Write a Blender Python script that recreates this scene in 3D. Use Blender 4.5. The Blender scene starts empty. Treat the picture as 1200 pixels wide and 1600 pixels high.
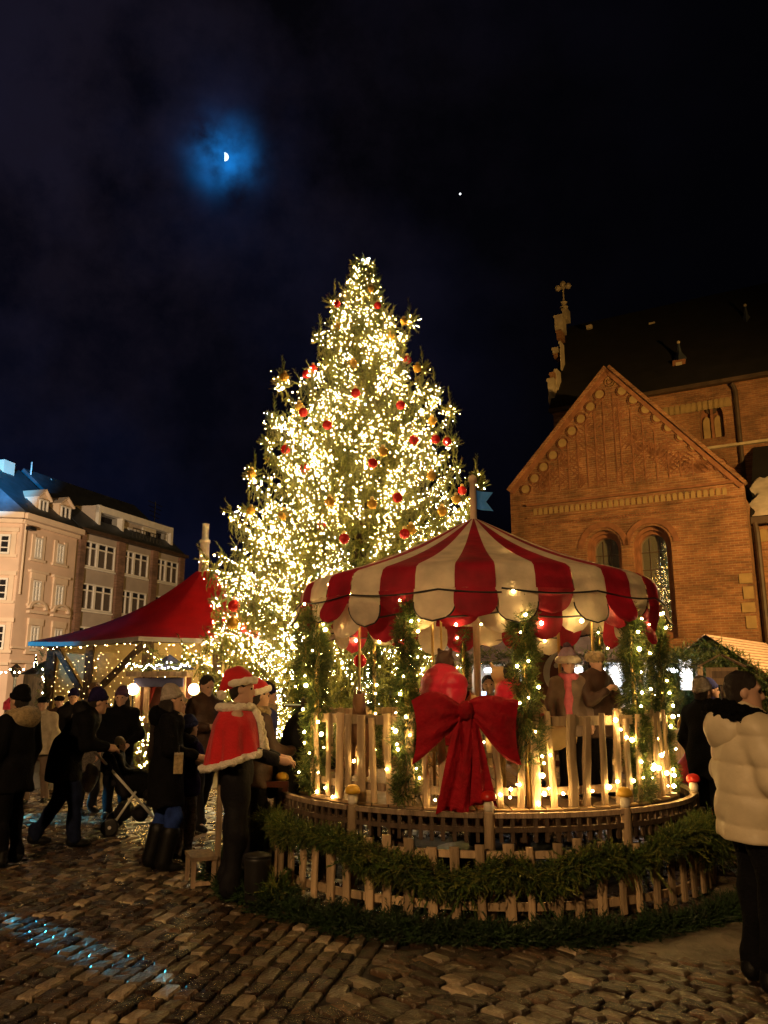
import bpy, bmesh, math, random
import numpy as np
from mathutils import Vector, Matrix, geometry

rnd = random.Random(7)
NR = np.random.default_rng(7)
PI = math.pi
sc = bpy.context.scene
COL = sc.collection

# ------------------------------------------------------------------ camera
F, HOR, CAMZ = 1250.0, 1075.0, 1.65
PITCH = math.atan((HOR - 800) / F)
cp, sp = math.cos(PITCH), math.sin(PITCH)
cd = bpy.data.cameras.new('camera')
cam = bpy.data.objects.new('camera', cd)
COL.objects.link(cam)
cam.location = (0, 0, CAMZ)
cam.rotation_euler = (PI / 2 + PITCH, 0, 0)
cd.sensor_fit = 'VERTICAL'
cd.sensor_height = 24
cd.lens = 24 * F / 1600
cd.clip_start = 0.05
cd.clip_end = 5000
sc.camera = cam


def ray(px, py):
    u, v = px - 600.0, py - 800.0
    return np.array([u, F * cp + v * sp, F * sp - v * cp])


def at(px, py, Y):
    r = ray(px, py)
    return r / r[1] * Y + np.array([0, 0, CAMZ])


def gnd(px, py, z=0.0):
    r = ray(px, py)
    return r * ((z - CAMZ) / r[2]) + np.array([0, 0, CAMZ])


# ------------------------------------------------------------------ world, exposure
sc.view_settings.view_transform = 'Standard'
sc.view_settings.look = 'None'
sc.view_settings.exposure = 0.32
sc.view_settings.gamma = 1
sc.view_settings.use_curve_mapping = False
sc.cycles.use_denoising = True
sc.cycles.use_light_tree = True
sc.cycles.max_bounces = 6
sc.cycles.diffuse_bounces = 3
sc.cycles.glossy_bounces = 3
sc.cycles.transmission_bounces = 4
sc.cycles.sample_clamp_indirect = 6
sc.cycles.caustics_reflective = False
sc.cycles.caustics_refractive = False

world = bpy.data.worlds.new('World')
sc.world = world
world.use_nodes = True
nt = world.node_tree
nt.nodes.clear()
MOON = ray(351, 245)
MOON = MOON / np.linalg.norm(MOON)


def wn(t, **kw):
    n = nt.nodes.new(t)
    for k, v in kw.items():
        setattr(n, k, v)
    return n


def wl(a, b):
    nt.links.new(a, b)


sky = wn('ShaderNodeTexSky', sky_type='NISHITA', sun_disc=False)
sky.sun_elevation = math.radians(-9)
sky.sun_rotation = math.radians(200)
bg = wn('ShaderNodeBackground')
bg.inputs[1].default_value = 0.012
wl(sky.outputs[0], bg.inputs[0])
tc = wn('ShaderNodeTexCoord')
nrm = wn('ShaderNodeVectorMath', operation='NORMALIZE')
wl(tc.outputs['Generated'], nrm.inputs[0])


def wdot(v):
    d = wn('ShaderNodeVectorMath', operation='DOT_PRODUCT')
    wl(nrm.outputs[0], d.inputs[0])
    d.inputs[1].default_value = tuple(v)
    return d.outputs['Value']


def wmath(op, a, b=None, clamp=False):
    m = wn('ShaderNodeMath', operation=op)
    m.use_clamp = clamp
    for i, x in enumerate((a, b)):
        if x is None:
            continue
        if isinstance(x, (int, float)):
            m.inputs[i].default_value = x
        else:
            wl(x, m.inputs[i])
    return m.outputs[0]


def wscale(col, fac):
    m = wn('ShaderNodeVectorMath', operation='SCALE')
    m.inputs[0].default_value = col
    wl(fac, m.inputs['Scale'])
    return m.outputs[0]


def wadd(a, b):
    m = wn('ShaderNodeVectorMath', operation='ADD')
    wl(a, m.inputs[0])
    wl(b, m.inputs[1])
    return m.outputs[0]


noi = wn('ShaderNodeTexNoise')
noi.inputs['Scale'].default_value = 19
noi.inputs['Detail'].default_value = 5
wl(nrm.outputs[0], noi.inputs['Vector'])
noi2 = wn('ShaderNodeTexNoise')
noi2.inputs['Scale'].default_value = 3.4
noi2.inputs['Detail'].default_value = 6
wl(nrm.outputs[0], noi2.inputs['Vector'])
cl = wmath('MULTIPLY', wmath('SUBTRACT', noi.outputs[0], 0.30, True), 2.9, True)
cl2 = wmath('MULTIPLY', wmath('SUBTRACT', noi2.outputs[0], 0.43, True), 4.2, True)
dm = wdot(MOON)
off = wmath('SUBTRACT', 1.0, dm)            # 1-cos(angle to the moon)
core = wmath('POWER', 2.718, wmath('MULTIPLY', off, -2900.0))
wide = wmath('POWER', 2.718, wmath('MULTIPLY', off, -420.0))
vwide = wmath('POWER', 2.718, wmath('MULTIPLY', off, -16.0))
s1 = wscale((0.010, 0.270, 0.880), wmath('MULTIPLY', core, cl))
s2 = wscale((0.006, 0.012, 0.044), wmath('MULTIPLY', wide, cl2))
s3 = wscale((0.0022, 0.0020, 0.0046), wmath('MULTIPLY', vwide, cl2))
base = wn('ShaderNodeRGB')
base.outputs[0].default_value = (0.0005, 0.0005, 0.0009, 1)
# blue spotlight haze low at the left, painted into the sky colour
dw = wdot(ray(-150, 800) / np.linalg.norm(ray(-150, 800)))
offw = wmath('SUBTRACT', 1.0, dw)
west = wmath('MULTIPLY', wmath('POWER', 2.718, wmath('MULTIPLY', offw, -9.0)), wmath('ADD', cl2, 0.35))
s4 = wscale((0.0008, 0.0019, 0.0085), west)
dnw = wdot(ray(110, 230) / np.linalg.norm(ray(110, 230)))
noi3 = wn('ShaderNodeTexNoise')
noi3.inputs['Scale'].default_value = 7.0
noi3.inputs['Detail'].default_value = 8
noi3.inputs['Roughness'].default_value = 0.65
wl(nrm.outputs[0], noi3.inputs['Vector'])
cl3 = wmath('MULTIPLY', wmath('SUBTRACT', noi3.outputs[0], 0.40, True), 5.0, True)
nw = wmath('MULTIPLY', wmath('POWER', 2.718, wmath('MULTIPLY', wmath('SUBTRACT', 1.0, dnw), -14.0)), wmath('ADD', cl3, 0.25))
s5 = wscale((0.0036, 0.0025, 0.0040), nw)
tot = wadd(wadd(wadd(wadd(s1, s2), s5), wadd(s3, s4)), base.outputs[0])
bg2 = wn('ShaderNodeBackground')
wl(tot, bg2.inputs[0])
addw = wn('ShaderNodeAddShader')
wl(bg.outputs[0], addw.inputs[0])
wl(bg2.outputs[0], addw.inputs[1])
ow = wn('ShaderNodeOutputWorld')
wl(addw.outputs[0], ow.inputs[0])

# lamps of the square (their masts and housings are built further down)
LAMPS = [
    # name, position, target, energy, colour, cone degrees, blend, radius
    ('sodium_front', (-5.5, -5.5, 7.0), (1.2, 7.0, 0.3), 3100, (1.0, 0.58, 0.24), 84, 0.6, 0.25),
    ('sodium_church', (17.0, 13.0, 7.5), (9.6, 33.0, 8.5), 16500, (1.0, 0.56, 0.14), 85, 0.9, 0.3),
    ('sodium_street', (-15.5, 27.0, 6.0), (-18.0, 47.0, 6.5), 9800, (1.0, 0.73, 0.46), 110, 0.8, 0.3),
    ('cyan_roof', (-14.6, 25.0, 9.0), (-21.6, 43.6, 13.0), 70000, (0.012, 0.45, 1.0), 14, 1.0, 0.1),
    ('cyan_tent', (-13.0, 17.5, 4.2), (-7.9, 19.3, 2.8), 900, (0.03, 0.52, 1.0), 20, 0.6, 0.1),
    ('cyan_ground', (-8.2, 11.2, 1.25), (-2.15, 5.85, 0.0), 13000, (0.04, 0.60, 1.0), 2.7, 0.5, 0.03),
    ('cyan_ground_far', (-9.5, 9.8, 1.8), (-4.3, 11.0, 0.0), 3500, (0.06, 0.62, 1.0), 12, 0.4, 0.03),
    ('sodium_stalls', (11.0, 9.5, 5.5), (6.3, 14.0, 1.8), 5000, (1.0, 0.58, 0.22), 70, 0.7, 0.2),
]
for nm, p, t, e, c, cone, bl, rad in LAMPS:
    ld = bpy.data.lights.new(nm, 'SPOT')
    ld.energy = e
    ld.color = c
    ld.spot_size = math.radians(cone)
    ld.spot_blend = bl
    ld.shadow_soft_size = rad
    lo = bpy.data.objects.new('lamp_light', ld)
    COL.objects.link(lo)
    lo.location = p
    lo.rotation_euler = (Vector(t) - Vector(p)).to_track_quat('-Z', 'Y').to_euler()


# ------------------------------------------------------------------ materials
def mat(name, col, rough=0.7, var=0.25, nscale=8.0, bump=0.0, bscale=None, metal=0.0, spec=0.4,
        col2=None, sheen=0.0, trans=0.0, objrand=False, stretch=(1, 1, 1), coat=0.0):
    m = bpy.data.materials.new(name)
    m.use_nodes = True
    t = m.node_tree
    b = t.nodes['Principled BSDF']
    b.inputs['Roughness'].default_value = rough
    b.inputs['Metallic'].default_value = metal
    b.inputs['Specular IOR Level'].default_value = spec
    b.inputs['Sheen Weight'].default_value = sheen
    b.inputs['Coat Weight'].default_value = coat
    c1 = tuple(x * (1 - var) for x in col)
    c2 = col2 or tuple(min(1, x * (1 + var)) for x in col)
    tco = t.nodes.new('ShaderNodeTexCoord')
    mp = t.nodes.new('ShaderNodeMapping')
    mp.inputs['Scale'].default_value = stretch
    t.links.new(tco.outputs['Object'], mp.inputs['Vector'])
    n = t.nodes.new('ShaderNodeTexNoise')
    n.inputs['Scale'].default_value = nscale
    n.inputs['Detail'].default_value = 5
    t.links.new(mp.outputs[0], n.inputs['Vector'])
    r = t.nodes.new('ShaderNodeValToRGB')
    r.color_ramp.elements[0].position = 0.3
    r.color_ramp.elements[1].position = 0.7
    r.color_ramp.elements[0].color = (*c1, 1)
    r.color_ramp.elements[1].color = (*c2, 1)
    t.links.new(n.outputs[0], r.inputs[0])
    out = r.outputs[0]
    if objrand:
        oi = t.nodes.new('ShaderNodeObjectInfo')
        mr = t.nodes.new('ShaderNodeMapRange')
        mr.inputs[3].default_value = 0.55
        mr.inputs[4].default_value = 1.35
        t.links.new(oi.outputs['Random'], mr.inputs[0])
        vm = t.nodes.new('ShaderNodeVectorMath')
        vm.operation = 'SCALE'
        t.links.new(out, vm.inputs[0])
        t.links.new(mr.outputs[0], vm.inputs['Scale'])
        out = vm.outputs[0]
    t.links.new(out, b.inputs['Base Color'])
    if bump:
        n2 = t.nodes.new('ShaderNodeTexNoise')
        n2.inputs['Scale'].default_value = bscale or nscale * 4
        n2.inputs['Detail'].default_value = 4
        t.links.new(mp.outputs[0], n2.inputs['Vector'])
        bn = t.nodes.new('ShaderNodeBump')
        bn.inputs['Strength'].default_value = bump
        bn.inputs['Distance'].default_value = 0.02
        t.links.new(n2.outputs[0], bn.inputs['Height'])
        t.links.new(bn.outputs[0], b.inputs['Normal'])
    if trans:
        tr = t.nodes.new('ShaderNodeBsdfTranslucent')
        t.links.new(out, tr.inputs[0])
        mx = t.nodes.new('ShaderNodeMixShader')
        mx.inputs[0].default_value = trans
        t.links.new(b.outputs[0], mx.inputs[1])
        t.links.new(tr.outputs[0], mx.inputs[2])
        t.links.new(mx.outputs[0], t.nodes['Material Output'].inputs[0])
    return m


def emit(name, col, s):
    m = bpy.data.materials.new(name)
    m.use_nodes = True
    b = m.node_tree.nodes['Principled BSDF']
    b.inputs['Base Color'].default_value = (*col, 1)
    b.inputs['Emission Color'].default_value = (*col, 1)
    b.inputs['Emission Strength'].default_value = s
    return m


def brick_mat(name, c1, c2, mortar, scale=1.0, rough=0.85):
    m = bpy.data.materials.new(name)
    m.use_nodes = True
    t = m.node_tree
    b = t.nodes['Principled BSDF']
    b.inputs['Roughness'].default_value = rough
    tco = t.nodes.new('ShaderNodeTexCoord')
    sx = t.nodes.new('ShaderNodeSeparateXYZ')
    t.links.new(tco.outputs['Object'], sx.inputs[0])
    ad = t.nodes.new('ShaderNodeMath')
    ad.operation = 'ADD'
    t.links.new(sx.outputs[0], ad.inputs[0])
    t.links.new(sx.outputs[1], ad.inputs[1])
    cx = t.nodes.new('ShaderNodeCombineXYZ')
    t.links.new(ad.outputs[0], cx.inputs[0])
    t.links.new(sx.outputs[2], cx.inputs[1])
    br = t.nodes.new('ShaderNodeTexBrick')
    br.inputs['Scale'].default_value = scale
    br.inputs['Brick Width'].default_value = 0.30
    br.inputs['Row Height'].default_value = 0.095
    br.inputs['Mortar Size'].default_value = 0.012
    br.inputs['Mortar Smooth'].default_value = 0.3
    br.inputs['Bias'].default_value = -0.1
    br.inputs['Color1'].default_value = (*c1, 1)
    br.inputs['Color2'].default_value = (*c2, 1)
    br.inputs['Mortar'].default_value = (*mortar, 1)
    t.links.new(cx.outputs[0], br.inputs['Vector'])
    n = t.nodes.new('ShaderNodeTexNoise')
    n.inputs['Scale'].default_value = 0.8
    n.inputs['Detail'].default_value = 8
    n.inputs['Roughness'].default_value = 0.65
    t.links.new(tco.outputs['Object'], n.inputs['Vector'])
    mr = t.nodes.new('ShaderNodeMapRange')
    mr.inputs[1].default_value = 0.3
    mr.inputs[2].default_value = 0.7
    mr.inputs[3].default_value = 0.45
    mr.inputs[4].default_value = 1.35
    t.links.new(n.outputs[0], mr.inputs[0])
    vm = t.nodes.new('ShaderNodeVectorMath')
    vm.operation = 'SCALE'
    t.links.new(br.outputs[0], vm.inputs[0])
    t.links.new(mr.outputs[0], vm.inputs['Scale'])
    # streaks running along the courses
    n3 = t.nodes.new('ShaderNodeTexNoise')
    n3.inputs['Scale'].default_value = 1.0
    n3.inputs['Detail'].default_value = 3
    mp = t.nodes.new('ShaderNodeMapping')
    mp.inputs['Scale'].default_value = (1.4, 10.5, 1)
    t.links.new(cx.outputs[0], mp.inputs[0])
    t.links.new(mp.outputs[0], n3.inputs['Vector'])
    mr3 = t.nodes.new('ShaderNodeMapRange')
    mr3.inputs[1].default_value = 0.35
    mr3.inputs[2].default_value = 0.65
    mr3.inputs[3].default_value = 0.78
    mr3.inputs[4].default_value = 1.22
    t.links.new(n3.outputs[0], mr3.inputs[0])
    vm3 = t.nodes.new('ShaderNodeVectorMath')
    vm3.operation = 'SCALE'
    t.links.new(vm.outputs[0], vm3.inputs[0])
    t.links.new(mr3.outputs[0], vm3.inputs['Scale'])
    t.links.new(vm3.outputs[0], b.inputs['Base Color'])
    bn = t.nodes.new('ShaderNodeBump')
    bn.inputs['Strength'].default_value = 0.8
    bn.inputs['Distance'].default_value = 0.02
    t.links.new(br.outputs['Fac'], bn.inputs['Height'])
    bn.invert = True
    t.links.new(bn.outputs[0], b.inputs['Normal'])
    return m


def glass_mat(name, col, rough=0.04):
    m = bpy.data.materials.new(name)
    m.use_nodes = True
    b = m.node_tree.nodes['Principled BSDF']
    b.inputs['Base Color'].default_value = (*col, 1)
    b.inputs['Roughness'].default_value = rough
    b.inputs['Specular IOR Level'].default_value = 1.0
    b.inputs['IOR'].default_value = 2.2
    b.inputs['Coat Weight'].default_value = 1.0
    b.inputs['Coat Roughness'].default_value = rough
    return m


M = dict(
    brick=brick_mat('church_brick', (0.28, 0.120, 0.052), (0.20, 0.078, 0.036), (0.29, 0.18, 0.10)),
    brick2=brick_mat('pier_brick', (0.24, 0.12, 0.075), (0.18, 0.09, 0.055), (0.22, 0.15, 0.10)),
    rubbed=mat('moulded_brick', (0.22, 0.09, 0.045), 0.85, 0.3, 3, 0.3),
    plaster=mat('pale_plaster', (0.29, 0.19, 0.085), 0.9, 0.2, 2.5, 0.2),
    stone=mat('limestone', (0.42, 0.33, 0.22), 0.9, 0.25, 2, 0.3),
    darkroof=mat('dark_tiles', (0.010, 0.008, 0.009), 0.85, 0.4, 1.2, 0.4, 6),
    slate=mat('slate_blue', (0.05, 0.058, 0.075), 0.6, 0.3, 2, 0.4, 8),
    gutter=mat('gutter_metal', (0.06, 0.035, 0.022), 0.6, 0.3, 3),
    snow=mat('roof_snow', (0.62, 0.52, 0.46), 0.9, 0.25, 1.6, 0.8, 5),
    peach=mat('peach_stucco', (0.62, 0.44, 0.32), 0.9, 0.10, 0.8, 0.15, 20),
    cream=mat('cream_trim', (0.66, 0.50, 0.36), 0.8, 0.08, 1.5),
    greywall=mat('grey_render', (0.38, 0.31, 0.26), 0.9, 0.10, 1.2, 0.15, 20),
    whitepaint=mat('white_paint', (0.72, 0.66, 0.58), 0.55, 0.08, 3),
    pane=glass_mat('dark_glass', (0.03, 0.028, 0.03)),
    panec=glass_mat('curtained_glass', (0.16, 0.125, 0.10), 0.08),
    churchglass=glass_mat('leaded_glass', (0.15, 0.135, 0.10), 0.025),
    wood=mat('weathered_wood', (0.30, 0.21, 0.135), 0.75, 0.35, 6, 0.5, 30, stretch=(4, 4, 0.6), objrand=True),
    woodlight=mat('pale_pine', (0.44, 0.31, 0.18), 0.65, 0.25, 6, 0.4, 30, stretch=(4, 4, 0.6), objrand=True),
    wooddark=mat('dark_wood', (0.075, 0.048, 0.03), 0.7, 0.4, 6, 0.5, 30, stretch=(4, 4, 0.6)),
    deck=mat('deck_board', (0.26, 0.165, 0.085), 0.55, 0.3, 5, 0.3, 30, stretch=(0.6, 5, 5), objrand=True),
    redcloth=mat('red_canvas', (0.26, 0.005, 0.018), 0.75, 0.28, 5, 0.5, 16, trans=0.22),
    whitecloth=mat('unbleached_canvas', (0.58, 0.49, 0.37), 0.85, 0.22, 5, 0.5, 16, trans=0.22),
    tentred=mat('tent_vinyl', (0.36, 0.006, 0.012), 0.5, 0.2, 2, 0.2, 10),
    tentblue=mat('tent_valance', (0.45, 0.42, 0.42), 0.5, 0.15, 3),
    tentwall=mat('tent_film', (0.52, 0.42, 0.19), 0.6, 0.15, 1.5, 0.1, 4, trans=0.5),
    bow=mat('red_velvet', (0.29, 0.003, 0.011), 0.8, 0.25, 10, 0.6, 30, spec=0.25),
    blueflag=mat('blue_flag', (0.05, 0.26, 0.85), 0.7, 0.15, 6),
    metal=mat('galvanised', (0.62, 0.60, 0.56), 0.4, 0.2, 8, metal=0.25),
    blackmetal=mat('black_metal', (0.015, 0.014, 0.014), 0.45, 0.3, 8),
    brass=mat('brass', (0.60, 0.42, 0.16), 0.3, 0.15, 8, metal=0.9),
    cable=mat('black_cable', (0.010, 0.009, 0.008), 0.6, 0.2, 8),
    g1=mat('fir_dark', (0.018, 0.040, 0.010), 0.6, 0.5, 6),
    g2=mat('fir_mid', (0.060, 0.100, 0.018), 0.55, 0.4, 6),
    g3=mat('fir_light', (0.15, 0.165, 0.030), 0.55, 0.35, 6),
    t1=mat('spruce_dark', (0.085, 0.092, 0.012), 0.6, 0.4, 3, trans=0.15),
    t2=mat('spruce_mid', (0.13, 0.135, 0.022), 0.55, 0.3, 3, trans=0.15),
    t3=mat('spruce_tip', (0.19, 0.19, 0.04), 0.55, 0.3, 3, trans=0.15),
    bark=mat('bark', (0.075, 0.045, 0.025), 0.9, 0.4, 8, 0.6),
    bulb=emit('warm_bulb', (1.0, 0.58, 0.15), 135.0),
    bulbw=emit('white_bulb', (1.0, 0.76, 0.40), 110.0),
    bulbc=emit('cool_bulb', (0.55, 0.76, 1.0), 110.0),
    bulbbig=emit('carousel_bulb', (1.0, 0.62, 0.20), 130.0),
    globe=emit('globe_lamp', (1.0, 0.60, 0.24), 22.0),
    bulbdim=emit('small_bulb', (1.0, 0.68, 0.26), 7.0),
    tube=emit('white_tube', (0.86, 0.93, 1.0), 16.0),
    lightbox=emit('light_box', (0.86, 0.93, 1.0), 1.6),
    redball=mat('red_bauble', (0.50, 0.014, 0.012), 0.2, 0.05, 3, metal=0.3, spec=0.8),
    goldball=mat('gold_bauble', (0.62, 0.36, 0.06), 0.2, 0.05, 3, metal=0.6),
    mushred=mat('mushroom_red', (0.50, 0.02, 0.012), 0.35, 0.1, 8),
    mushyel=mat('mushroom_yellow', (0.62, 0.36, 0.03), 0.4, 0.1, 8),
    mushwhite=mat('mushroom_stem', (0.66, 0.58, 0.46), 0.6, 0.1, 8),
    skin=mat('skin', (0.50, 0.30, 0.21), 0.5, 0.08, 14),
    black=mat('black_wool', (0.0035, 0.0035, 0.005), 0.9, 0.4, 14, 0.4, 60, spec=0.12),
    nearblack=mat('dark_down', (0.0055, 0.005, 0.007), 0.75, 0.4, 10, 0.3, 40, spec=0.2),
    navy=mat('navy_knit', (0.014, 0.010, 0.050), 0.9, 0.3, 20, 0.6, 90, spec=0.1),
    purple=mat('purple_knit', (0.075, 0.035, 0.085), 0.85, 0.3, 20, 0.6, 90),
    lilac=mat('lilac_knit', (0.34, 0.26, 0.40), 0.9, 0.2, 20, 0.6, 70),
    blueknit=mat('blue_knit', (0.035, 0.045, 0.20), 0.85, 0.3, 20, 0.6, 90),
    jeans=mat('blue_denim', (0.016, 0.035, 0.16), 0.9, 0.35, 12, 0.3, 80, spec=0.1),
    darkjeans=mat('dark_denim', (0.008, 0.012, 0.035), 0.9, 0.35, 12, 0.3, 80, spec=0.1),
    creamcoat=mat('cream_nylon', (0.60, 0.50, 0.34), 0.5, 0.08, 9, 0.45, 9),
    creamwool=mat('cream_wool', (0.50, 0.42, 0.30), 0.9, 0.2, 12, 0.4, 60),
    greytweed=mat('grey_tweed', (0.12, 0.10, 0.085), 0.9, 0.55, 60, 0.4, 90),
    greyknit=mat('grey_knit', (0.34, 0.29, 0.25), 0.9, 0.2, 26, 0.7, 80),
    brownjacket=mat('brown_jacket', (0.050, 0.024, 0.014), 0.6, 0.3, 8, 0.3),
    fur=mat('tan_fur', (0.34, 0.25, 0.13), 0.95, 0.35, 30, 0.8, 70, sheen=0.3),
    whitefur=mat('white_fleece', (0.74, 0.66, 0.54), 0.95, 0.12, 30, 0.9, 60, sheen=0.3),
    blackfur=mat('black_fur', (0.003, 0.003, 0.004), 0.95, 0.4, 30, 0.9, 70, spec=0.08),
    santared=mat('santa_felt', (0.50, 0.010, 0.014), 0.85, 0.15, 8, 0.3, 50, sheen=0.2),
    redpuffer=mat('red_nylon', (0.55, 0.012, 0.045), 0.42, 0.15, 8, 0.3, 25),
    pink=mat('pink_knit', (0.62, 0.14, 0.18), 0.85, 0.15, 20, 0.6, 70),
    hairdark=mat('dark_hair', (0.014, 0.008, 0.006), 0.6, 0.4, 30, 0.6, 60, stretch=(6, 6, 1)),
    hairfair=mat('fair_hair', (0.14, 0.085, 0.045), 0.6, 0.4, 30, 0.6, 60, stretch=(6, 6, 1)),
    boots=mat('black_leather', (0.004, 0.004, 0.004), 0.5, 0.4, 12, 0.2, spec=0.25),
    browntrs=mat('taupe_trousers', (0.17, 0.12, 0.09), 0.85, 0.2, 10, 0.3),
    whitetrs=mat('white_trousers', (0.60, 0.56, 0.50), 0.85, 0.1, 10, 0.3),
    pattern=mat('patterned_trousers', (0.12, 0.10, 0.09), 0.85, 0.7, 40, 0.3),
    horse=mat('cream_horse', (0.52, 0.36, 0.17), 0.6, 0.15, 6, 0.2),
    horsebrown=mat('brown_horse', (0.16, 0.075, 0.03), 0.6, 0.2, 6, 0.2),
    mane=mat('mane', (0.05, 0.028, 0.015), 0.8, 0.3, 20, 0.5),
    panelred=mat('oxblood_board', (0.085, 0.022, 0.014), 0.6, 0.2, 3, 0.2),
    silver=mat('silver_paint', (0.40, 0.38, 0.36), 0.45, 0.1, 5),
    curtain=mat('red_curtain', (0.34, 0.035, 0.03), 0.85, 0.2, 6, 0.3),
    bluecloth=mat('blue_canopy', (0.045, 0.055, 0.16), 0.7, 0.2, 5),
    rooforange=mat('ribbed_roof', (0.62, 0.42, 0.26), 0.6, 0.15, 6, 0.2),
    roofgrey=mat('grey_roof_board', (0.17, 0.135, 0.17), 0.7, 0.25, 5, 0.3, objrand=True),
    slush=mat('trodden_slush', (0.095, 0.070, 0.045), 0.55, 0.55, 2.2, 1.0, 14, col2=(0.22, 0.18, 0.13)),
)
BULBS = [M['bulb'], M['bulbw'], M['bulbc']]


def cobble_mat(name, col, rough):
    m = mat(name, col, rough, 0.55, 7, 0.7, 35, spec=0.5, objrand=True)
    return m


COB = [cobble_mat('granite_brown', (0.070, 0.042, 0.024), 0.24), cobble_mat('granite_grey', (0.085, 0.062, 0.040), 0.30),
       cobble_mat('granite_dark', (0.028, 0.017, 0.011), 0.22), cobble_mat('granite_pale', (0.25, 0.19, 0.125), 0.34)]


# ------------------------------------------------------------------ mesh helpers
class MB:
    def __init__(self):
        self.v, self.f, self.m = [], [], []

    def add(self, vs, fs, mi=0):
        o = len(self.v)
        self.v += [tuple(x) for x in vs]
        self.f += [tuple(i + o for i in f) for f in fs]
        self.m += [mi] * len(fs)
        return self

    def box(self, c, s, rz=0.0, mi=0, R=None):
        x, y, z = s[0] / 2, s[1] / 2, s[2] / 2
        vs = [(-x, -y, -z), (x, -y, -z), (x, y, -z), (-x, y, -z), (-x, -y, z), (x, -y, z), (x, y, z), (-x, y, z)]
        if R is None:
            R = Matrix.Rotation(rz, 3, 'Z')
        return self.add([R @ Vector(p) + Vector(c) for p in vs],
                        [(0, 3, 2, 1), (4, 5, 6, 7), (0, 1, 5, 4), (1, 2, 6, 5), (2, 3, 7, 6), (3, 0, 4, 7)], mi)

    def tube(self, pts, rad, n=8, mi=0, cap=True):
        pts = [Vector(p) for p in pts]
        if isinstance(rad, (int, float)):
            rad = [rad] * len(pts)
        vs, fs = [], []
        T = (pts[1] - pts[0]).normalized()
        U = T.orthogonal().normalized()
        for i, p in enumerate(pts):
            a, b = pts[max(i - 1, 0)], pts[min(i + 1, len(pts) - 1)]
            t = (b - a).normalized()
            U = (U - t * U.dot(t)).normalized()
            Vv = t.cross(U)
            for k in range(n):
                an = 2 * PI * k / n
                vs.append(p + (U * math.cos(an) + Vv * math.sin(an)) * rad[i])
        for i in range(len(pts) - 1):
            for k in range(n):
                fs.append((i * n + k, i * n + (k + 1) % n, (i + 1) * n + (k + 1) % n, (i + 1) * n + k))
        if cap:
            fs.append(tuple(reversed(range(n))))
            fs.append(tuple((len(pts) - 1) * n + k for k in range(n)))
        return self.add(vs, fs, mi)

    def lathe(self, prof, c=(0, 0, 0), n=16, mi=0, axis='Z', cap=True):
        vs, fs = [], []
        for r, z in prof:
            for k in range(n):
                a = 2 * PI * k / n
                p = (r * math.cos(a), r * math.sin(a), z)
                if axis == 'Y':
                    p = (p[0], p[2], p[1])
                vs.append((p[0] + c[0], p[1] + c[1], p[2] + c[2]))
        for i in range(len(prof) - 1):
            for k in range(n):
                fs.append((i * n + k, i * n + (k + 1) % n, (i + 1) * n + (k + 1) % n, (i + 1) * n + k))
        if cap:
            fs.append(tuple(reversed(range(n))))
            fs.append(tuple((len(prof) - 1) * n + k for k in range(n)))
        return self.add(vs, fs, mi)

    def ball(self, c, r, n=12, mi=0, sz=(1, 1, 1)):
        h = n // 2
        prof = [(max(1e-4, math.sin(PI * i / h)), -math.cos(PI * i / h)) for i in range(h + 1)]
        vs, fs = [], []
        for a, z in prof:
            for k in range(n):
                t = 2 * PI * k / n
                vs.append((c[0] + r * sz[0] * a * math.cos(t), c[1] + r * sz[1] * a * math.sin(t), c[2] + r * sz[2] * z))
        for i in range(h):
            for k in range(n):
                fs.append((i * n + k, i * n + (k + 1) % n, (i + 1) * n + (k + 1) % n, (i + 1) * n + k))
        return self.add(vs, fs, mi)

    def prism(self, poly, d0, d1, mi=0, holes=()):
        """polygon in local x-z, extruded in y from d0 (front) to d1; holes go right through"""
        loops = [list(poly)] + [list(h) for h in holes]
        flat = [p for l in loops for p in l]
        tri = geometry.tessellate_polygon([[Vector((p[0], p[1], 0)) for p in l] for l in loops])
        n = len(flat)
        vs = [(p[0], d0, p[1]) for p in flat] + [(p[0], d1, p[1]) for p in flat]
        fs = []
        for t in tri:
            fs.append(tuple(t))
            fs.append(tuple(i + n for i in reversed(t)))
        o = 0
        for l in loops:
            k = len(l)
            for i in range(k):
                a, b = o + i, o + (i + 1) % k
                fs.append((a, b, b + n, a + n))
            o += k
        return self.add(vs, fs, mi)

    def grid(self, fn, nu, nv, mi=0, closeu=False):
        vs = [fn(i / nu, j / nv) for j in range(nv + 1) for i in range(nu + (0 if closeu else 1))]
        w = nu if closeu else nu + 1
        fs = []
        for j in range(nv):
            for i in range(nu):
                a, b = j * w + i, j * w + (i + 1) % w
                fs.append((a, b, b + w, a + w))
        return self.add(vs, fs, mi)

    def build(self, name, mats, parent=None, smooth=False, off=None):
        me = bpy.data.meshes.new(name)
        v = self.v
        if off is not None:
            o = Vector(off)
            v = [Vector(p) - o for p in v]
        me.from_pydata(v, [], self.f)
        mats = mats if isinstance(mats, (list, tuple)) else [mats]
        for m in mats:
            me.materials.append(m)
        if len(mats) > 1:
            me.polygons.foreach_set('material_index', self.m)
        bm = bmesh.new()
        bm.from_mesh(me)
        bmesh.ops.recalc_face_normals(bm, faces=bm.faces)
        bm.to_mesh(me)
        bm.free()
        if smooth:
            me.polygons.foreach_set('use_smooth', [True] * len(me.polygons))
        return link(name, me, parent)


def link(name, me, parent=None):
    o = bpy.data.objects.new(name, me)
    COL.objects.link(o)
    if parent is not None:
        o.parent = parent
    return o


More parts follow.
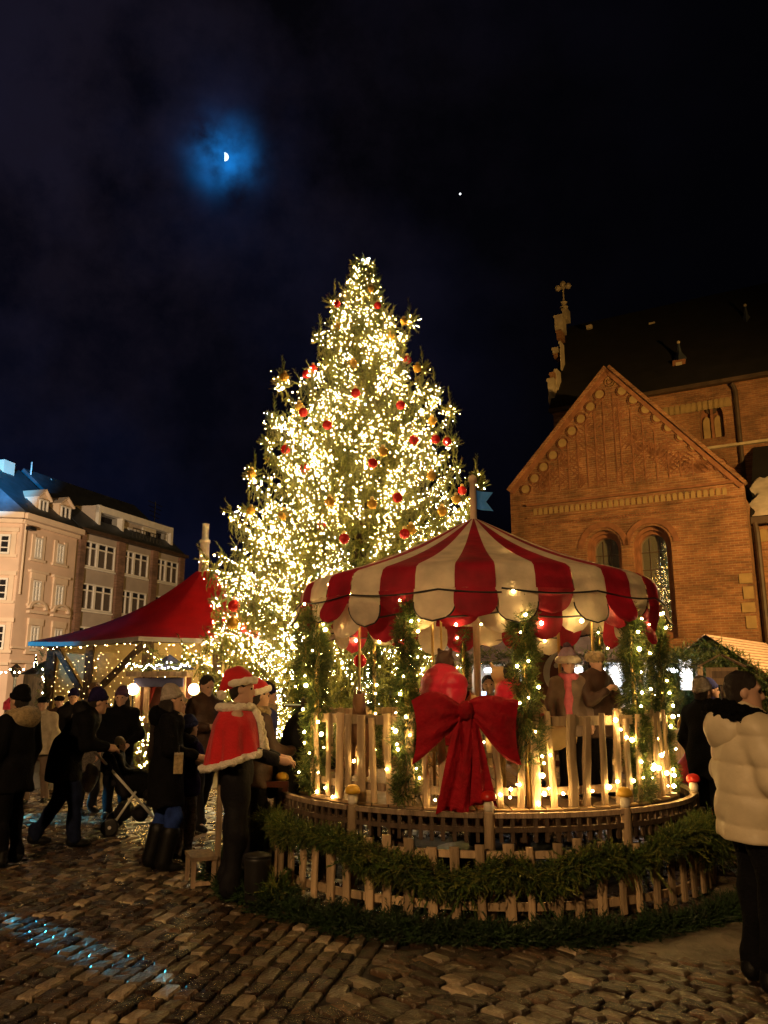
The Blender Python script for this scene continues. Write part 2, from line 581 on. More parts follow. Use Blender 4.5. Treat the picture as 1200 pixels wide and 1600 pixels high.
def npmesh(name, V, Fc, mats, mi=None, parent=None, smooth=False):
    """big meshes straight from arrays: V (n,3), Fc (m,k)"""
    V = np.asarray(V, dtype=np.float32)
    Fc = np.asarray(Fc, dtype=np.int32)
    k = Fc.shape[1]
    me = bpy.data.meshes.new(name)
    me.vertices.add(len(V))
    me.vertices.foreach_set('co', V.ravel())
    me.loops.add(Fc.size)
    me.loops.foreach_set('vertex_index', Fc.ravel())
    me.polygons.add(len(Fc))
    me.polygons.foreach_set('loop_start', np.arange(0, Fc.size, k, dtype=np.int32))
    mats = mats if isinstance(mats, (list, tuple)) else [mats]
    for m in mats:
        me.materials.append(m)
    if mi is not None:
        me.polygons.foreach_set('material_index', np.asarray(mi, dtype=np.int32))
    if smooth:
        me.polygons.foreach_set('use_smooth', np.ones(len(Fc), dtype=bool))
    me.update(calc_edges=True)
    me.validate()
    return link(name, me, parent)


def tag(o, label=None, cat=None, group=None, kind=None):
    if label:
        o['label'] = label
    if cat:
        o['category'] = cat
    if group:
        o['group'] = group
    if kind:
        o['kind'] = kind
    return o


def thing(name, label, cat, loc=(0, 0, 0), rz=0.0, group=None):
    o = bpy.data.objects.new(name, None)
    COL.objects.link(o)
    o.location = tuple(loc)
    o.rotation_euler = (0, 0, rz)
    o.empty_display_size = 0.2
    return tag(o, label, cat, group)


def inst(V, Fc, pos, dirs, scale, roll=None):
    """copies of a template (axis +Z) at pos along dirs -> arrays"""
    n = len(pos)
    d = dirs / np.linalg.norm(dirs, axis=1, keepdims=True)
    ref = np.where(np.abs(d[:, 2:3]) < 0.9, np.array([[0, 0, 1.0]]), np.array([[1.0, 0, 0]]))
    x = np.cross(ref, d)
    x /= np.linalg.norm(x, axis=1, keepdims=True)
    y = np.cross(d, x)
    if roll is not None:
        c, s = np.cos(roll)[:, None], np.sin(roll)[:, None]
        x, y = x * c + y * s, y * c - x * s
    s = np.broadcast_to(np.asarray(scale, dtype=float), (n,))
    L = V[None, :, :] * s[:, None, None]
    P = L[:, :, 0:1] * x[:, None, :] + L[:, :, 1:2] * y[:, None, :] + L[:, :, 2:3] * d[:, None, :] + pos[:, None, :]
    FF = Fc[None] + (np.arange(n) * len(V))[:, None, None]
    return P.reshape(-1, 3), FF.reshape(-1, Fc.shape[1])


def sprig(nn=22, nl=0.30, w=0.035, seed=1, flat=0.5):
    """a twig with needles, unit length along +Z"""
    r = np.random.default_rng(seed)
    V, Fc = [], []
    V += [(-0.02, 0, 0), (0.02, 0, 0), (0, 0, 1.0)]
    Fc.append((0, 1, 2))
    for i in range(nn):
        z = 0.03 + 0.94 * i / nn
        a = r.uniform(0, 2 * PI)
        dx, dy = math.cos(a), math.sin(a) * flat
        ln = nl * r.uniform(0.7, 1.15) * (1 - 0.35 * z)
        tip = (dx * ln * 0.75, dy * ln * 0.75, z + ln * 0.75)
        o = len(V)
        ww = w * r.uniform(0.8, 1.2)
        V += [(-dy * ww, dx * ww, z), (dy * ww, -dx * ww, z), tip]
        Fc.append((o, o + 1, o + 2))
    return np.array(V), np.array(Fc)


SPR = [sprig(22, 0.34, 0.040, s) for s in (1, 2, 3)]
GSPR = [sprig(20, 0.34, 0.036, s, .4) for s in (4, 5, 6)]
OCT_V = np.array([(1, 0, 0), (-1, 0, 0), (0, 1, 0), (0, -1, 0), (0, 0, 1), (0, 0, -1)], float)
OCT_F = np.array([(0, 2, 4), (2, 1, 4), (1, 3, 4), (3, 0, 4), (2, 0, 5), (1, 2, 5), (3, 1, 5), (0, 3, 5)])
_b = bmesh.new()
bmesh.ops.create_icosphere(_b, subdivisions=1, radius=1)
ICO_V = np.array([v.co[:] for v in _b.verts])
ICO_F = np.array([[v.index for v in f.verts] for f in _b.faces])
_b.free()


def bulbs(name, pos, rad, mats, mi=None, parent=None, ico=False):
    pos = np.asarray(pos, float)
    V, Fc = (ICO_V, ICO_F) if ico else (OCT_V, OCT_F)
    n = len(pos)
    P, FF = inst(V, Fc, pos, np.tile([[0, 0, 1.0]], (n, 1)), rad)
    m = None if mi is None else np.repeat(mi, len(Fc))
    return npmesh(name, P, FF, mats, m, parent, smooth=True)


def garland_arrays(path, rad, per_m, ln=0.12, seed=0, droop=0.0, gaps=0.25):
    r = np.random.default_rng(seed)
    path = np.asarray(path, float)
    seg = np.linalg.norm(np.diff(path, axis=0), axis=1)
    cum = np.concatenate([[0], np.cumsum(seg)])
    n = int(cum[-1] * per_m)
    t = r.uniform(0, cum[-1], n)
    c = np.stack([np.interp(t, cum, path[:, k]) for k in range(3)], 1)
    c2 = np.stack([np.interp(np.minimum(t + 0.05, cum[-1] + 0.05), cum, path[:, k]) for k in range(3)], 1)
    T = c2 - c
    T /= np.linalg.norm(T, axis=1, keepdims=True) + 1e-9
    rr = np.asarray(rad(t / cum[-1])) if callable(rad) else np.full(n, rad)
    lump = 1 + gaps * np.sin(t * 9.0 + seed) * np.sin(t * 4.1 + seed * 2)
    rr = rr * lump
    q = r.normal(size=(n, 3))
    q -= T * np.sum(q * T, 1, keepdims=True)
    q /= np.linalg.norm(q, axis=1, keepdims=True) + 1e-9
    rho = np.sqrt(r.uniform(0.05, 1, n))[:, None]
    pos = c + q * rho * rr[:, None] * 0.8
    d = q * 0.8 + T * r.choice([-1, 1], (n, 1)) * 0.7 + r.normal(size=(n, 3)) * 0.35
    d[:, 2] -= droop
    sc_ = ln * r.uniform(0.7, 1.35, n)
    V, Fc, mi = [], [], []
    o = 0
    for k in range(3):
        s = np.arange(n) % 3 == k
        P, FF = inst(GSPR[k][0], GSPR[k][1], pos[s], d[s], sc_[s], r.uniform(0, 6.28, s.sum()))
        V.append(P)
        Fc.append(FF + o)
        o += len(P)
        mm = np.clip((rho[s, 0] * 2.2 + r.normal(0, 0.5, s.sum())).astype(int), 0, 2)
        mi.append(np.repeat(mm, len(GSPR[k][1])))
    return np.concatenate(V), np.concatenate(Fc), np.concatenate(mi)


def garland(name, paths, rad, per_m, parent=None, mats=None, off=(0, 0, 0), **kw):
    Vs, Fs, Ms = [], [], []
    o = 0
    for i, p in enumerate(paths):
        kw2 = dict(kw)
        kw2['seed'] = kw.get('seed', 0) + i * 13
        V, Fc, mi = garland_arrays(p, rad, per_m, **kw2)
        Vs.append(V)
        Fs.append(Fc + o)
        Ms.append(mi)
        o += len(V)
    return npmesh(name, np.concatenate(Vs) - np.array(off), np.concatenate(Fs), mats or [M['g1'], M['g2'], M['g3']],
                  np.concatenate(Ms), parent)


# ------------------------------------------------------------------ smooth solids from distance fields
def cap(a, b, ra, rb=None, k=None, s=None):
    return ('c', np.array(a, float), np.array(b, float), ra, ra if rb is None else rb, k, s)


def ell(c, r, R=None, k=None):
    return ('e', np.array(c, float), np.array(r, float), R, k)


def cut(n, d):
    """keep points with n.p <= d"""
    return ('p', np.array(n, float) / np.linalg.norm(n), d)


def sd(P, prims, K):
    d = None
    for p in prims:
        if p[0] == 'c':
            _, a, b, ra, rb, k, s = p
            q, aa, bb = P, a, b
            if s is not None:
                s = np.array(s)
                q, aa, bb = (P - a) / s, np.zeros(3), (b - a) / s
            ab = bb - aa
            L = ab @ ab + 1e-9
            t = np.clip(((q - aa) @ ab) / L, 0, 1)
            e = np.linalg.norm(q - aa - t[:, None] * ab, axis=1) - (ra + (rb - ra) * t)
        elif p[0] == 'e':
            _, c, r, R, k = p
            q = P - c
            if R is not None:
                q = q @ np.array(R)
            k0 = np.linalg.norm(q / r, axis=1)
            k1 = np.linalg.norm(q / (r * r), axis=1) + 1e-9
            e = k0 * (k0 - 1) / k1
        else:
            e = P @ p[1] - p[2]
            d = np.maximum(d, e)
            continue
        if d is None:
            d = e
        else:
            kk = K if k is None else k
            h = np.clip(.5 + .5 * (e - d) / kk, 0, 1)
            d = e + (d - e) * h - kk * h * (1 - h)
    return d


def nets(prims, h=0.02, K=0.03, warp=None):
    lo, hi = np.full(3, 1e9), np.full(3, -1e9)
    for p in prims:
        if p[0] == 'c':
            r = max(p[3], p[4]) * (1 if p[6] is None else max(max(p[6]), 1))
            for q in (p[1], p[2]):
                lo, hi = np.minimum(lo, q - r), np.maximum(hi, q + r)
        elif p[0] == 'e':
            r = p[2].max()
            lo, hi = np.minimum(lo, p[1] - r), np.maximum(hi, p[1] + r)
    lo = lo - 3 * h - 0.02
    n = np.ceil((hi + 3 * h + 0.02 - lo) / h).astype(int) + 1
    ax = [lo[i] + h * np.arange(n[i]) for i in range(3)]
    G = np.stack(np.meshgrid(*ax, indexing='ij'), -1).reshape(-1, 3)
    d = sd(G, prims, K)
    if warp is not None:
        d = d + warp(G)
    D = d.reshape(n)
    ins = D < 0
    c = n - 1
    cnt = np.zeros(c, int)
    acc = np.zeros((*c, 3))
    num = np.zeros(c)
    for i in (0, 1):
        for j in (0, 1):
            for k in (0, 1):
                cnt += ins[i:i + c[0], j:j + c[1], k:k + c[2]]
    act = (cnt > 0) & (cnt < 8)
    corners = [(i, j, k) for i in (0, 1) for j in (0, 1) for k in (0, 1)]
    for a in corners:
        for axn in range(3):
            if a[axn] == 1:
                continue
            b = list(a)
            b[axn] = 1
            da = D[a[0]:a[0] + c[0], a[1]:a[1] + c[1], a[2]:a[2] + c[2]]
            db = D[b[0]:b[0] + c[0], b[1]:b[1] + c[1], b[2]:b[2] + c[2]]
            x = (da < 0) != (db < 0)
            t = np.where(x, da / np.where(x, da - db, 1), 0)
            pt = np.zeros((*c, 3))
            for q in range(3):
                pt[..., q] = a[q]
            pt[..., axn] = t
            acc += pt * x[..., None]
            num += x
    idx = np.full(c, -1)
    w = np.argwhere(act)
    idx[act] = np.arange(len(w))
    V = lo + h * (w + acc[act] / num[act][:, None])
    quads = []
    for axn in range(3):
        o1, o2 = (axn + 1) % 3, (axn + 2) % 3
        sl0 = [slice(None)] * 3
        sl1 = [slice(None)] * 3
        sl0[axn], sl1[axn] = slice(0, -1), slice(1, None)
        A, B = ins[tuple(sl0)], ins[tuple(sl1)]
        E = np.argwhere(A != B)
        E = E[(E[:, o1] > 0) & (E[:, o2] > 0) & (E[:, o1] < c[o1]) & (E[:, o2] < c[o2])]
        flip = A[tuple(E.T)]

        def cell(d1, d2):
            q = E.copy()
            q[:, o1] += d1
            q[:, o2] += d2
            return idx[tuple(q.T)]
        q = np.stack([cell(-1, -1), cell(0, -1), cell(0, 0), cell(-1, 0)], 1)
        q[~flip] = q[~flip][:, ::-1]
        quads.append(q)
    Q = np.concatenate(quads)
    Q = Q[(Q >= 0).all(1)]
    return V, Q


def solid(name, prims, mt, parent=None, h=0.02, K=0.03, warp=None):
    V, Q = nets(prims, h, K, warp)
    return npmesh(name, V, Q, mt, None, parent, smooth=True)


def folds(a=0.006, f=1.0, ph=0.0):
    def w(P):
        x, y, z = P.T
        return a * (np.sin(14 * f * z + 9 * x + 3 * np.sin(11 * y + ph) + ph) + 0.7 * np.sin(23 * f * x - 17 * z + 5 * y + ph * 2)
                    + 0.5 * np.sin(31 * y + 21 * z + ph))
    return w


def shag(a=0.007, ph=0.0):
    def w(P):
        x, y, z = P.T
        return a * (np.sin(83 * x + 31 * z + ph) * np.sin(77 * y - 41 * z) + np.sin(95 * z + 40 * x) * np.sin(61 * x - 52 * y + ph))
    return w


def puff(step=0.14, a=0.022, z0=0.0, fa=0.005, ph=0.0):
    fo = folds(fa, 1.6, ph)

    def w(P):
        z = P[:, 2] - z0 + 0.012 * np.sin(5 * P[:, 0] + 4 * P[:, 1])
        return a * (0.72 - (np.abs(np.sin(PI * z / step)) + 1e-6) ** .36) + fo(P)
    return w


# ------------------------------------------------------------------ ground and cobbles
gm = bpy.data.materials.new('far_cobbles')
gm.use_nodes = True
t = gm.node_tree
b = t.nodes['Principled BSDF']
tco = t.nodes.new('ShaderNodeTexCoord')
mp = t.nodes.new('ShaderNodeMapping')
mp.inputs['Rotation'].default_value = (0, 0, math.radians(-50))
t.links.new(tco.outputs['Object'], mp.inputs[0])
br = t.nodes.new('ShaderNodeTexBrick')
br.inputs['Scale'].default_value = 1
br.inputs['Brick Width'].default_value = 0.24
br.inputs['Row Height'].default_value = 0.16
br.inputs['Mortar Size'].default_value = 0.012
br.inputs['Color1'].default_value = (0.075, 0.058, 0.042, 1)
br.inputs['Color2'].default_value = (0.12, 0.095, 0.07, 1)
br.inputs['Mortar'].default_value = (0.025, 0.02, 0.015, 1)
t.links.new(mp.outputs[0], br.inputs['Vector'])
t.links.new(br.outputs[0], b.inputs['Base Color'])
b.inputs['Roughness'].default_value = 0.38
bn = t.nodes.new('ShaderNodeBump')
bn.inputs['Distance'].default_value = 0.02
bn.invert = True
t.links.new(br.outputs['Fac'], bn.inputs['Height'])
t.links.new(bn.outputs[0], b.inputs['Normal'])
M['farcob'] = gm
M['joint'] = mat('joint_dirt', (0.020, 0.016, 0.012), 0.75, 0.4, 5, 0.5, 20)

far = MB()
far.add([(-700, 14.2, -0.012), (700, 14.2, -0.012), (700, 1500, -0.012), (-700, 1500, -0.012)], [(0, 1, 2, 3)])
far.add([(-700, -60, -0.03), (700, -60, -0.03), (700, 14.2, -0.03), (-700, 14.2, -0.03)], [(0, 1, 2, 3)], 1)
ground = tag(far.build('ground', [M['farcob'], M['joint']]), kind='structure')

A0, A1 = gnd(150, 1560), gnd(330, 1440)
dirL = math.atan2(A1[1] - A0[1], A1[0] - A0[0])
B0, B1 = gnd(660, 1530), gnd(858, 1599)
dirR = math.atan2(B1[1] - B0[1], B1[0] - B0[0])
E0, E1 = gnd(410, 1640), gnd(640, 1470)
en = np.array([E1[1] - E0[1], -(E1[0] - E0[0])])
en = en / np.linalg.norm(en)


def stone(L, W, h, seed):
    """one sett, worn at its edges; centred, top near z=0"""
    r = np.random.default_rng(seed)
    l, w = L / 2, W / 2
    j = lambda: r.uniform(-0.08, 0.08)
    rings = []
    for fx, z in ((1.0, -0.05), (1.0, -0.010), (0.88, 0.0)):
        rings.append([((l * fx) * sx * (1 + j() * .5), (w * fx) * sy * (1 + j() * .6), z + (r.uniform(-.004, .004) if z == 0 else 0))
                      for sx, sy in ((-1, -.76), (-.84, -1), (.84, -1), (1, -.76), (1, .76), (.84, 1), (-.84, 1), (-1, .76))])
    vs = [p for q in rings for p in q] + [(0, 0, 0.004)]
    fs = []
    for k in range(2):
        for i in range(8):
            fs.append((k * 8 + i, k * 8 + (i + 1) % 8, (k + 1) * 8 + (i + 1) % 8, (k + 1) * 8 + i))
    for i in range(8):
        fs.append((16 + i, 16 + (i + 1) % 8, 24))
    return vs, fs


PICK = [0, 0, 1, 1, 2, 2, 2, 0, 1, 3]
stones = []   # x, y, angle, L, W
for side, ang, Ls, W in (('L', dirL, 0.165, 0.118), ('R', dirR, 0.20, 0.105)):
    ca, sa = math.cos(ang), math.sin(ang)
    for i in range(-150, 150):
        v = i * W
        u = -20 + rnd.random() * 0.2
        while u < 22:
            L = Ls * rnd.uniform(0.75, 1.3)
            uu = u + L / 2
            x, y = uu * ca - v * sa, uu * sa + v * ca
            u += L
            if not (3.2 < y < 14.2):
                continue
            if abs(x) > 0.62 * y + 1.0:
                continue
            e = (x - E0[0]) * en[0] + (y - E0[1]) * en[1]
            inR = e > 0 and y < 7.2
            if (side == 'R') != inR:
                continue
            if (x - 0.95) ** 2 + (y - 8.3) ** 2 < 1.5 ** 2:
                continue
            stones.append((x, y, ang, L - 0.020, W - (0.019 if side == 'L' else .012)))
stones.sort(key=lambda s: (s[1] + 0.25 * abs(s[0])))
variants = []
for k in range(8):
    vs, fs = stone(1, 1, 1, k)
    mb = MB().add([(p[0] * .2, p[1] * .14, p[2]) for p in vs], fs)
    o = mb.build('cobblestone', COB[(0, 1, 2, 3, 0, 2, 1, 2)[k]], ground, smooth=False)
    variants.append(o)
seen = [s for s in stones if abs(s[0]) < 0.5 * s[1] + 0.1 and s[1] > 4.4]
near = seen[:300]
nearset = set(id(s) for s in near)
for i, s in enumerate(near):
    o = variants[i] if i < 8 else variants[rnd.randrange(8)].copy()
    if i >= 8:
        COL.objects.link(o)
    o.parent = ground
    o.location = (s[0], s[1], rnd.uniform(-0.012, 0.004))
    tk = .02 if (s[0] - E0[0]) * en[0] + (s[1] - E0[1]) * en[1] > 0 else .06
    o.rotation_euler = (rnd.uniform(-tk, tk), rnd.uniform(-tk, tk), s[2] + rnd.uniform(-.04, .04))
    o.scale = (s[3] / .2, s[4] / .14, 1)
Vs, Fs4, Ms = [], [], []
o_ = 0
fm = MB()
for s in stones:
    if id(s) in nearset:
        continue
    vs, fs = stone(s[3], s[4], 1, rnd.randrange(40))
    a = s[2] + rnd.uniform(-.04, .04)
    ca, sa = math.cos(a), math.sin(a)
    dz = rnd.uniform(-0.012, 0.004)
    tk = .02 if s[3] > .3 or (s[0] - E0[0]) * en[0] + (s[1] - E0[1]) * en[1] > 0 else .07
    tx, ty = rnd.uniform(-tk, tk), rnd.uniform(-tk, tk)
    fm.add([(s[0] + p[0] * ca - p[1] * sa, s[1] + p[0] * sa + p[1] * ca, p[2] + dz + p[0] * tx + p[1] * ty) for p in vs], fs, PICK[rnd.randrange(10)])
tag(fm.build('cobblestones', COB, ground), kind='stuff')

# trodden slush and grit on the stones in front of the fence
def slush(name, label, cx, cy, rx, ry, h, seed):
    def fn(u, v):
        a = 2 * PI * u
        e = 1 + 0.18 * math.sin(3 * a + seed) + 0.12 * math.sin(7 * a + seed * 2) + 0.07 * math.sin(13 * a)
        x, y = cx + rx * v * e * math.cos(a), cy + ry * v * e * math.sin(a)
        z = h * (1 - v ** 2.2) * (0.75 + 0.3 * math.sin(9 * x + seed) * math.sin(11 * y)) + 0.012 * math.sin(31 * x) * math.sin(27 * y)
        return (x, y, z - 0.022)
    o = MB().grid(fn, 60, 14, closeu=True).build(name, M['slush'], smooth=True)
    return tag(o, label, 'snow', kind='stuff')


slush('slush', 'thin brown trodden slush in front of the picket fence', 2.3, 6.0, 1.5, 0.55, 0.055, 1.0)
slush('slush', 'low ridge of dirty snow beside the fence end', 3.0, 6.9, 0.5, 0.8, 0.06, 2.3)


# ------------------------------------------------------------------ frames for facades
class Facade:
    """local x along the wall, y into it, z up"""

    def __init__(s, p0, p1, root=None):
        s.p0 = np.array([p0[0], p0[1], 0.0])
        d = np.array([p1[0] - p0[0], p1[1] - p0[1], 0.0])
        s.len = np.linalg.norm(d)
        s.u = d / s.len
        s.n = np.array([-s.u[1], s.u[0], 0])
        s.rz = math.atan2(s.u[1], s.u[0])

    def sz(s, px, py, y=0.0):
        r = ray(px, py)
        o = s.p0 + s.n * y - np.array([0, 0, CAMZ])
        t = (o @ s.n) / (r @ s.n)
        w = r * t + np.array([0, 0, CAMZ]) - s.p0
        return w @ s.u, w[2]

    def world(s, x, y, z):
        return s.p0 + s.u * x + s.n * y + np.array([0, 0, z])


def arch(x0, x1, z0, zs, n=14, rise=None):
    """outline of a round-headed opening, counter-clockwise"""
    r = (x1 - x0) / 2
    rise = rise or r
    cx = (x0 + x1) / 2
    return [(x0, z0), (x1, z0)] + [(cx + r * math.cos(PI * i / n), zs + rise * math.sin(PI * i / n)) for i in range(n + 1)]


def pointed(x0, x1, z0, zs, n=8):
    w = x1 - x0
    a = math.acos(0.5)
    pts = [(x0, z0), (x1, z0)]
    pts += [(x0 + w * math.cos(a * i / n), zs + w * math.sin(a * i / n)) for i in range(n + 1)]
    pts += [(x1 - w * math.cos(a * i / n), zs + w * math.sin(a * i / n)) for i in range(n - 1, -1, -1)]
    return pts


# ------------------------------------------------------------------ brick church
CR = ray(1162, 757)
CL = ray(797, 769)
pR = CR / CR[1] * 30.0
pL = CL / CL[1] * 34.7
fc = Facade(pL[:2], pR[:2])
church = thing('brick_church', 'floodlit brick church with a steep gable and dark roof', 'church', fc.p0, fc.rz)
W = fc.len
_, zl = fc.sz(797, 769)
sa_, za = fc.sz(949, 576)
_, zr = fc.sz(1162, 757)
wins = []
for x0, x1, yt, ys, ox0, ox1, oyt, oys in ((413, 522, 342, 395, 388, 545, 312, 392), (620, 738, 321, 382, 596, 768, 290, 378)):
    f = lambda X, Y: fc.sz(780 + X / 2.857, 720 + Y / 2.857)
    a0, zs = f(x0, ys)
    a1, _ = f(x1, ys)
    b0, bs = f(ox0, oys)
    b1, _ = f(ox1, oys)
    z0 = fc.sz(1000, 985)[1]
    wins.append((a0, a1, z0, zs, b0, b1, z0 - 0.35, bs))
holes = [arch(w[4], w[5], w[6], w[7]) for w in wins]
m = MB().prism([(0, -0.2), (W, -0.2), (W, zr), (sa_, za), (0, zl)], 0, 0.45, holes=holes)
m.build('gable_wall', M['brick'], church)
m = MB()
for w in wins:
    m.prism(arch(w[4] - .02, w[5] + .02, w[6] - .02, w[7]), 0.22, 0.44, holes=[arch(w[0] - .14, w[1] + .14, w[2] - .1, w[3])])
    m.prism(arch(w[0] - .16, w[1] + .16, w[2] - .12, w[3]), 0.38, 0.7, holes=[arch(w[0], w[1], w[2], w[3])])
m.build('window_reveal', M['rubbed'], church)
m = MB()
for w in wins:  # raised hood moulding round the arch
    c, r = (w[4] + w[5]) / 2, (w[5] - w[4]) / 2
    outer = [((c + (r + .32) * math.cos(PI * i / 18)), w[7] + (r + .32) * math.sin(PI * i / 18)) for i in range(19)]
    inner = [((c + (r + .10) * math.cos(PI * i / 18)), w[7] + (r + .10) * math.sin(PI * i / 18)) for i in range(19)]
    for i in range(18):
        m.prism([outer[i], inner[i], inner[i + 1], outer[i + 1]], -0.05, 0.1)
m.build('arch_moulding', M['rubbed'], church)
for w in wins:
    win = MB().prism(arch(w[0], w[1], w[2], w[3]), 0.60, 0.64)
    win = win.build('arched_window', M['churchglass'], church)
    bars = MB()
    wd = w[1] - w[0]
    for k in range(1, 3):
        x = w[0] + wd * k / 3
        bars.box((x, 0.585, (w[2] + w[3]) / 2 + .2), (0.028, 0.02, w[3] - w[2] + .4))
    z = w[2] + 0.3
    while z < w[3] + wd * .3:
        bars.box(((w[0] + w[1]) / 2, 0.575, z), (wd, 0.02, 0.04))
        z += 0.72
    bars.build('glazing_bar', M['gutter'], win)
# rakes of the gable: projecting brick course
for a, bq in (((0, zl), (sa_, za)), ((sa_, za), (W, zr))):
    d = np.array(bq) - np.array(a)
    L = np.hypot(*d)
    nn = np.array([-d[1], d[0]]) / L
    for off0, off1, pr in ((0.02, 0.16, -0.15), (-0.20, 0.018, -0.06)):
        q = [np.array(a) + nn * off0, np.array(bq) + nn * off0, np.array(bq) + nn * off1, np.array(a) + nn * off1]
        MB().prism([tuple(x) for x in q], pr, 0.35 if off1 > .1 else -0.004).build('gable_coping', M['rubbed'] if off1 < .1 else M['brick'], church)
meds = [(495, 505, 0), (448, 562, 1), (408, 617, 1), (365, 671, 1), (325, 725, 1), (283, 779, 1), (241, 833, 1), (199, 886, 1), (159, 937, 1),
        (119, 985, 1), (549, 546, 1), (600, 585, 1), (655, 627, 1), (707, 665, 1), (758, 707, 1), (815, 747, 1), (873, 790, 1), (930, 836, 1),
        (987, 875, 1), (1030, 912, 1)]
for X, Y, full in meds:
    s_, z_ = fc.sz(780 + X / 2.857, 420 + Y / 2.857)
    r = 0.185
    if full:
        MB().lathe([(r, 0.004), (r, 0.03), (r * .8, 0.05)], n=16, axis='Y').build('medallion', M['plaster'], church).location = (s_, -0.055, z_)
        ring = MB().lathe([(r + .07, 0), (r + .07, 0.05), (r + .005, 0.05), (r + .005, 0)], n=16, axis='Y', cap=False)
    else:
        ring = MB().lathe([(r + .05, 0), (r + .05, 0.06), (r - .06, 0.06), (r - .06, 0)], n=16, axis='Y', cap=False)
    ring.build('medallion_ring', M['rubbed'] if full else M['plaster'], church).location = (s_, -0.052, z_)
# thin vertical ribs and slanting brick bands in the gable field
for i, X in enumerate((185, 230, 275, 318, 362, 404, 445, 487, 535, 558, 610, 660, 712, 765, 818, 872)):
    s_, zb = fc.sz(780 + X / 2.857, 420 + (1060 - (X - 150) * .11) / 2.857)
    top = (zl + (za - zl) * s_ / sa_) if s_ < sa_ else za + (zr - za) * (s_ - sa_) / (W - sa_)
    top -= 1.0
    zb += 0.55
    if top > zb + .3:
        MB().box((s_, -0.012, (zb + top) / 2), (0.05, 0.03, top - zb)).build('gable_rib', M['rubbed'], church)
m = MB()
for i in range(150):
    s_ = rnd.uniform(1.2, W - 1.2)
    top = (zl + (za - zl) * s_ / sa_) if s_ < sa_ else za + (zr - za) * (s_ - sa_) / (W - sa_)
    z_ = rnd.uniform(zl - .1, max(zl, top - 1.2))
    k = rnd.choice((-1, 1))
    for j in range(3):
        m.box((s_ + j * .11 * k, -0.006, z_ + j * .12), (0.34, 0.02, 0.05), R=Matrix.Rotation(k * 0.75, 3, 'Y'))
tag(m.build('herringbone_bricks', M['rubbed'], church), kind='stuff')
# corbel table
cs0, cz0 = fc.sz(780 + 150 / 2.857, 420 + 1083 / 2.857)
cs1, cz1 = fc.sz(780 + 1020 / 2.857, 420 + 985 / 2.857)
zc = (cz0 + cz1) / 2
ncor = 34
for i in range(ncor):
    s_ = cs0 + (cs1 - cs0) * (i + .5) / ncor
    wdt = (cs1 - cs0) / ncor
    MB().prism(arch(-wdt * .34, wdt * .34, -0.20, 0.02, 6), -0.035, -0.003).build('corbel_arch', M['plaster'], church).location = (s_, 0, zc)
MB().box(((cs0 + cs1) / 2, -0.07, zc + .27), (cs1 - cs0 + .5, 0.136, 0.10)).build('string_course', M['rubbed'], church)
MB().box(((cs0 + cs1) / 2, -0.04, zc - .30), (cs1 - cs0 + .5, 0.076, 0.08)).build('string_course', M['brick'], church)
m = MB()
for i in range(60):
    m.box((cs0 + (cs1 - cs0) * (i + .5) / 60, -0.02, zc - .62), (0.08, 0.03, 0.08), R=Matrix.Rotation(.785, 3, 'Y'))
tag(m.build('dentil_bricks', M['rubbed'], church), kind='stuff')
# transept roof behind the gable
NB = 6.5      # nave wall behind the gable plane
for a, bq in (((-.15, zl - .1), (sa_, za - .05)), ((sa_, za - .05), (W + .15, zr - .1))):
    MB().add([(a[0], .46, a[1]), (bq[0], .46, bq[1]), (bq[0], NB + 4, bq[1]), (a[0], NB + 4, a[1])], [(0, 1, 2, 3)]).build('transept_roof', M['darkroof'], church)
MB().box((W - .225, (NB + .45) / 2, zr / 2 - .3), (0.43, NB - .45, zr - .3)).build('transept_wall', M['brick'], church)
MB().box((.225, (NB + .45) / 2, zl / 2 - .3), (0.43, NB - .45, zl - .3)).build('transept_wall', M['brick'], church)
# nave
n0, ne0 = fc.sz(864, 636, NB)
_, ze = fc.sz(1107, 603, NB)
n1 = W + 16
sw, zstr = fc.sz(1160, 695, NB)
lw = [fc.sz(780 + X / 2.857, 420 + Y / 2.857, NB) for X, Y in ((905, 660), (980, 660), (905, 762), (945, 630))]
lh = pointed(lw[0][0] - .12, lw[1][0] + .2, lw[2][1], lw[0][1] - .1)
m = MB().prism([(n0, 0), (n1, 0), (n1, ze), (n0, ze)], NB, NB + .8, holes=[lh])
m.build('nave_wall', M['brick'], church)
lx0, lx1 = lw[0][0] - .02, lw[1][0] + .1
mid = (lx0 + lx1) / 2
lan = MB()
for a, bq in ((lx0, mid - .08), (mid + .08, lx1)):
    lan.prism(pointed(a, bq, lw[2][1] + .1, lw[0][1] - .25), NB + .30, NB + .36)
wn_ = lan.build('lancet_window', M['plaster'], church)
MB().box((mid, NB + .28, lw[0][1] - .5), (0.12, 0.16, 2.0)).build('mullion', M['rubbed'], wn_)
MB().prism(lh, NB + .42, NB + .5).build('window_infill', M['rubbed'], church)
MB().lathe([(.27, 0), (.27, .1)], n=16, axis='Y').build('rosette', M['gutter'], wn_).location = (mid, NB + .3, lw[0][1] + .42)
for i in range(12):
    s_, z_ = fc.sz(780 + (745 + i * 25) / 2.857, 420 + (632 - i * 2.2) / 2.857, NB)
    _, zf = fc.sz(780 + 880 / 2.857, 420 + 612 / 2.857, NB)
    MB().prism(arch(-.17, .17, -.28, .0, 6), -.05, -.004).build('corbel_arch', M['plaster'], church).location = (s_, NB, zf)
for X in (1152, 1262):
    s_, _ = fc.sz(X, 640, NB)
    MB().tube([(s_, NB - .12, zstr - 2), (s_, NB - .12, ze - .5), (s_ - .12, NB - .2, ze - .15)], 0.11, 8).build('downpipe', M['gutter'], church)
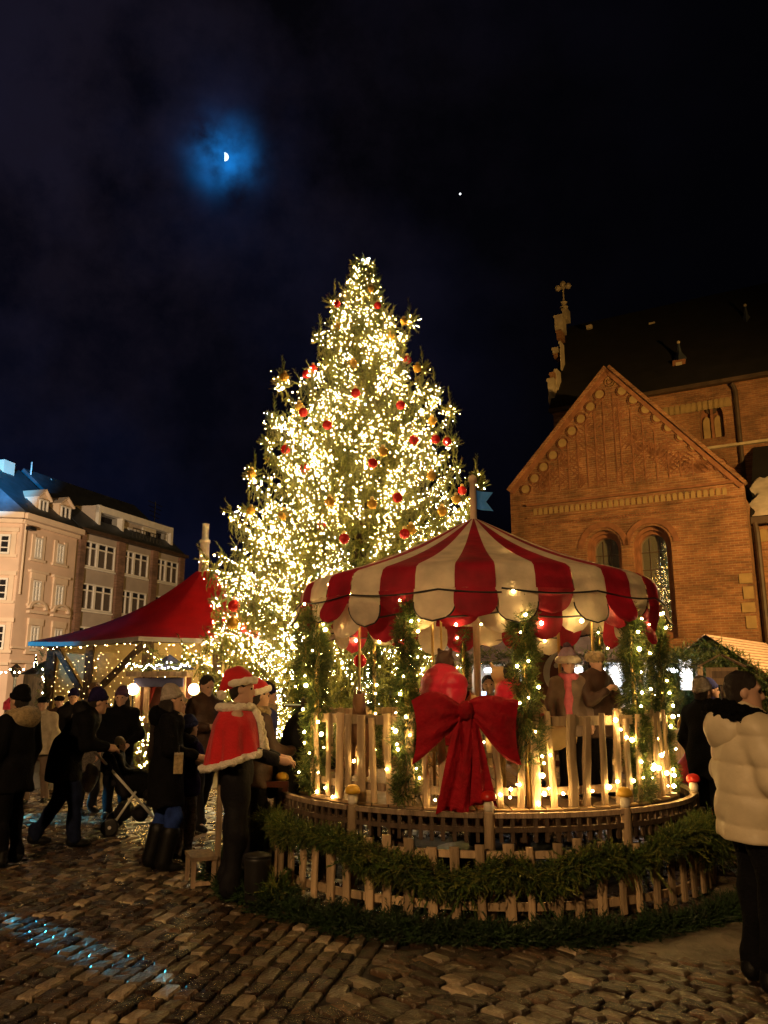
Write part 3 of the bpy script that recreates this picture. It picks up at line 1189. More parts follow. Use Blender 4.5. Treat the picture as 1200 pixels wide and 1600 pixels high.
MB().box(((n0 + n1) / 2, NB - .16, ze + .04), (n1 - n0 + .3, .34, .2)).build('eaves_gutter', M['gutter'], church)
MB().box(((sw - 3 + n1) / 2, NB - .14, zstr), (n1 - sw + 3, .27, .12)).build('string_course', M['stone'], church)
RD = 7.0
_, zridge = fc.sz(1107, 465, NB + RD)
r0, _ = fc.sz(888, 497, NB + RD)
e0 = n0 - .1
m = MB()
nr = 10
m.grid(lambda u, v: (e0 + (r0 - e0) * v + (n1 - e0) * u, NB - .35 + (RD + .35) * v, ze + (zridge - ze) * (v ** 0.92 if v > 0 else 0) + .12), 20, nr)
m.build('nave_roof', M['darkroof'], church)
MB().add([(e0, NB - .3, ze), (r0, NB + RD, zridge), (r0, NB + 2 * RD, ze)], [(0, 1, 2)]).build('nave_gable', M['brick'], church)
# stepped gable seen edge on, finial on top
def gp(X, Y, dep):
    return fc.sz(840 + X / 6.15, 420 + Y / 6.15, NB + dep)


for k, (X0, X1, Y0, Y1, dep, mt) in enumerate(((108, 186, 1075, 1300, 0.6, 'stone'), (176, 214, 985, 1180, 1.0, 'stone'), (155, 218, 780, 820, 2.6, 'stone'),
                                               (165, 215, 820, 868, 2.7, 'brick'), (222, 250, 715, 990, 2.5, 'stone'), (172, 262, 470, 612, 4.3, 'stone'),
                                               (192, 248, 612, 690, 4.2, 'brick'), (245, 300, 400, 500, 5.6, 'stone'), (130, 180, 1015, 1070, 0.7, 'brick'))):
    x0, z1 = gp(X0, Y0, dep)
    x1, z0 = gp(X1, Y1, dep)
    MB().prism([(x0 + .03, z0), (x1, z0), (x1, z1), (x0, z1), (x0 - .05, z1 - .12), (x0 + .03, z1 - .2)], NB + dep - .35 + k * .003, NB + dep + .35 + k * .003).build('gable_step', M[mt], church)
fx, fz = gp(255, 400, 6)
_, fz2 = gp(235, 150, 6)
hgt = fz2 - fz
fin = MB()
fin.lathe([(.16, 0), (.26, .12 * hgt), (.10, .2 * hgt), (.22, .3 * hgt), (.05, .4 * hgt), (.05, .86 * hgt)], (fx, NB + 6, fz), 10)
for dx in (-.32, 0, .32):
    fin.ball((fx + dx, NB + 6, fz + (.88 if dx else 1.0) * hgt), 0.2, 8)
fin.box((fx, NB + 6, fz + .86 * hgt), (.8, .12, .12))
fin.build('finial', M['stone'], church)
# little spired dormers on the roof
for X, Yb, Yt, Yk in ((1064, 583, 534, 566), (1169, 524, 476, 508)):
    v = (603 - .128 * (X - 1107) - Yb) / 138
    dep = RD * v * 1.05
    x_, zb = fc.sz(X, Yb, NB + dep)
    _, zt = fc.sz(X, Yt, NB + dep)
    _, zk = fc.sz(X, Yk, NB + dep)
    dm_ = MB().box((x_, NB + dep, (zb + zk) / 2), (.62, .8, zk - zb)).build('roof_dormer', M['rubbed'], church)
    MB().lathe([(.45, zk), (.12, zk + (zt - zk) * .5), (.03, zt)], (x_, NB + dep, 0), 4).build('spirelet', M['slate'], dm_)
    MB().box((x_, NB + dep - .42, (zb + zk) / 2), (.3, .03, .3)).build('louvre', M['stone'], dm_)
    MB().ball((x_, NB + dep, zt), .09, 8).build('knob', M['stone'], dm_)
for X, Y in ((921, 511), (1019, 507)):  # pale blocks stand in for little lights on the roof
    v = (603 - .128 * (X - 1107) - Y) / 138
    x_, z_ = fc.sz(X, Y, NB + RD * v - .2)
    MB().box((x_, NB + RD * v - .2, z_), (.34, .2, .22)).build('roof_light_block', M['stone'], church)
# side aisle to the right with snow on its roof
AY = 1.6
ax0 = W + .02
_, zag = fc.sz(1182, 815, AY)
_, zat = fc.sz(1165, 697, NB - .1)
an0, anz = fc.sz(1180, 833, AY)
MB().prism([(ax0, 0), (n1, 0), (n1, zag - .2), (ax0, zag - .2)], AY, AY + .6).build('aisle_wall', M['brick'], church)
for k in range(5):
    x_, z_ = fc.sz(1178 + k * 15, 836, AY)
    MB().prism(arch(-.17, .17, -.35, .0, 8), AY - .04, AY - .003).build('blind_arch', M['plaster'], church).location = (x_, 0, fc.sz(1180, 834, AY)[1])
MB().box(((ax0 + n1) / 2, AY - .15, zag), (n1 - ax0, .4, .28)).build('eaves_gutter', M['gutter'], church)
MB().add([(ax0, AY - .3, zag + .15), (n1, AY - .3, zag + .15), (n1, NB - .05, zat - .1), (ax0, NB - .05, zat - .1)], [(0, 1, 2, 3)]).build('aisle_roof', M['darkroof'], church)


def snowfn(u, v):
    a = .42 + .10 * math.sin(u * 9) + .05 * math.sin(u * 31) + .03 * math.sin(u * 67)
    vv = a * v
    x = ax0 + .05 + u * 5 + .12 * math.sin(v * 13 + u * 4)
    up = .055 * (1 - (2 * v - 1) ** 6) * (1 if .01 < u < .99 else 0) * (.6 + .4 * math.sin(17 * u + 5 * v) * math.sin(11 * v))
    return (x, AY - .28 + (NB - AY + .2) * vv, zag + .16 + (zat - zag - .25) * vv + up + .02)


MB().grid(snowfn, 50, 16).build('snow_patch', M['snow'], church, smooth=True)
px_, _ = fc.sz(1172, 900, 0)
MB().tube([(W + .16, AY - .3, zag - .1), (W + .2, AY - .35, zag - .5), (W + .2, -.1 + AY * .9, zag - 1.0), (W + .2, -.1 + AY * .9, .2)], 0.11, 8).build('downpipe', M['gutter'], church)
for k in range(4):
    z_ = fc.sz(1165, 985, 0)[1] + k * .55
    MB().box((W - .20 - .05 * (k % 2), -.02, z_ + .3), (.36 + .1 * (k % 2), .05, .46 - .1 * (k % 2))).build('corner_stone', M['plaster'], church)


# ------------------------------------------------------------------ peach corner house
def sash(fa, root, x0, x1, z0, z1, y=0.0, cols=2, rows=3, frame=None, pane=None, fw=.07, transom=None):
    """a window as a part: frame with its panes as sub-parts"""
    fr = MB()
    d = 0.10
    cx, cz, w, h = (x0 + x1) / 2, (z0 + z1) / 2, x1 - x0, z1 - z0
    fr.box((x0 + fw / 2, y - .02, cz), (fw, d, h))
    fr.box((x1 - fw / 2, y - .02, cz), (fw, d, h))
    fr.box((cx, y - .021, z0 + fw / 2), (w, d + .01, fw))
    fr.box((cx, y - .021, z1 - fw / 2), (w, d + .01, fw))
    for k in range(1, cols):
        fr.box((x0 + w * k / cols, y - .018, cz), (fw * .9, d * .8, h - fw))
    zs = [z0 + h * k / rows for k in range(1, rows)] if transom is None else [z0 + h * transom]
    for z in zs:
        fr.box((cx, y - .014, z), (w - fw, d * .6, fw * (.55 if transom is None else .9)))
    f = fr.build('window', frame or M['whitepaint'], root)
    zz = [z0] + zs + [z1]
    pm = pane or M['pane']
    for i in range(cols):
        for j in range(len(zz) - 1):
            MB().box((x0 + w * (i + .5) / cols, y + .012, (zz[j] + zz[j + 1]) / 2), (w / cols - .03, .02, zz[j + 1] - zz[j] - .03)).build(
                'pane', pm if not isinstance(pm, list) else pm[(j < len(zz) - 2)], f)
    return f


def px(fa, X0, X1, Y0, Y1, y=0.0, ox=0.0, oy=700.0, k=4.0):
    xm, ym = (X0 + X1) / 2, (Y0 + Y1) / 2
    a, _ = fa.sz(ox + X0 / k, oy + ym / k, y)
    b_, _ = fa.sz(ox + X1 / k, oy + ym / k, y)
    _, z0 = fa.sz(ox + xm / k, oy + Y1 / k, y)
    _, z1 = fa.sz(ox + xm / k, oy + Y0 / k, y)
    return a, b_, z0, z1


q0 = at(37, 803, 42.0)
q1 = at(121.5, 829, 46.6)
f2 = Facade(q0[:2], q1[:2])
zc2 = (q0[2] + q1[2]) / 2
q00 = q0 + np.array([-7.5, -1.2, 0])
f1 = Facade(q00[:2], q0[:2])
peach = thing('corner_house', 'peach coloured corner house with cream cornice and two dormers', 'building', f2.p0, f2.rz)
f1r = bpy.data.objects.new('corner_wing', None)   # second face of the same house
COL.objects.link(f1r)
f1r.parent = peach
dl = f2.u[0] * (f1.p0 - f2.p0)[0] + f2.u[1] * (f1.p0 - f2.p0)[1], f2.n[0] * (f1.p0 - f2.p0)[0] + f2.n[1] * (f1.p0 - f2.p0)[1]
f1r.location = (dl[0], dl[1], 0)
f1r.rotation_euler = (0, 0, f1.rz - f2.rz)
for fa, root, L in ((f2, peach, f2.len), (f1, f1r, f1.len)):
    MB().prism([(0, -.1), (L, -.1), (L, zc2), (0, zc2)], 0, .5).build('wall', M['peach'], root)
    MB().box((L / 2, -.20, zc2 - .12), (L + .3, .42, .30)).build('cornice', M['cream'], root)
    MB().box((L / 2, -.10, zc2 - .42), (L + .1, .2, .22)).build('cornice', M['cream'], root)
    MB().box((L / 2, -.06, fa.sz(100 if fa is f2 else 15, 1037, 0)[1]), (L, .14, .16)).build('string_course', M['cream'], root)
    MB().box((L / 2, -.05, fa.sz(100 if fa is f2 else 15, 1017, 0)[1]), (L, .10, .10)).build('string_course', M['cream'], root)
w2 = [(212, 256, 562, 694), (350, 393, 600, 724), (198, 246, 828, 974), (340, 386, 858, 996), (182, 232, 1112, 1270), (330, 376, 1130, 1290)]
for i, (X0, X1, Y0, Y1) in enumerate(w2):
    x0, x1, z0, z1 = px(f2, X0, X1, Y0, Y1)
    sash(f2, peach, x0, x1, z0, z1, -.03, 2, 3, fw=.09)
    e = MB()
    for xx in (x0 - .13, x1 + .13):
        e.box((xx, -.03, (z0 + z1) / 2), (.24, .09, z1 - z0 + .3))
    e.box(((x0 + x1) / 2, -.05, z0 - .10), (x1 - x0 + .7, .16, .14))
    if i >= 2:
        e.box(((x0 + x1) / 2, -.06, z1 + .22), (x1 - x0 + .55, .13, .36))
        e.box(((x0 + x1) / 2, -.09, z1 + (.46 if i < 4 else .72)), (x1 - x0 + .85, .22, .13))
    e.build('window_surround', M['cream'], peach)
    if i >= 4:
        c = (x0 + x1) / 2
        r = (x1 - x0) / 2 + .45
        a = MB()
        for k in range(12):
            t0, t1 = PI * k / 12, PI * (k + 1) / 12
            zb = z1 + .9
            a.prism([(c + r * math.cos(t0), zb + r * .62 * math.sin(t0)), (c + r * math.cos(t1), zb + r * .62 * math.sin(t1)),
                     (c + (r - .18) * math.cos(t1), zb + (r - .18) * .62 * math.sin(t1)), (c + (r - .18) * math.cos(t0), zb + (r - .18) * .62 * math.sin(t0))], -.2, -.003)
        a.build('arched_pediment', M['cream'], peach)
        MB().box((c, -.04, fc.sz(0, 0)[1] * 0 + z0 - .75), (x1 - x0 + .3, .08, .5)).build('sill_panel', M['cream'], peach)
for X0, X1, Y0, Y1 in ((-60, 66, 540, 662), (-70, 48, 812, 950), (-80, 30, 1105, 1260)):
    x0, x1, z0, z1 = px(f1, X0, X1, Y0, Y1)
    sash(f1, f1r, x0, x1, z0, z1, -.03, 2, 3, fw=.10)
    e = MB()
    for xx in (x0 - .13, x1 + .15):
        e.box((xx, -.03, (z0 + z1) / 2), (.26, .09, z1 - z0 + .3))
    e.box(((x0 + x1) / 2, -.05, z0 - .1), (x1 - x0 + .8, .16, .14))
    e.box(((x0 + x1) / 2, -.07, z1 + .26), (x1 - x0 + .8, .16, .22))
    e.build('window_surround', M['cream'], f1r)
for X in (8, 38, 70):
    x0, z0 = f2.sz(60 + X * .75, 1085)
    MB().prism(arch(x0 - .45, x0 + .45, 0, z0 + .2), -.03, -.003).build('ground_arch', M['cream'], peach)
MB().tube([(.12, -.12, zc2 - .5), (.12, -.12, zc2 - 4.3)], .06, 6).build('downpipe', M['cream'], peach)
# roof, dormers, chimney
rl = f2.len
_, zrid = f2.sz(75, 752, 4.5)
m = MB()
A = fc
lp = lambda fa, x, y, z: tuple(np.array([(fa.world(x, y, z) - f2.p0) @ f2.u, (fa.world(x, y, z) - f2.p0) @ f2.n, z]))
p_a, p_b, p_c = lp(f1, -.2, -.3, zc2 + .05), lp(f2, -.15, -.3, zc2 + .05), lp(f2, rl, -.3, zc2 + .05)
t_a, t_b, t_c = lp(f1, -.2, 4.5, zrid + .2), lp(f2, -.6, 4.8, zrid + .2), lp(f2, rl, 4.5, zrid)
m.add([p_a, p_b, t_b, t_a], [(0, 1, 2, 3)]).add([p_b, p_c, t_c, t_b], [(0, 1, 2, 3)])
m.build('roof', M['slate'], peach)
for X0, X1, Yt, Yk, Yb, Xc in ((228, 300, 270, 318, 440, 128), (365, 440, 318, 360, 480, 300)):
    x0, x1, z0, zk = px(f2, X0, X1, Yk, Yb, .55)
    _, zt = f2.sz((X0 + X1) / 8, 700 + Yt / 4, .55)
    c = (x0 + x1) / 2
    d_ = MB()
    d_.prism([(x0, z0), (x1, z0), (x1, zk), (c, zt), (x0, zk)], .55, 2.6).build('dormer', M['cream'], peach)
    dd = [o for o in peach.children if o.name.startswith('dormer')][-1]
    sash(f2, peach, x0 + .12, x1 - .12, z0 + .1, zk - .05, .50, 2, 1, fw=.08)
    rf = MB()
    for sx in (x0 - .12, x1 + .12):
        rf.add([(sx, .35, zk - .05), (c, .35, zt + .06), (c, 2.9, zt + .06), (sx, 2.9, zk - .05), (sx, .35, zk + .03), (c, .35, zt + .14), (c, 2.9, zt + .14), (sx, 2.9, zk + .03)],
               [(0, 1, 2, 3), (4, 5, 6, 7), (0, 1, 5, 4), (0, 3, 7, 4)])
    rf.build('dormer_roof', M['cream'], peach)
cx_, cz_ = f2.sz(8, 735, 4)
MB().box((f2.sz(3, 735, 4)[0], 4, cz_ - .55), (.9, 1.0, 2.0)).build('chimney', M['peach'], peach)
for X, Y0, Y1, yy in ((50, 722, 745, 4.2), (80, 748, 762, 4.2)):
    x_, z1 = f2.sz(X, Y0, yy)
    _, z0 = f2.sz(X, Y1 + 6, yy)
    MB().tube([(x_, yy, z0), (x_, yy, z1)], .05, 5).build('roof_pole', M['metal'], peach)
x_, z_ = f2.sz(62, 818, -.4)
MB().box((f2.sz(50, 826, -.35)[0], -.3, f2.sz(50, 826, -.35)[1]), (.5, .3, .18)).build('wall_lamp', M['blackmetal'], peach)

# ------------------------------------------------------------------ grey office building
g0 = at(121.8, 830, 46.8)
g1 = at(287, 872, 57.2)
f3 = Facade(g0[:2], g1[:2])
GL = f3.len
zg = (g0[2] + g1[2]) / 2
grey = thing('office_building', 'grey and brown building with wide white windows and boxy attic', 'building', f3.p0, f3.rz)
MB().prism([(.02, -.1), (GL, -.1), (GL, zg), (.02, zg)], .06, .6).build('wall', M['greywall'], grey)
bays = [(521, 719, 583, 757), (764, 925, 650, 820), (975, 1110, 706, 858)]
rows = [(0, 0)]
piers = [(478, 512), (720, 765), (938, 972), (1112, 1148)]
for a, bq in piers:
    x0, _ = f3.sz(a / 4, 700 + 800 / 4)
    x1, _ = f3.sz(bq / 4, 700 + 800 / 4)
    x0, x1 = max(x0, .03), min(x1, GL - .01)
    MB().box(((x0 + x1) / 2, -.03, zg / 2 - .2), (x1 - x0, .22, zg + .35)).build('brick_pier', M['brick2'], grey)
zrows = []
_, zt1 = f3.sz(155, 700 + 596 / 4)
_, zb1 = f3.sz(155, 700 + 758 / 4)
_, zt2 = f3.sz(153, 700 + 858 / 4)
pit = zt1 - zt2
for r in range(4):
    z1, z0 = zt1 - r * pit, zb1 - r * pit
    for X0, X1, Y0, Y1 in bays:
        x0, _ = f3.sz(X0 / 4, 700 + (Y0 + Y1) / 8)
        x1, _ = f3.sz(X1 / 4, 700 + (Y0 + Y1) / 8)
        xm = x0 + (x1 - x0) * .42
        sash(f3, grey, x0, xm, z0, z1, .03, 2, 2, fw=.09, pane=[M['pane'], M['panec']], transom=.74)
        sash(f3, grey, xm + .01, x1, z0, z1, .03, 2, 2, fw=.09, pane=[M['pane'], M['panec']], transom=.74)
        MB().box(((x0 + x1) / 2, 0.0, z0 - .08), (x1 - x0 + .1, .24, .1)).build('sill', M['whitepaint'], grey)
MB().box((GL / 2, -.22, zg + .08), (GL, .44, .2)).build('gutter', M['gutter'], grey)
_, zgr = f3.sz(200, 800, 5)
m = MB().add([(0, -.3, zg + .12), (GL, -.3, zg + .12), (GL, 4.6, zg + 4.3), (0, 4.6, zg + 4.3)], [(0, 1, 2, 3)])
m.add([(0, 4.6, zg + 4.3), (GL, 4.6, zg + 4.3), (GL, 9, zg + .12), (0, 9, zg + .12)], [(0, 1, 2, 3)])
m.add([(GL, -.3, zg + .12), (GL, 4.6, zg + 4.3), (GL, 9, zg + .12)], [(0, 1, 2)])
m.add([(0, -.3, zg + .12), (0, 4.6, zg + 4.3), (0, 9, zg + .12)], [(0, 1, 2)])
m.build('roof', M['slate'], grey)
AYD = .75
at0, _ = f3.sz(152, 800, AYD)
at1, _ = f3.sz(268, 835, AYD)
_, ztop = f3.sz(210, 808, AYD)
_, zbot = f3.sz(210, 838, AYD)
m = MB().prism([(at0, zbot - .3), (at1, zbot - .3), (at1, ztop), (at0, ztop)], AYD + .35, 4)
m.build('attic', M['greywall'], grey)
fr = MB()
fr.box(((at0 + at1) / 2, AYD + .1, ztop - .18), (at1 - at0, .5, .42))
fr.box((at0 + .10, AYD + .1, (zbot + ztop) / 2 - .1), (.2, .495, ztop - zbot + .3))
fr.box((at1 - .14, AYD + .1, (zbot + ztop) / 2 - .1), (.28, .495, ztop - zbot + .3))
x_m = at0 + (at1 - at0) * .30
fr.box((x_m, AYD + .1, (zbot + ztop) / 2 - .1), (.2, .49, ztop - zbot + .2))
fr.build('attic_frame', M['whitepaint'], grey)
MB().box(((at0 + x_m) / 2, AYD + .30, (zbot + ztop) / 2 - .2), (x_m - at0 - .22, .06, ztop - zbot - .2)).build('attic_window', M['pane'], grey)
x2, x3 = at0 + (at1 - at0) * .36, at0 + (at1 - at0) * .60
sash(f3, grey, x2, x3, zbot + .1, ztop - .75, AYD + .28, 3, 1, fw=.10, pane=M['panec'])
x4, x5 = at0 + (at1 - at0) * .62, at0 + (at1 - at0) * .80
MB().box(((x4 + x5) / 2, AYD + .26, (zbot + ztop) / 2 - .1), (x5 - x4, .18, ztop - zbot - .3)).build('attic_panel', M['whitepaint'], grey)
MB().box(((x4 + x5) / 2 - .2, AYD + .155, ztop - .9), (.5, .04, .35)).build('vent', M['blackmetal'], grey)
x6 = at1 - .3
MB().box(((x5 + x6) / 2, AYD + .30, (zbot + ztop) / 2 - .2), (x6 - x5 - .05, .06, ztop - zbot - .3)).build('attic_window', M['pane'], grey)
# slanted cheek of the attic
MB().add([(at0 - .02, AYD + .1, ztop + .02), (at0 - .02, AYD + .1, zbot), (at0 - .02, 4.2, ztop + .02), (at0 - 1.2, 3.2, ztop - .1)], [(0, 1, 2), (0, 1, 3), (0, 3, 2)]).build('attic_cheek', M['greywall'], grey)
rail = MB()
for k in range(2):
    rail.tube([(at0 + 3.0, AYD - .5, zbot + .15 + k * .25), (at1 - 2.0, AYD - .5, zbot + .15 + k * .25)], .03, 5)
for k in range(9):
    x = at0 + 3.0 + (at1 - 5.0 - at0) * k / 8
    rail.tube([(x, AYD - .5, zbot - .25), (x, AYD - .5, zbot + .42)], .025, 5)
rail.build('balcony_rail', M['blackmetal'], grey)
xa, za_ = f3.sz(242, 800, 4.4)
ant = MB()
ant.tube([(xa, 4.4, za_ - 2), (xa, 4.4, za_ + .8)], .04, 5)
for k in range(4):
    ant.tube([(xa - .9 + k * .1, 4.4, za_ + .7 - k * .35), (xa + .9 - k * .1, 4.4, za_ + .6 - k * .35)], .03, 5)
ant.build('aerial', M['blackmetal'], grey)

# dark roofed house far behind the tree
h0, h1 = at(352, 880, 64), at(520, 880, 64)
hb = thing('dark_house', 'unlit dark red house far behind the Christmas tree', 'building', (h0[0], 64, 0))
zz = h0[2]
MB().prism([(0, 0), (9.0, 0), (9.0, zz - 2.5), (4.5, zz + .6), (0, zz - 2.5)], 0, 12).build('wall', M['brick2'], hb)
MB().add([(-.3, -.3, zz - 2.6), (4.5, -.3, zz + .8), (4.5, 12.3, zz + .8), (-.3, 12.3, zz - 2.6), (9.3, -.3, zz - 2.6), (9.3, 12.3, zz - 2.6)],
         [(0, 1, 2, 3), (1, 4, 5, 2)]).build('roof', M['darkroof'], hb)
for k in range(3):
    sash(None, hb, 1.2 + k * 2.6, 2.4 + k * 2.6, zz - 5, zz - 3.3, -.02)

# ------------------------------------------------------------------ moon and planet
mdist = 2600.0
mr_ = mdist * 5.6 / F
sun_dir = Vector((0.92, 0.16, 0.05)).normalized()
mo = MB()
mo.ball((0, 0, 0), mr_, 32)
moon = mo.build('moon', [M['black'], emit('sunlit_moon', (0.72, 0.92, 1.0), 1.6)], smooth=False)
for p in moon.data.polygons:
    p.material_index = 1 if p.normal.dot(sun_dir) > 0.0 else 0
_b = bmesh.new()
_b.from_mesh(moon.data)
bmesh.ops.delete(_b, geom=[f for f in _b.faces if f.material_index == 0], context='FACES')
_b.to_mesh(moon.data)
_b.free()
moon.location = tuple(MOON * mdist + np.array([0, 0, CAMZ]))
tag(moon, 'bright half moon shining through blue lit cloud', 'moon')
st = MB().ball((0, 0, 0), mdist * 1.5 / F, 10).build('planet', emit('planet_light', (0.9, 0.95, 1.0), 2.0))
r = ray(719, 303)
st.location = tuple(r / np.linalg.norm(r) * mdist + np.array([0, 0, CAMZ]))
tag(st, 'single bright planet in the black sky above the church', 'planet')
for ch in list(f1r.children):      # the second face's pieces belong to the house itself
    ch.parent = peach
    ch.matrix_local = Matrix.Translation(f1r.location) @ Matrix.Rotation(f1r.rotation_euler.z, 4, 'Z') @ ch.matrix_local
bpy.data.objects.remove(f1r)


def arr(*p):
    return np.array(p, float)


# ------------------------------------------------------------------ red tent stall
TC = arr(-4.45, 20.0)
eL = at(45, 1001, 19.6)
eA = at(217, 994, 17.5)
eB = arr(-1.75, 17.5, eA[2])
ez = eA[2]
plan = [(eL[0], eL[1]), (eA[0], eA[1]), (eB[0], eB[1]), (0.2, 20.0), (-1.8, 22.6), (-6.5, 22.8)]
tent = thing('tent_stall', 'round market tent with swooping red roof and a metal flue', 'tent', (TC[0], TC[1], 0))
TO = (TC[0], TC[1], 0)
pk = at(318, 893, 20.0)
segs = []
for i in range(6):
    a, b_ = arr(*plan[i]), arr(*plan[(i + 1) % 6])
    for k in range(8):
        segs.append(a + (b_ - a) * k / 8)


def tentfn(u, v):
    i = u * len(segs)
    a, b_ = segs[int(i) % len(segs)], segs[(int(i) + 1) % len(segs)]
    e = a + (b_ - a) * (i - int(i))
    c = arr(pk[0], pk[1])
    q = e + (c - e) * (v * .955)
    z = ez + (pk[2] - ez) * (0.42 * v + 0.58 * v ** 2.6)
    sag = -.05 * math.sin(PI * ((u * 6) % 1)) * (1 - v)
    wr = .012 * math.sin(u * 90 + v * 6) * (1 - v) * v * 3
    return (q[0], q[1], z + sag + wr)


MB().grid(tentfn, 48, 16, closeu=True).build('roof_canvas', M['tentred'], tent, True, TO)
val = MB()
for i in range(48):
    a, b_ = arr(*tentfn(i / 48, 0)), arr(*tentfn((i + 1) / 48, 0))
    d = arr(0, 0, -.10)
    out = (a[:2] - TC) / np.linalg.norm(a[:2] - TC) * .012
    o3 = arr(out[0], out[1], 0)
    val.add([a + o3, b_ + o3, b_ + d + o3, a + d + o3, a, b_, b_ + d, a + d], [(0, 1, 2, 3), (7, 6, 5, 4), (0, 4, 5, 1), (3, 2, 6, 7)])
val.build('valance', M['tentblue'], tent, False, TO)
ins = MB()   # pale underside lining
ins.grid(lambda u, v: tuple(arr(*tentfn(u, v * .5)) - arr(0, 0, .04)), 48, 4, closeu=True)
ins.build('roof_lining', M['tentblue'], tent, False, TO)
zt0, zt1 = pk[2] - .05, at(318, 820, 20)[2]
MB().lathe([(.13, zt0), (.12, zt0 + .62 * (zt1 - zt0)), (.135, zt0 + .62 * (zt1 - zt0)), (.135, zt0 + .68 * (zt1 - zt0)), (.09, zt0 + .7 * (zt1 - zt0)), (.09, zt1), (.10, zt1 + .02)],
           (pk[0], pk[1], 0), 14).build('flue', M['metal'], tent, True, TO)
shr = [TC + (arr(*p) - TC) * .86 for p in plan]
wl_, wa, wb, wr_ = shr[0], shr[1], shr[2], shr[3]
for i in range(6):
    p = shr[i]
    MB().box((p[0], p[1], ez / 2 - .02), (.20, .20, ez)).build('post', M['wooddark'], tent, False, TO)
for fr_, a, b_ in ((.42, wl_, wa), (.5, wa, wb)):
    p = a + (b_ - a) * fr_
    MB().box((p[0], p[1], ez / 2 - .02), (.18, .18, ez)).build('post', M['wooddark'], tent, False, TO)
mid_ = wl_ + (wa - wl_) * .42
for a, b_ in ((wl_, mid_), (wa, mid_)):
    d = (b_ - a) / np.linalg.norm(b_ - a)
    p0 = a + d * .08
    p1 = b_ - d * .05
    z0, z1 = ez - .1, ez - 1.35
    MB().tube([(p0[0], p0[1] - .02, z0), (p1[0], p1[1] - .02, z1)], .085, 4).build('brace', M['wooddark'], tent, False, TO)
for i in range(6):
    a, b_ = shr[i], shr[(i + 1) % 6]
    MB().tube([(a[0], a[1], ez - .06), (b_[0], b_[1], ez - .06)], .09, 4).build('beam', M['wooddark'], tent, False, TO)
    a2, b2 = TC + (a - TC) * .97, TC + (b_ - TC) * .97

    def wf(u, v, a2=a2, b2=b2):
        p = a2 + (b2 - a2) * u
        k = .02 * math.sin(u * 17) * math.sin(v * 5)
        return (p[0] + k, p[1] + k, .35 + (ez - .45) * v)
    MB().grid(wf, 20, 6).build('film_wall', M['tentwall'], tent, True, TO)
    MB().tube([(a[0], a[1], .2), (b_[0], b_[1], .2)], .2, 4).build('plinth', M['wooddark'], tent, False, TO)
ld = bpy.data.lights.new('tent_lamp', 'POINT')
ld.energy = 110
ld.color = (1, .70, .30)
ld.shadow_soft_size = .25
lo = bpy.data.objects.new('lamp_light', ld)
COL.objects.link(lo)
lo.location = (TC[0], TC[1], 2.45)
MB().ball((TC[0], TC[1], 2.45), .2, 10).build('ceiling_globe', M['globe'], tent, True, TO)
# strings of bulbs hung over the tent's walls, and along its eaves
pos, mi = [], []
for a, b_, n in ((wl_, wa, 17), (wa, wb, 17)):
    for k in range(n):
        p = a + (b_ - a) * (k + .6) / n
        o = (p - TC) / np.linalg.norm(p - TC) * .10
        z = ez - .25 - rnd.random() * .3
        zend = rnd.uniform(.5, 1.4)
        while z > zend:
            pos.append((p[0] + o[0] + rnd.uniform(-.06, .06), p[1] + o[1], z))
            mi.append(0 if rnd.random() < .93 else 1)
            z -= rnd.uniform(.06, .22)
for i in range(3):
    a, b_ = arr(*plan[i]), arr(*plan[i + 1])
    for k in range(16):
        p = a + (b_ - a) * (k + rnd.random()) / 16
        p = TC + (p - TC) * .95
        pos.append((p[0], p[1], ez - .14 - rnd.random() * .06))
        mi.append(1)
    for k in range(40):
        p = wa + (wb - wa) * k / 40
        if i == 1:
            s = abs(math.sin(PI * k / 40 * 2.0))
            pos.append((p[0], p[1] - .30, ez - .25 - .38 * s + rnd.uniform(-.03, .03)))
            mi.append(1)
o = bulbs('curtain_lights', pos, NR.uniform(.006, .012, len(pos)), [M['bulbdim'], M['bulbbig']], mi)
tag(o, 'curtain of tiny warm lights hanging on the red tent walls', 'string lights', kind='stuff')
paths = []
for s0 in (0, .5):
    q = []
    for k in range(13):
        p = wa + (wb - wa) * (s0 + .5 * k / 12)
        q.append((p[0], p[1] - .28, ez - .22 - .40 * math.sin(PI * k / 12)))
    paths.append(q)
g = garland('swag_garland', paths, .09, 150, ln=.12, seed=3)
tag(g, 'fir swag looped under the front eave of the red tent', 'garland')
g = garland('post_garland', [[(wl_[0] - .12, wl_[1] - .15, z) for z in np.linspace(.3, ez - .2, 8)]], .12, 120, ln=.13, seed=8)
tag(g, 'dark fir garland up the outer tent post', 'garland')

# ------------------------------------------------------------------ little puppet booth before the tent
BY = 15.2
b0, b1 = at(204, 1056, BY), at(297, 1056, BY)
bx0, bx1, bz = b0[0], b1[0], b0[2]
bc = (bx0 + bx1) / 2
booth = thing('puppet_booth', 'small wooden booth with red curtains and blue pointed roof', 'booth', (bc, BY, 0))
BO = (bc, BY, 0)
for x in (bx0 + .17, bc + .05, bx1 - .12):
    MB().box((x - (.28 if x == bc + .05 else 0), BY, bz / 2), (.09, .09, bz)).build('post', M['wood'], booth, False, BO)
MB().box((bc, BY - .02, bz + .03), (bx1 - bx0, .5, .09)).build('lintel', M['wood'], booth, False, BO)
MB().box((bc, BY - .06, bz - .12), (bx1 - bx0 - .2, .1, .16)).build('frieze', M['bluecloth'], booth, False, BO)
MB().lathe([(.52, bz + .12), (.28, bz + .22), (.01, bz + .40)], (bc + .1, BY + .2, 0), 4).build('pyramid_roof', M['bluecloth'], booth, False, BO)
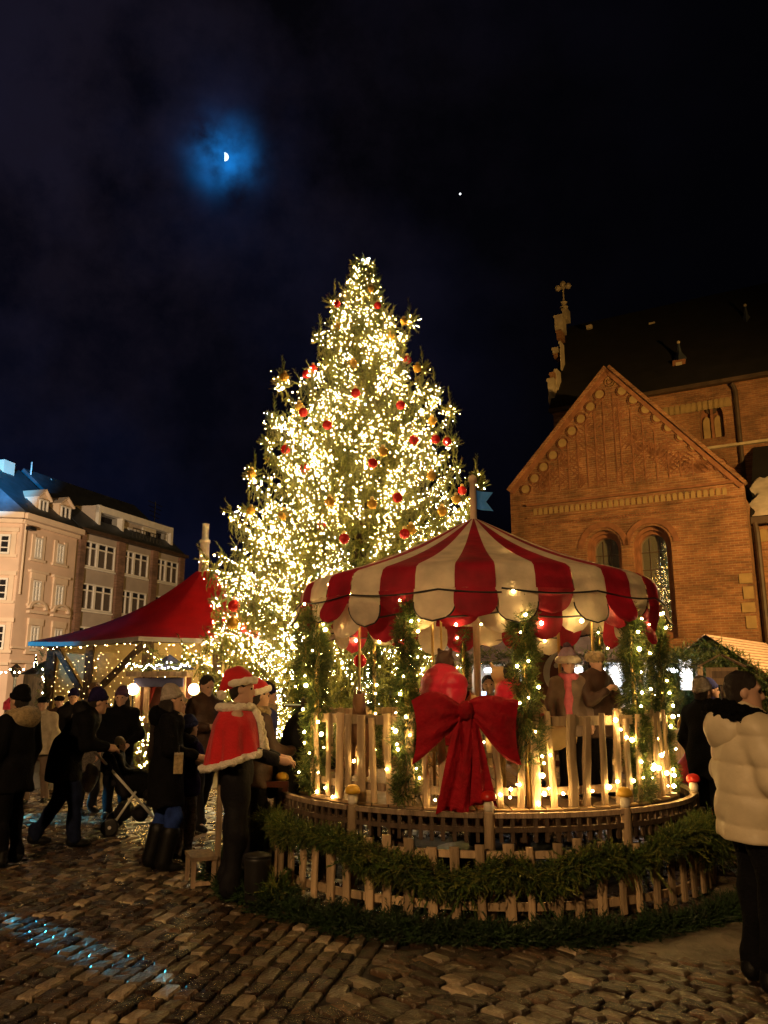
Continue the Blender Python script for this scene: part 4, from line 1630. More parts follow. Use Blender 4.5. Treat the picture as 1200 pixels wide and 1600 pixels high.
MB().box((bc, BY + .35, .95), (bx1 - bx0 - .1, .05, 1.8)).build('back_panel', M['panelred'], booth, False, BO)
MB().box((bc, BY, .55), (bx1 - bx0 - .15, .1, .95)).build('front_panel', M['wooddark'], booth, False, BO)
for x0, x1 in ((bc - .30, bc - .06), (bc + .16, bc + .42)):
    def cf(u, v, x0=x0, x1=x1):
        w = (x1 - x0) * (.35 + .65 * (abs(v - .35) * 1.6))
        xs = x0 if x0 < bc else x1 - w
        return (xs + w * u, BY + .12 + .03 * math.sin(u * 22), 1.05 + (bz - 1.15) * v)
    MB().grid(cf, 24, 8).build('curtain', M['curtain'], booth, True, BO)
for x in (208, 303):
    p = at(x, 1077, BY - .1)
    lamp = thing('globe_lamp', 'glowing round lamp at the %s end of the puppet booth' % ('tent post' if x == 208 else 'Christmas tree'), 'lamp', (p[0], p[1], p[2]), group='globe lamps of the puppet booth')
    MB().ball((0, 0, 0), .105, 14).build('globe', M['globe'], lamp, True)
    MB().tube([(0, 0, -.1), (0, .02, -.35), (.0, .2, -.4)], .015, 6).build('bracket', M['blackmetal'], lamp)
g = garland('booth_garland', [[(x, BY - .12, bz + .14 + .03 * math.sin(x * 9)) for x in np.linspace(bx0, bx1, 9)]], .09, 180, ln=.11, seed=5)
tag(g, 'fir garland lying on the lintel of the puppet booth', 'garland')
pos = [(x, BY - .26 + rnd.uniform(-.04, .04), bz + .12 + rnd.uniform(-.03, .12)) for x in np.linspace(bx0 - .02, bx1 + .05, 34)]
tag(bulbs('booth_lights', pos, .012, BULBS, [1] * len(pos)), 'row of white bulbs along the puppet booth lintel', 'string lights', kind='stuff')
# bush with lights by the booth
pos = [(at(x, y, 13.5 + rnd.random() * .5)) for x, y in [(rnd.uniform(214, 232), rnd.uniform(1120, 1200)) for _ in range(30)] + [(rnd.uniform(298, 318), rnd.uniform(1165, 1215)) for _ in range(22)]]
tag(bulbs('plinth_lights', pos, .013, BULBS, [0] * len(pos)), 'loose cluster of warm bulbs low before the puppet booth', 'string lights', kind='stuff')
paths = [[at(x, y, 13.9) for y in range(1115, 1215, 12)] for x in (223, 308)]
tag(garland('bush_garland', paths, .16, 150, ln=.13, seed=15), 'dark fir greenery standing low before the puppet booth', 'garland')

# ------------------------------------------------------------------ far left street things
lp0 = at(25, 1046, 24)
lampost = thing('street_lamp', 'thin pale street lamp before the peach house', 'street lamp', (lp0[0], 24, 0))
MB().lathe([(.12, 0), (.09, .3), (.055, .5), (.045, lp0[2] - .25), (.06, lp0[2] - .22)], n=8).build('pole', M['metal'], lampost, True)
MB().lathe([(.08, lp0[2] - .22), (.17, lp0[2] - .05), (.15, lp0[2] + .05), (.03, lp0[2] + .16)], n=8).build('lantern', M['panec'], lampost)
cpos = at(54, 1050, 22)
cone = thing('light_cone', 'tall narrow cone of white lights at the street edge', 'light tree', (cpos[0], 22, 0))
ch_ = cpos[2] + .45
MB().lathe([(.30, .6), (.02, ch_)], n=12).build('frame', M['g1'], cone)
pos, mi = [], []
for k in range(240):
    v = rnd.random()
    a = rnd.uniform(0, 6.28)
    pos.append((.32 * (1 - v) * math.cos(a), .32 * (1 - v) * math.sin(a), .6 + (ch_ - .6) * v))
tag(bulbs('cone_lights', pos, .02, BULBS, [1] * len(pos), cone), kind='stuff')
pos = [at(x, 1049 + 3 * math.sin(x * .3), 22.5) for x in range(2, 62, 7)] + [at(rnd.uniform(66, 80), rnd.uniform(1043, 1100), 20.5) for _ in range(22)]
tag(bulbs('street_lights', pos, .024, BULBS, [1] * len(pos)), 'string of white bulbs across the street by the peach house', 'string lights', kind='stuff')
kp = at(72, 1080, 21.5)
kio = thing('dark_kiosk', 'dark green kiosk with white bulbs beside the tent', 'kiosk', (kp[0], 21.5, 0))
MB().box((0, 0, 1.0), (.9, .8, 2.0)).build('cabin', M['wooddark'], kio)
MB().lathe([(.75, 2.0), (.1, 2.35)], n=4).build('roof', M['slate'], kio)
aw = at(42, 1092, 22.0)  # awning made up to stand in for a red glow
awn = thing('red_glow_standin', 'red awning standing in for a red glow by the street', 'stall', (aw[0], 22.6, 0))
MB().add([(-.9, 0, aw[2] - .1), (.9, 0, aw[2] - .1), (.9, .9, aw[2] + .25), (-.9, .9, aw[2] + .25), (-.9, 0, aw[2] - .3), (.9, 0, aw[2] - .3)], [(0, 1, 2, 3), (0, 1, 5, 4)]).build('awning', M['redcloth'], awn)
MB().box((0, .6, .5), (1.7, .5, 1.0)).build('counter', M['wooddark'], awn)
for sx in (-.85, .85):
    MB().box((sx, .1, aw[2] / 2 - .1), (.07, .07, aw[2])).build('post', M['wooddark'], awn)

# ------------------------------------------------------------------ Christmas tree
TY = 17.0
top = at(567, 405, TY)
TX, TH = top[0], top[2]
tree = thing('christmas_tree', 'tall floodlit spruce covered in warm white lights', 'tree', (TX, TY, 0))
ZR = [(0.3, 2.9), (1.5, 3.3), (3.4, 3.0), (4.6, 2.50), (5.8, 2.02), (7.0, 1.62), (8.2, 1.16), (9.4, .74), (10.2, .44), (10.9, .20), (TH, .03)]


def RZ(z):
    return np.interp(z, [a for a, _ in ZR], [b for _, b in ZR])


MB().tube([(0, 0, 0), (.03, 0, 3), (-.02, 0, 7), (0, 0, TH - .4)], [.24, .18, .09, .02], 10).build('trunk', M['bark'], tree, True)
limbs = MB()
tw_p, tw_d, tw_s = [], [], []
bl = []


def shoot(p, d, s):
    tw_p.append(p)
    tw_d.append(d)
    tw_s.append(s)


def branch(z0, az, L, lift, tipup, dens=1.0, spire=0.0):
    """a limb leaving the trunk at z0, its side twigs in flat drooping sprays"""
    ca, sa = math.cos(az), math.sin(az)
    n = max(5, int(L / .16))
    pts = []
    for i in range(n + 1):
        t = i / n
        r = L * t
        z = z0 + L * (lift * t + tipup * t ** 3) - .10 * L * math.sin(PI * t)
        pts.append(arr(r * ca, r * sa, z))
    limbs.tube(pts, [max(.006, .03 * L / 3 * (1 - t / (n + 1))) for t in range(n + 1)], 4, cap=False)
    side = arr(-sa, ca, 0)
    for i in range(1, n + 1):
        t = i / n
        T = pts[i] - pts[i - 1]
        T = T / np.linalg.norm(T)
        wd = (.20 + .55 * L / 3) * (1 - t) ** .7 * min(1, t * 3.0) + .12
        for sgn in (-1, 1):
            for rep in range(2):
                if rnd.random() > dens:
                    continue
                d = side * sgn * rnd.uniform(.6, 1.0) + T * rnd.uniform(.45, .95) + arr(0, 0, rnd.uniform(-.42, .12))
                d /= np.linalg.norm(d)
                ln = wd * rnd.uniform(.65, 1.1)
                m_ = max(1, int(ln / .17))
                for k in range(m_):
                    q = pts[i] + d * ln * k / m_ + arr(0, 0, -.10 * (k / m_) ** 2 * ln)
                    shoot(q, d + arr(rnd.gauss(0, .25), rnd.gauss(0, .25), rnd.gauss(-.12, .25)), rnd.uniform(.20, .32))
                    if t > .40:
                        for _ in range(rnd.choice((2, 2, 3))):
                            bl.append(q + arr(rnd.gauss(0, .07), rnd.gauss(0, .07), rnd.gauss(.01, .07)))
                if t > .3:
                    # hanging sprays
                    q = pts[i] + d * ln * rnd.random()
                    shoot(q, arr(rnd.gauss(0, .25), rnd.gauss(0, .25), -1), rnd.uniform(.22, .42))
        shoot(pts[i - 1], T + arr(rnd.gauss(0, .1), rnd.gauss(0, .1), rnd.gauss(0, .1)), .26)
    e = pts[-1]
    shoot(e, arr(ca * .5, sa * .5, .8 + spire), rnd.uniform(.28, .42))
    for _ in range(4):
        bl.append(e + arr(rnd.gauss(0, .08), rnd.gauss(0, .08), rnd.gauss(0, .08)))
    if spire:
        for k in range(int(spire * 14)):
            q = e + arr(rnd.gauss(0, .03), rnd.gauss(0, .03), k * .05)
            for _ in range(7):
                shoot(q, arr(rnd.gauss(0, .9), rnd.gauss(0, .9), .5), .24 * (1.15 - k * .05 / (spire * .7 + .1) * .6))
            for _ in range(4):
                bl.append(q + arr(rnd.gauss(0, .11), rnd.gauss(0, .11), 0))
        shoot(e + arr(0, 0, spire * .5), arr(rnd.gauss(0, .1), 0, 1), .40)
        shoot(e + arr(0, 0, spire * .5 + .2), arr(rnd.gauss(0, .1), 0, 1), .32)


z = .7
while z < TH - .25:
    R_ = RZ(z)
    nb = int(6 + 4 * min(1, R_ / 1.5))
    a0 = rnd.uniform(0, 6.28)
    for k in range(nb):
        az = a0 + 2 * PI * k / nb + rnd.gauss(0, .12)
        up = .50 if z > 9 else (.22 if z > 6 else .02)
        L = R_ * rnd.uniform(.74, 1.08) * (1 + .16 * math.sin(3 * az + z * 1.9) * math.sin(z * 2.3 + az))
        if math.sin(az) > .5 and z < 8:      # far side is hidden: fewer twigs
            branch(z - up * .6 * L, az, L, up, .16, .35)
        else:
            branch(z - up * .6 * L, az, L, up, .18, 1.0)
    z += .22 + .12 * min(1, R_ / 2) + rnd.uniform(-.04, .04)
# limbs whose tips stand out of the outline
for X, Y, sp_ in ((441, 592, .55), (428, 655, .5), (418, 690, .3), (397, 740, .55), (388, 798, .3), (640, 500, .3), (660, 575, .25), (678, 612, .6), (703, 640, .3), (705, 690, .3),
                  (746, 748, .55), (728, 782, .3), (522, 470, .25), (500, 525, .3), (338, 940, .2), (352, 905, .2), (378, 885, .5), (345, 985, .2), (400, 860, .2), (712, 730, .2)):
    p = at(X, Y, TY - .3) - arr(TX, TY, 0)
    L = math.hypot(p[0], .3)
    az = math.atan2(-.3, p[0])
    branch(p[2] - L * .40 - sp_ * .4, az, L, .16, .24, 1.0, sp_)
tag(limbs.build('limbs', M['bark'], tree), kind='stuff')
for k in range(30):
    q = arr(rnd.gauss(0, .06), rnd.gauss(0, .06), TH - .9 + k * .032)
    shoot(q, arr(rnd.gauss(0, .6), rnd.gauss(0, .6), .6), .22)
    for _ in range(5):
        bl.append(q + arr(rnd.gauss(0, .09), rnd.gauss(0, .09), .02))
shoot(arr(0, 0, TH - .25), arr(0, 0, 1), .35)
tw_p, tw_d, tw_s = np.array(tw_p), np.array(tw_d), np.array(tw_s)
Vv, Ff, Mi = [], [], []
o_ = 0
for k in range(3):
    s = np.arange(len(tw_p)) % 3 == k
    P, FF = inst(SPR[k][0], SPR[k][1], tw_p[s], tw_d[s], tw_s[s], NR.uniform(0, 6.28, s.sum()))
    Vv.append(P)
    Ff.append(FF + o_)
    o_ += len(P)
    Mi.append(np.repeat(np.clip(NR.normal(1.0, .8, s.sum()).round().astype(int), 0, 2), len(SPR[k][1])))
tag(npmesh('crown', np.concatenate(Vv), np.concatenate(Ff), [M['t1'], M['t2'], M['t3']], np.concatenate(Mi), tree), kind='stuff')
bl = np.array(bl)
# keep the lights that lie in the outer shell of the crown
rad = np.hypot(bl[:, 0], bl[:, 1])
keep = ((rad > .5 * RZ(np.clip(bl[:, 2], 0, TH))) | (bl[:, 2] > TH - 1.3)) & (bl[:, 2] > .4) & ((bl[:, 1] < .55 * RZ(np.clip(bl[:, 2], 0, TH))) | (NR.random(len(bl)) < np.where(bl[:, 0] > 0, .6, .25)))
bl = bl[keep]
# the strings leave some gaps between them
den = np.sin(bl[:, 2] * 5.2 + 2.2 * np.sin(np.arctan2(bl[:, 1], bl[:, 0]) * 2)) + .7 * np.sin(bl[:, 0] * 4.4 + bl[:, 2] * 2.1) + .5 * np.sin(bl[:, 2] * 1.7 - bl[:, 0] * 2.9)
bl = bl[(NR.random(len(bl)) < np.clip(.74 + .30 * den, .22, 1))]
NB_MAX = 23000
if len(bl) > NB_MAX:
    bl = bl[NR.permutation(len(bl))[:NB_MAX]]
print('twigs', len(tw_p), 'tree bulbs', len(bl))
r_ = NR.choice([.006, .0085, .012, .019], len(bl), p=[.34, .40, .21, .05])
mi = NR.choice([0, 1, 2], len(bl), p=[.60, .35, .05])
o = bulbs('tree_lights', bl + arr(TX, TY, 0), r_, BULBS, mi)
tag(o, 'thousands of warm white lights wound over the Christmas tree', 'string lights', kind='stuff')

reds = [(563, 240), (750, 248), (888, 500), (450, 542), (420, 567), (648, 655), (857, 712), (405, 745), (517, 805), (917, 873), (1073, 880), (322, 917), (412, 1006),
        (728, 982), (842, 1142), (1143, 1108), (488, 1275), (595, 1333), (875, 1310), (84, 1644), (480, 1800), (789, 1755), (1020, 870), (669, 1899)]
golds = [(720, 170), (565, 348), (872, 322), (812, 390), (635, 518), (935, 540), (318, 580), (387, 718), (1003, 785), (775, 928), (1000, 1040), (165, 1030), (162, 1203),
         (313, 1222), (527, 1162), (725, 1172), (1050, 1205), (905, 1290), (1115, 1150), (78, 1725), (560, 1560)]
ORD = ['topmost', 'second highest', 'third highest', 'fourth highest', 'fifth highest', 'sixth highest', 'seventh highest', 'eighth highest', 'ninth highest', 'tenth highest',
       'eleventh highest', 'twelfth highest', 'thirteenth highest', 'fourteenth highest', 'fifteenth highest', 'sixteenth highest', 'seventeenth highest', 'eighteenth highest',
       'nineteenth highest', 'twentieth highest', 'twenty-first highest', 'twenty-second highest', 'twenty-third highest', 'twenty-fourth highest', 'twenty-fifth highest']
proto = None
for colr, lst, mt, br_ in (('red', reds, 'redball', .10), ('gold', golds, 'goldball', .10)):
    for i, (X, Y) in enumerate(sorted(lst, key=lambda q: q[1])):
        pxx, pyy = 340 + X / 3, 400 + Y / 3
        best = None
        for yy in np.arange(TY - 3.4, TY + .01, .05):
            p = at(pxx, pyy, yy)
            if math.hypot(p[0] - TX, p[1] - TY) < RZ(p[2]) * 1.02:
                best = p
                break
        if best is None:
            best = at(pxx, pyy, TY - .35)
        best = best - arr(0, .16, 0)
        rad_ = br_ * (.85 if Y < 400 else (1.0 if Y < 1400 else 1.15))
        bt = thing('bauble', '%s glossy %s bauble on the lit Christmas tree' % (ORD[i], colr), 'bauble', best, group='%s baubles on the Christmas tree' % colr)
        MB().ball((0, 0, 0), rad_, 16).build('ball', M[mt], bt, True)
        MB().lathe([(.035, rad_ - .01), (.035, rad_ + .035), (.01, rad_ + .05)], n=8).build('cap', M['brass'], bt)

# ------------------------------------------------------------------ carousel
CX, CYY = 0.95, 8.3
CO = (CX, CYY, 0)
ZP = 0.74          # platform
ZRIM = 2.47
ZAP = at(740, 812, CYY)[2]
RC = 1.81
car = thing('carousel', 'small wooden carousel under a red and white striped canopy', 'carousel', CO)


def pol(a, r, z):
    """a=0 faces the camera, positive to the right"""
    return arr(CX + r * math.sin(a), CYY - r * math.cos(a), z)


camA = math.atan2(-CX, -CYY)          # direction to camera
A_CAM = math.atan2(0 - CX, CYY)       # angle in pol() that faces the camera


def ang_px(x, R):
    """front-side angle in pol() at which radius R is seen at column x (rows near mid height)"""
    best, bd = 0, 1e9
    for k in range(-160, 161):
        a = A_CAM + k * PI / 320
        p = pol(a, R, 1.2)
        q = 600 + p[0] / (p[1] * cp - (CAMZ - 1.2) * 0) * F * 0.985
        if abs(q - x) < bd:
            bd, best = abs(q - x), a
    return best


NS = 34
da = 2 * PI / NS
for i in range(NS):
    a0, a1 = A_CAM + (i - .5) * da, A_CAM + (i + .5) * da
    red = i % 2 == 0

    def cone_(u, v):
        a = a0 + (a1 - a0) * u
        if v < .82:
            t = v / .82
            r = .05 + (RC - .13) * t
            z = ZAP - (ZAP - ZRIM - .20) * (t ** 1.04) - .07 * math.sin(PI * t)
        else:
            t = (v - .82) / .18
            r = RC - .08 + .08 * math.sin(t * PI / 2)
            z = ZRIM + .20 - .20 * (1 - math.cos(t * PI / 2)) - .02 * t
        r += .010 * math.sin(v * 9 + i * 1.7) * v
        z += .006 * math.sin(u * 6 + i) * v
        return pol(a, r, z)
    MB().grid(cone_, 4, 16).build('canopy_stripe', M['redcloth'] if red else M['whitecloth'], car, True, CO)
    k = .25 + .05 * math.sin(i * 2.3)
    lean = .16 * math.sin(i * 1.9 + 1)

    def tongue(u, v):
        hw = (a1 - a0) / 2 * 1.04 * math.sqrt(max(0, 1 - max(0, (v - .45) / .55) ** 2))
        a = (a0 + a1) / 2 + hw * (2 * u - 1) * (1 if v < 1 else 0)
        r = RC + .004 + lean * v * .6 + .018 * math.cos(PI * (u - .5)) + .012 * math.sin(v * 5 + i)
        return pol(a, r, ZRIM - .018 - k * v)
    tm = MB().grid(tongue, 8, 10)
    tb = MB()
    tb.v, tb.f, tb.m = tm.v, tm.f, tm.m
    tb.build('scallop', M['redcloth'] if red else M['whitecloth'], car, True, CO)
    # dark binding round the lower edge of the pale scallops
    if not red:
        e = [tongue(0, j / 10) for j in range(4, 10)] + [tongue(.5, 1)] + [tongue(1, j / 10) for j in range(9, 3, -1)]
        MB().tube(e, .007, 4).build('scallop_binding', M['cable'], car, False, CO)
# a second row of tongues hung just inside the rim
for i in range(30):
    ac = A_CAM + .12 + i * 2 * PI / 30
    hw0, kk, ln_ = .112, RC - .13, .30 + .06 * math.sin(i * 1.7)

    def tongue2(u, v):
        hw = hw0 * math.sqrt(max(0, 1 - max(0, (v - .42) / .58) ** 2))
        a = ac + hw * (2 * u - 1)
        return pol(a, kk + .10 * v * math.sin(i * 2.7) + .02 * math.sin(3 * u + i), ZRIM + .06 - .14 - ln_ * v)
    MB().grid(tongue2, 8, 10).build('inner_scallop', M['redcloth'] if i % 2 else M['whitecloth'], car, True, CO)
# inner lining ring and roof struts
MB().tube([pol(2 * PI * k / 40, RC - .07, ZRIM + .05) for k in range(41)], .022, 6).build('rim_hoop', M['wooddark'], car, True, CO)
for k in range(12):
    a = A_CAM + .13 + k * PI / 6
    MB().tube([pol(a, RC - .10, ZRIM + .08), pol(a, .06, ZAP - .18)], .02, 5).build('rafter', M['wood'], car, False, CO)
mast = MB().lathe([(.035, ZP), (.035, ZAP - .02), (.034, at(740, 753, CYY)[2]), (.045, at(740, 753, CYY)[2]), (.045, at(740, 753, CYY)[2] + .05), (.01, at(740, 753, CYY)[2] + .08)], n=12)
mast.build('centre_pole', M['cream'], car, True).location = (0, 0, 0)
zf0, zf1 = at(755, 795, CYY)[2], at(755, 766, CYY)[2]


def flag(u, v):
    L = .17 if abs(v - .5) * 2 > .999 else .17
    x = .035 + u * (.10 + .075 * abs(2 * v - 1))
    return (x, .02 * math.sin(u * 5), zf0 + (zf1 - zf0) * v - .03 * u)


MB().grid(flag, 6, 8).build('flag', M['blueflag'], car)

# deck
RP = 1.86
PW = .135
x = -RP
pl_i = 0
while x < RP:
    xc = x + PW / 2
    if abs(xc) < RP - .03:
        h = math.sqrt(max(0, RP ** 2 - (abs(xc) + PW / 2) ** 2)) if abs(xc) + PW / 2 < RP else .15
        MB().box((0, 0, 0), (PW - .012, 2 * h, .035)).build('deck_plank', M['deck'], car).location = (xc, 0, ZP - .018)
    x += PW
MB().grid(lambda u, v: (RP * math.cos(2 * PI * u), RP * math.sin(2 * PI * u), ZP - .012 - .11 * v), 64, 1, closeu=True).build('deck_rim', M['wooddark'], car, False)
ft = MB()
for k in range(10):
    a = A_CAM + .2 + k * PI / 5
    p = pol(a, RP - .25, 0) - arr(*CO)
    MB().box((p[0], p[1], ZP / 2 - .06), (.10, .10, ZP - .12)).build('support', M['wooddark'], car)
for k in range(5):
    a = k * PI / 5
    MB().box((0, 0, ZP - .10), (2 * RP - .4, .08, .10), a).build('joist', M['wooddark'], car)
MB().lathe([(.45, 0), (.45, .12), (.12, .16), (.12, ZP - .05)], n=16).build('pivot', M['blackmetal'], car)

# picket balustrade on the deck (left open where children climb on)
RB = 1.78
ZB1 = 1.46
hf = ZB1 - ZP


def picket_mesh(h, w, seed, name, mt):
    r = random.Random(seed)
    k = MB()
    pts = [(r.uniform(-.006, .006), 0, h * j / 4) for j in range(5)]
    pts[0] = (0, 0, 0)
    rr = [w / 2 * r.uniform(.9, 1.1) for _ in range(5)]
    vs, fs = [], []
    for p, q in zip(pts, rr):
        for sx, sy in ((-1, -.5), (-.55, -.9), (.55, -.9), (1, -.5), (1, .5), (-1, .5)):
            vs.append((p[0] + sx * q, sy * q * .6, p[2]))
    for j in range(4):
        for i in range(6):
            fs.append((j * 6 + i, j * 6 + (i + 1) % 6, (j + 1) * 6 + (i + 1) % 6, (j + 1) * 6 + i))
    fs += [tuple(reversed(range(6))), tuple(range(24, 30))]
    k.add(vs, fs)
    me = bpy.data.meshes.new(name)
    me.from_pydata(k.v, [], k.f)
    me.materials.append(mt)
    return me


pms = [picket_mesh(hf - .02, .060, s, 'picket', M['woodlight']) for s in range(4)]
open_px = (432, 492)
n = 76
for k in range(n):
    a = A_CAM + 2 * PI * (k + rnd.uniform(-.15, .15)) / n
    rel = (a - A_CAM + PI) % (2 * PI) - PI
    if -1.45 < rel < -1.05:
        continue
    p = pol(a, RB, ZP + .002) - arr(*CO)
    o = link('picket', pms[rnd.randrange(4)], car)
    o.location = p
    o.rotation_euler = (rnd.gauss(0, .025), rnd.gauss(0, .03), a)
    o.scale = (rnd.uniform(.8, 1.35), 1, rnd.uniform(.94, 1.05))


def arc_rail(name, R, z, a0, a1, s, mt, parent, n=12, off=CO):
    """a bent flat rail"""
    vs, fs = [], []
    for i in range(n + 1):
        a = a0 + (a1 - a0) * i / n
        for dr, dz in ((-s[0] / 2, -s[1] / 2), (s[0] / 2, -s[1] / 2), (s[0] / 2, s[1] / 2), (-s[0] / 2, s[1] / 2)):
            vs.append(pol(a, R + dr, z + dz))
    for i in range(n):
        for k in range(4):
            fs.append((i * 4 + k, i * 4 + (k + 1) % 4, i * 4 + 4 + (k + 1) % 4, i * 4 + 4 + k))
    fs += [(0, 1, 2, 3), (n * 4 + 3, n * 4 + 2, n * 4 + 1, n * 4)]
    return MB().add(vs, fs).build(name, mt, parent, False, off)


for k in range(10):
    a0 = A_CAM - 1.03 + k * (2 * PI - .45) / 10
    a1 = a0 + (2 * PI - .45) / 10 - .012
    arc_rail('balustrade_rail', RB - .05, ZB1 - .07, a0, a1, (.035, .075), M['woodlight'], car)
    arc_rail('balustrade_rail', RB - .045, ZP + .12, a0, a1, (.03, .06), M['wood'], car)

# poles wound with fir
pole_px = [455, 497, 635, 818, 985, 1043]
pole_a = []
for x in pole_px:
    pole_a.append(ang_px(x, RC - .05))
rels = [(-1.75), (-1.22)]
back_px = [585, 720, 930, 1012]
for x in back_px:
    a = ang_px(600 + (x - 600) * 1.0, RC - .05)
    # far side: solve with depth
    best, bd = 0, 1e9
    for k in range(161):
        aa = A_CAM + PI / 2 + k * PI / 160
        p = pol(aa, RC - .1, 1.6)
        q = 600 + p[0] / p[1] * F * .985
        if abs(q - x) < bd:
            bd, best = abs(q - x), aa
    pole_a.append(best)
cb = []       # carousel bulbs
thick = {497: .115, 455: .080, 635: .075, 818: .095, 985: .088, 1043: .07}
low = {635: ZP + .05, 818: 1.10}
for i, a in enumerate(pole_a):
    xk = pole_px[i] if i < 6 else 0
    rr = RC - .05 if i < 6 else RC - .1
    p0, p1 = pol(a, rr, ZP), pol(a, rr, ZRIM + .02)
    pl = MB().tube([p0, p1], .022, 8).build('canopy_pole', M['brass'], car, True, CO)
    R_ = thick.get(xk, .05)
    zlow = low.get(xk, ZP + .02)
    path = []
    for k in range(22):
        t = k / 21
        z = zlow + (ZRIM - .12 - zlow) * t
        an = k * 1.15 + i
        q = pol(a, rr, z) + arr(.035 * math.cos(an), .035 * math.sin(an), 0)
        path.append(q)
    fat = (lambda t, R_=R_: R_ * (1 + .75 * np.exp(-((t - .12) / .16) ** 2))) if xk in (635, 818) else (lambda t, R_=R_: np.full(len(t), R_) * (1 + .2 * np.sin(t * 14)))
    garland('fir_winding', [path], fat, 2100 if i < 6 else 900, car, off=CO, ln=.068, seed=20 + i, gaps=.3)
    for k in range(11 if i < 6 else 8):
        z = ZP + .08 + (ZRIM - ZP - .1) * (k + rnd.random() * .9) / (11 if i < 6 else 8)
        an = rnd.uniform(-1.2, 1.2) + A_CAM
        q = pol(a, rr, z) + arr(math.sin(an), -math.cos(an), 0) * (R_ + .035)
        cb.append(q)

# rope of bulbs round the rim and a second one lower
for rr, zc_, nn_ in ((RC + .045, ZRIM - .04, 34), (RC - .10, ZRIM - .22, 30)):
    pts = []
    for k in range(nn_ * 4 + 1):
        a = 2 * PI * k / (nn_ * 4)
        z = zc_ - .035 * abs(math.sin(a * nn_ / 5)) + .01
        pts.append(pol(a, rr, z))
        if k % 4 == 0 and k < nn_ * 4 and rnd.random() < (.26 if rr > RC else .5):
            cb.append(pol(a + rnd.uniform(-.03, .03), rr + .02, z - rnd.uniform(.02, .08)))
    o = MB().tube(pts, .008, 5).build('light_cable', M['cable'], None, True)
    tag(o, 'black light cable slung round the %s of the carousel canopy' % ('outer rim' if rr > RC else 'inside'), 'cable')
# bulbs on the balustrade and the deck edge
for X, Y in ((497, 1128), (502, 1147), (506, 1168), (497, 1207), (508, 1231), (495, 1237), (553, 1189), (604, 1202), (520, 1245), (680, 1250), (782, 1242), (798, 1233), (808, 1226),
             (812, 1226), (848, 1212), (857, 1232), (842, 1256), (797, 1246), (860, 1180), (965, 1221), (990, 1220), (1012, 1258), (1022, 1195), (1030, 1200), (1042, 1208), (1052, 1202),
             (1056, 1170), (1048, 1135), (1060, 1118), (1044, 1228), (1053, 1228), (962, 1125), (970, 1140), (979, 1152), (826, 1090), (640, 1148), (634, 1120), (620, 1163), (1034, 1180),
             (1002, 1190), (1020, 1216), (880, 1240), (926, 1236), (952, 1230)):
    # intersect with the balustrade cylinder, near side
    r = ray(X, Y)
    r = r / np.linalg.norm(r)
    aq = r[0] ** 2 + r[1] ** 2
    bq = -2 * (r[0] * CX + r[1] * CYY)
    cq = CX ** 2 + CYY ** 2 - (RB + .035) ** 2
    D = bq * bq - 4 * aq * cq
    if D < 0:
        t = -bq / (2 * aq)
    else:
        t = (-bq - math.sqrt(D)) / (2 * aq)
    cb.append(r * t + arr(0, 0, CAMZ))
for k in range(16):
    cb.append(pol(A_CAM + PI + rnd.uniform(-1.5, 1.5), RB - .06, ZP + rnd.uniform(.05, .75)))
# bulbs added inside the canopy to brighten the interior
for k in range(40):
    cb.append(pol(2 * PI * k / 40, rnd.uniform(.3, 1.4), ZRIM + .05 + rnd.uniform(-.25, .25)))
strl = thing('carousel_lights', 'warm bulbs strung over the carousel poles, rim and railing', 'string lights', CO)
bm_ = bpy.data.meshes.new('bulb')
bm_.from_pydata([tuple(v) for v in ICO_V], [], [tuple(int(i) for i in f) for f in ICO_F])
bm_.polygons.foreach_set('use_smooth', [True] * len(bm_.polygons))
bm_.materials.append(M['bulbbig'])
for q in cb:
    o = link('bulb', bm_, strl)
    o.location = q - arr(*CO)
    s = rnd.choice((.008, .010, .013, .018))
    o.scale = (s, s, s)
print('carousel bulbs', len(cb))


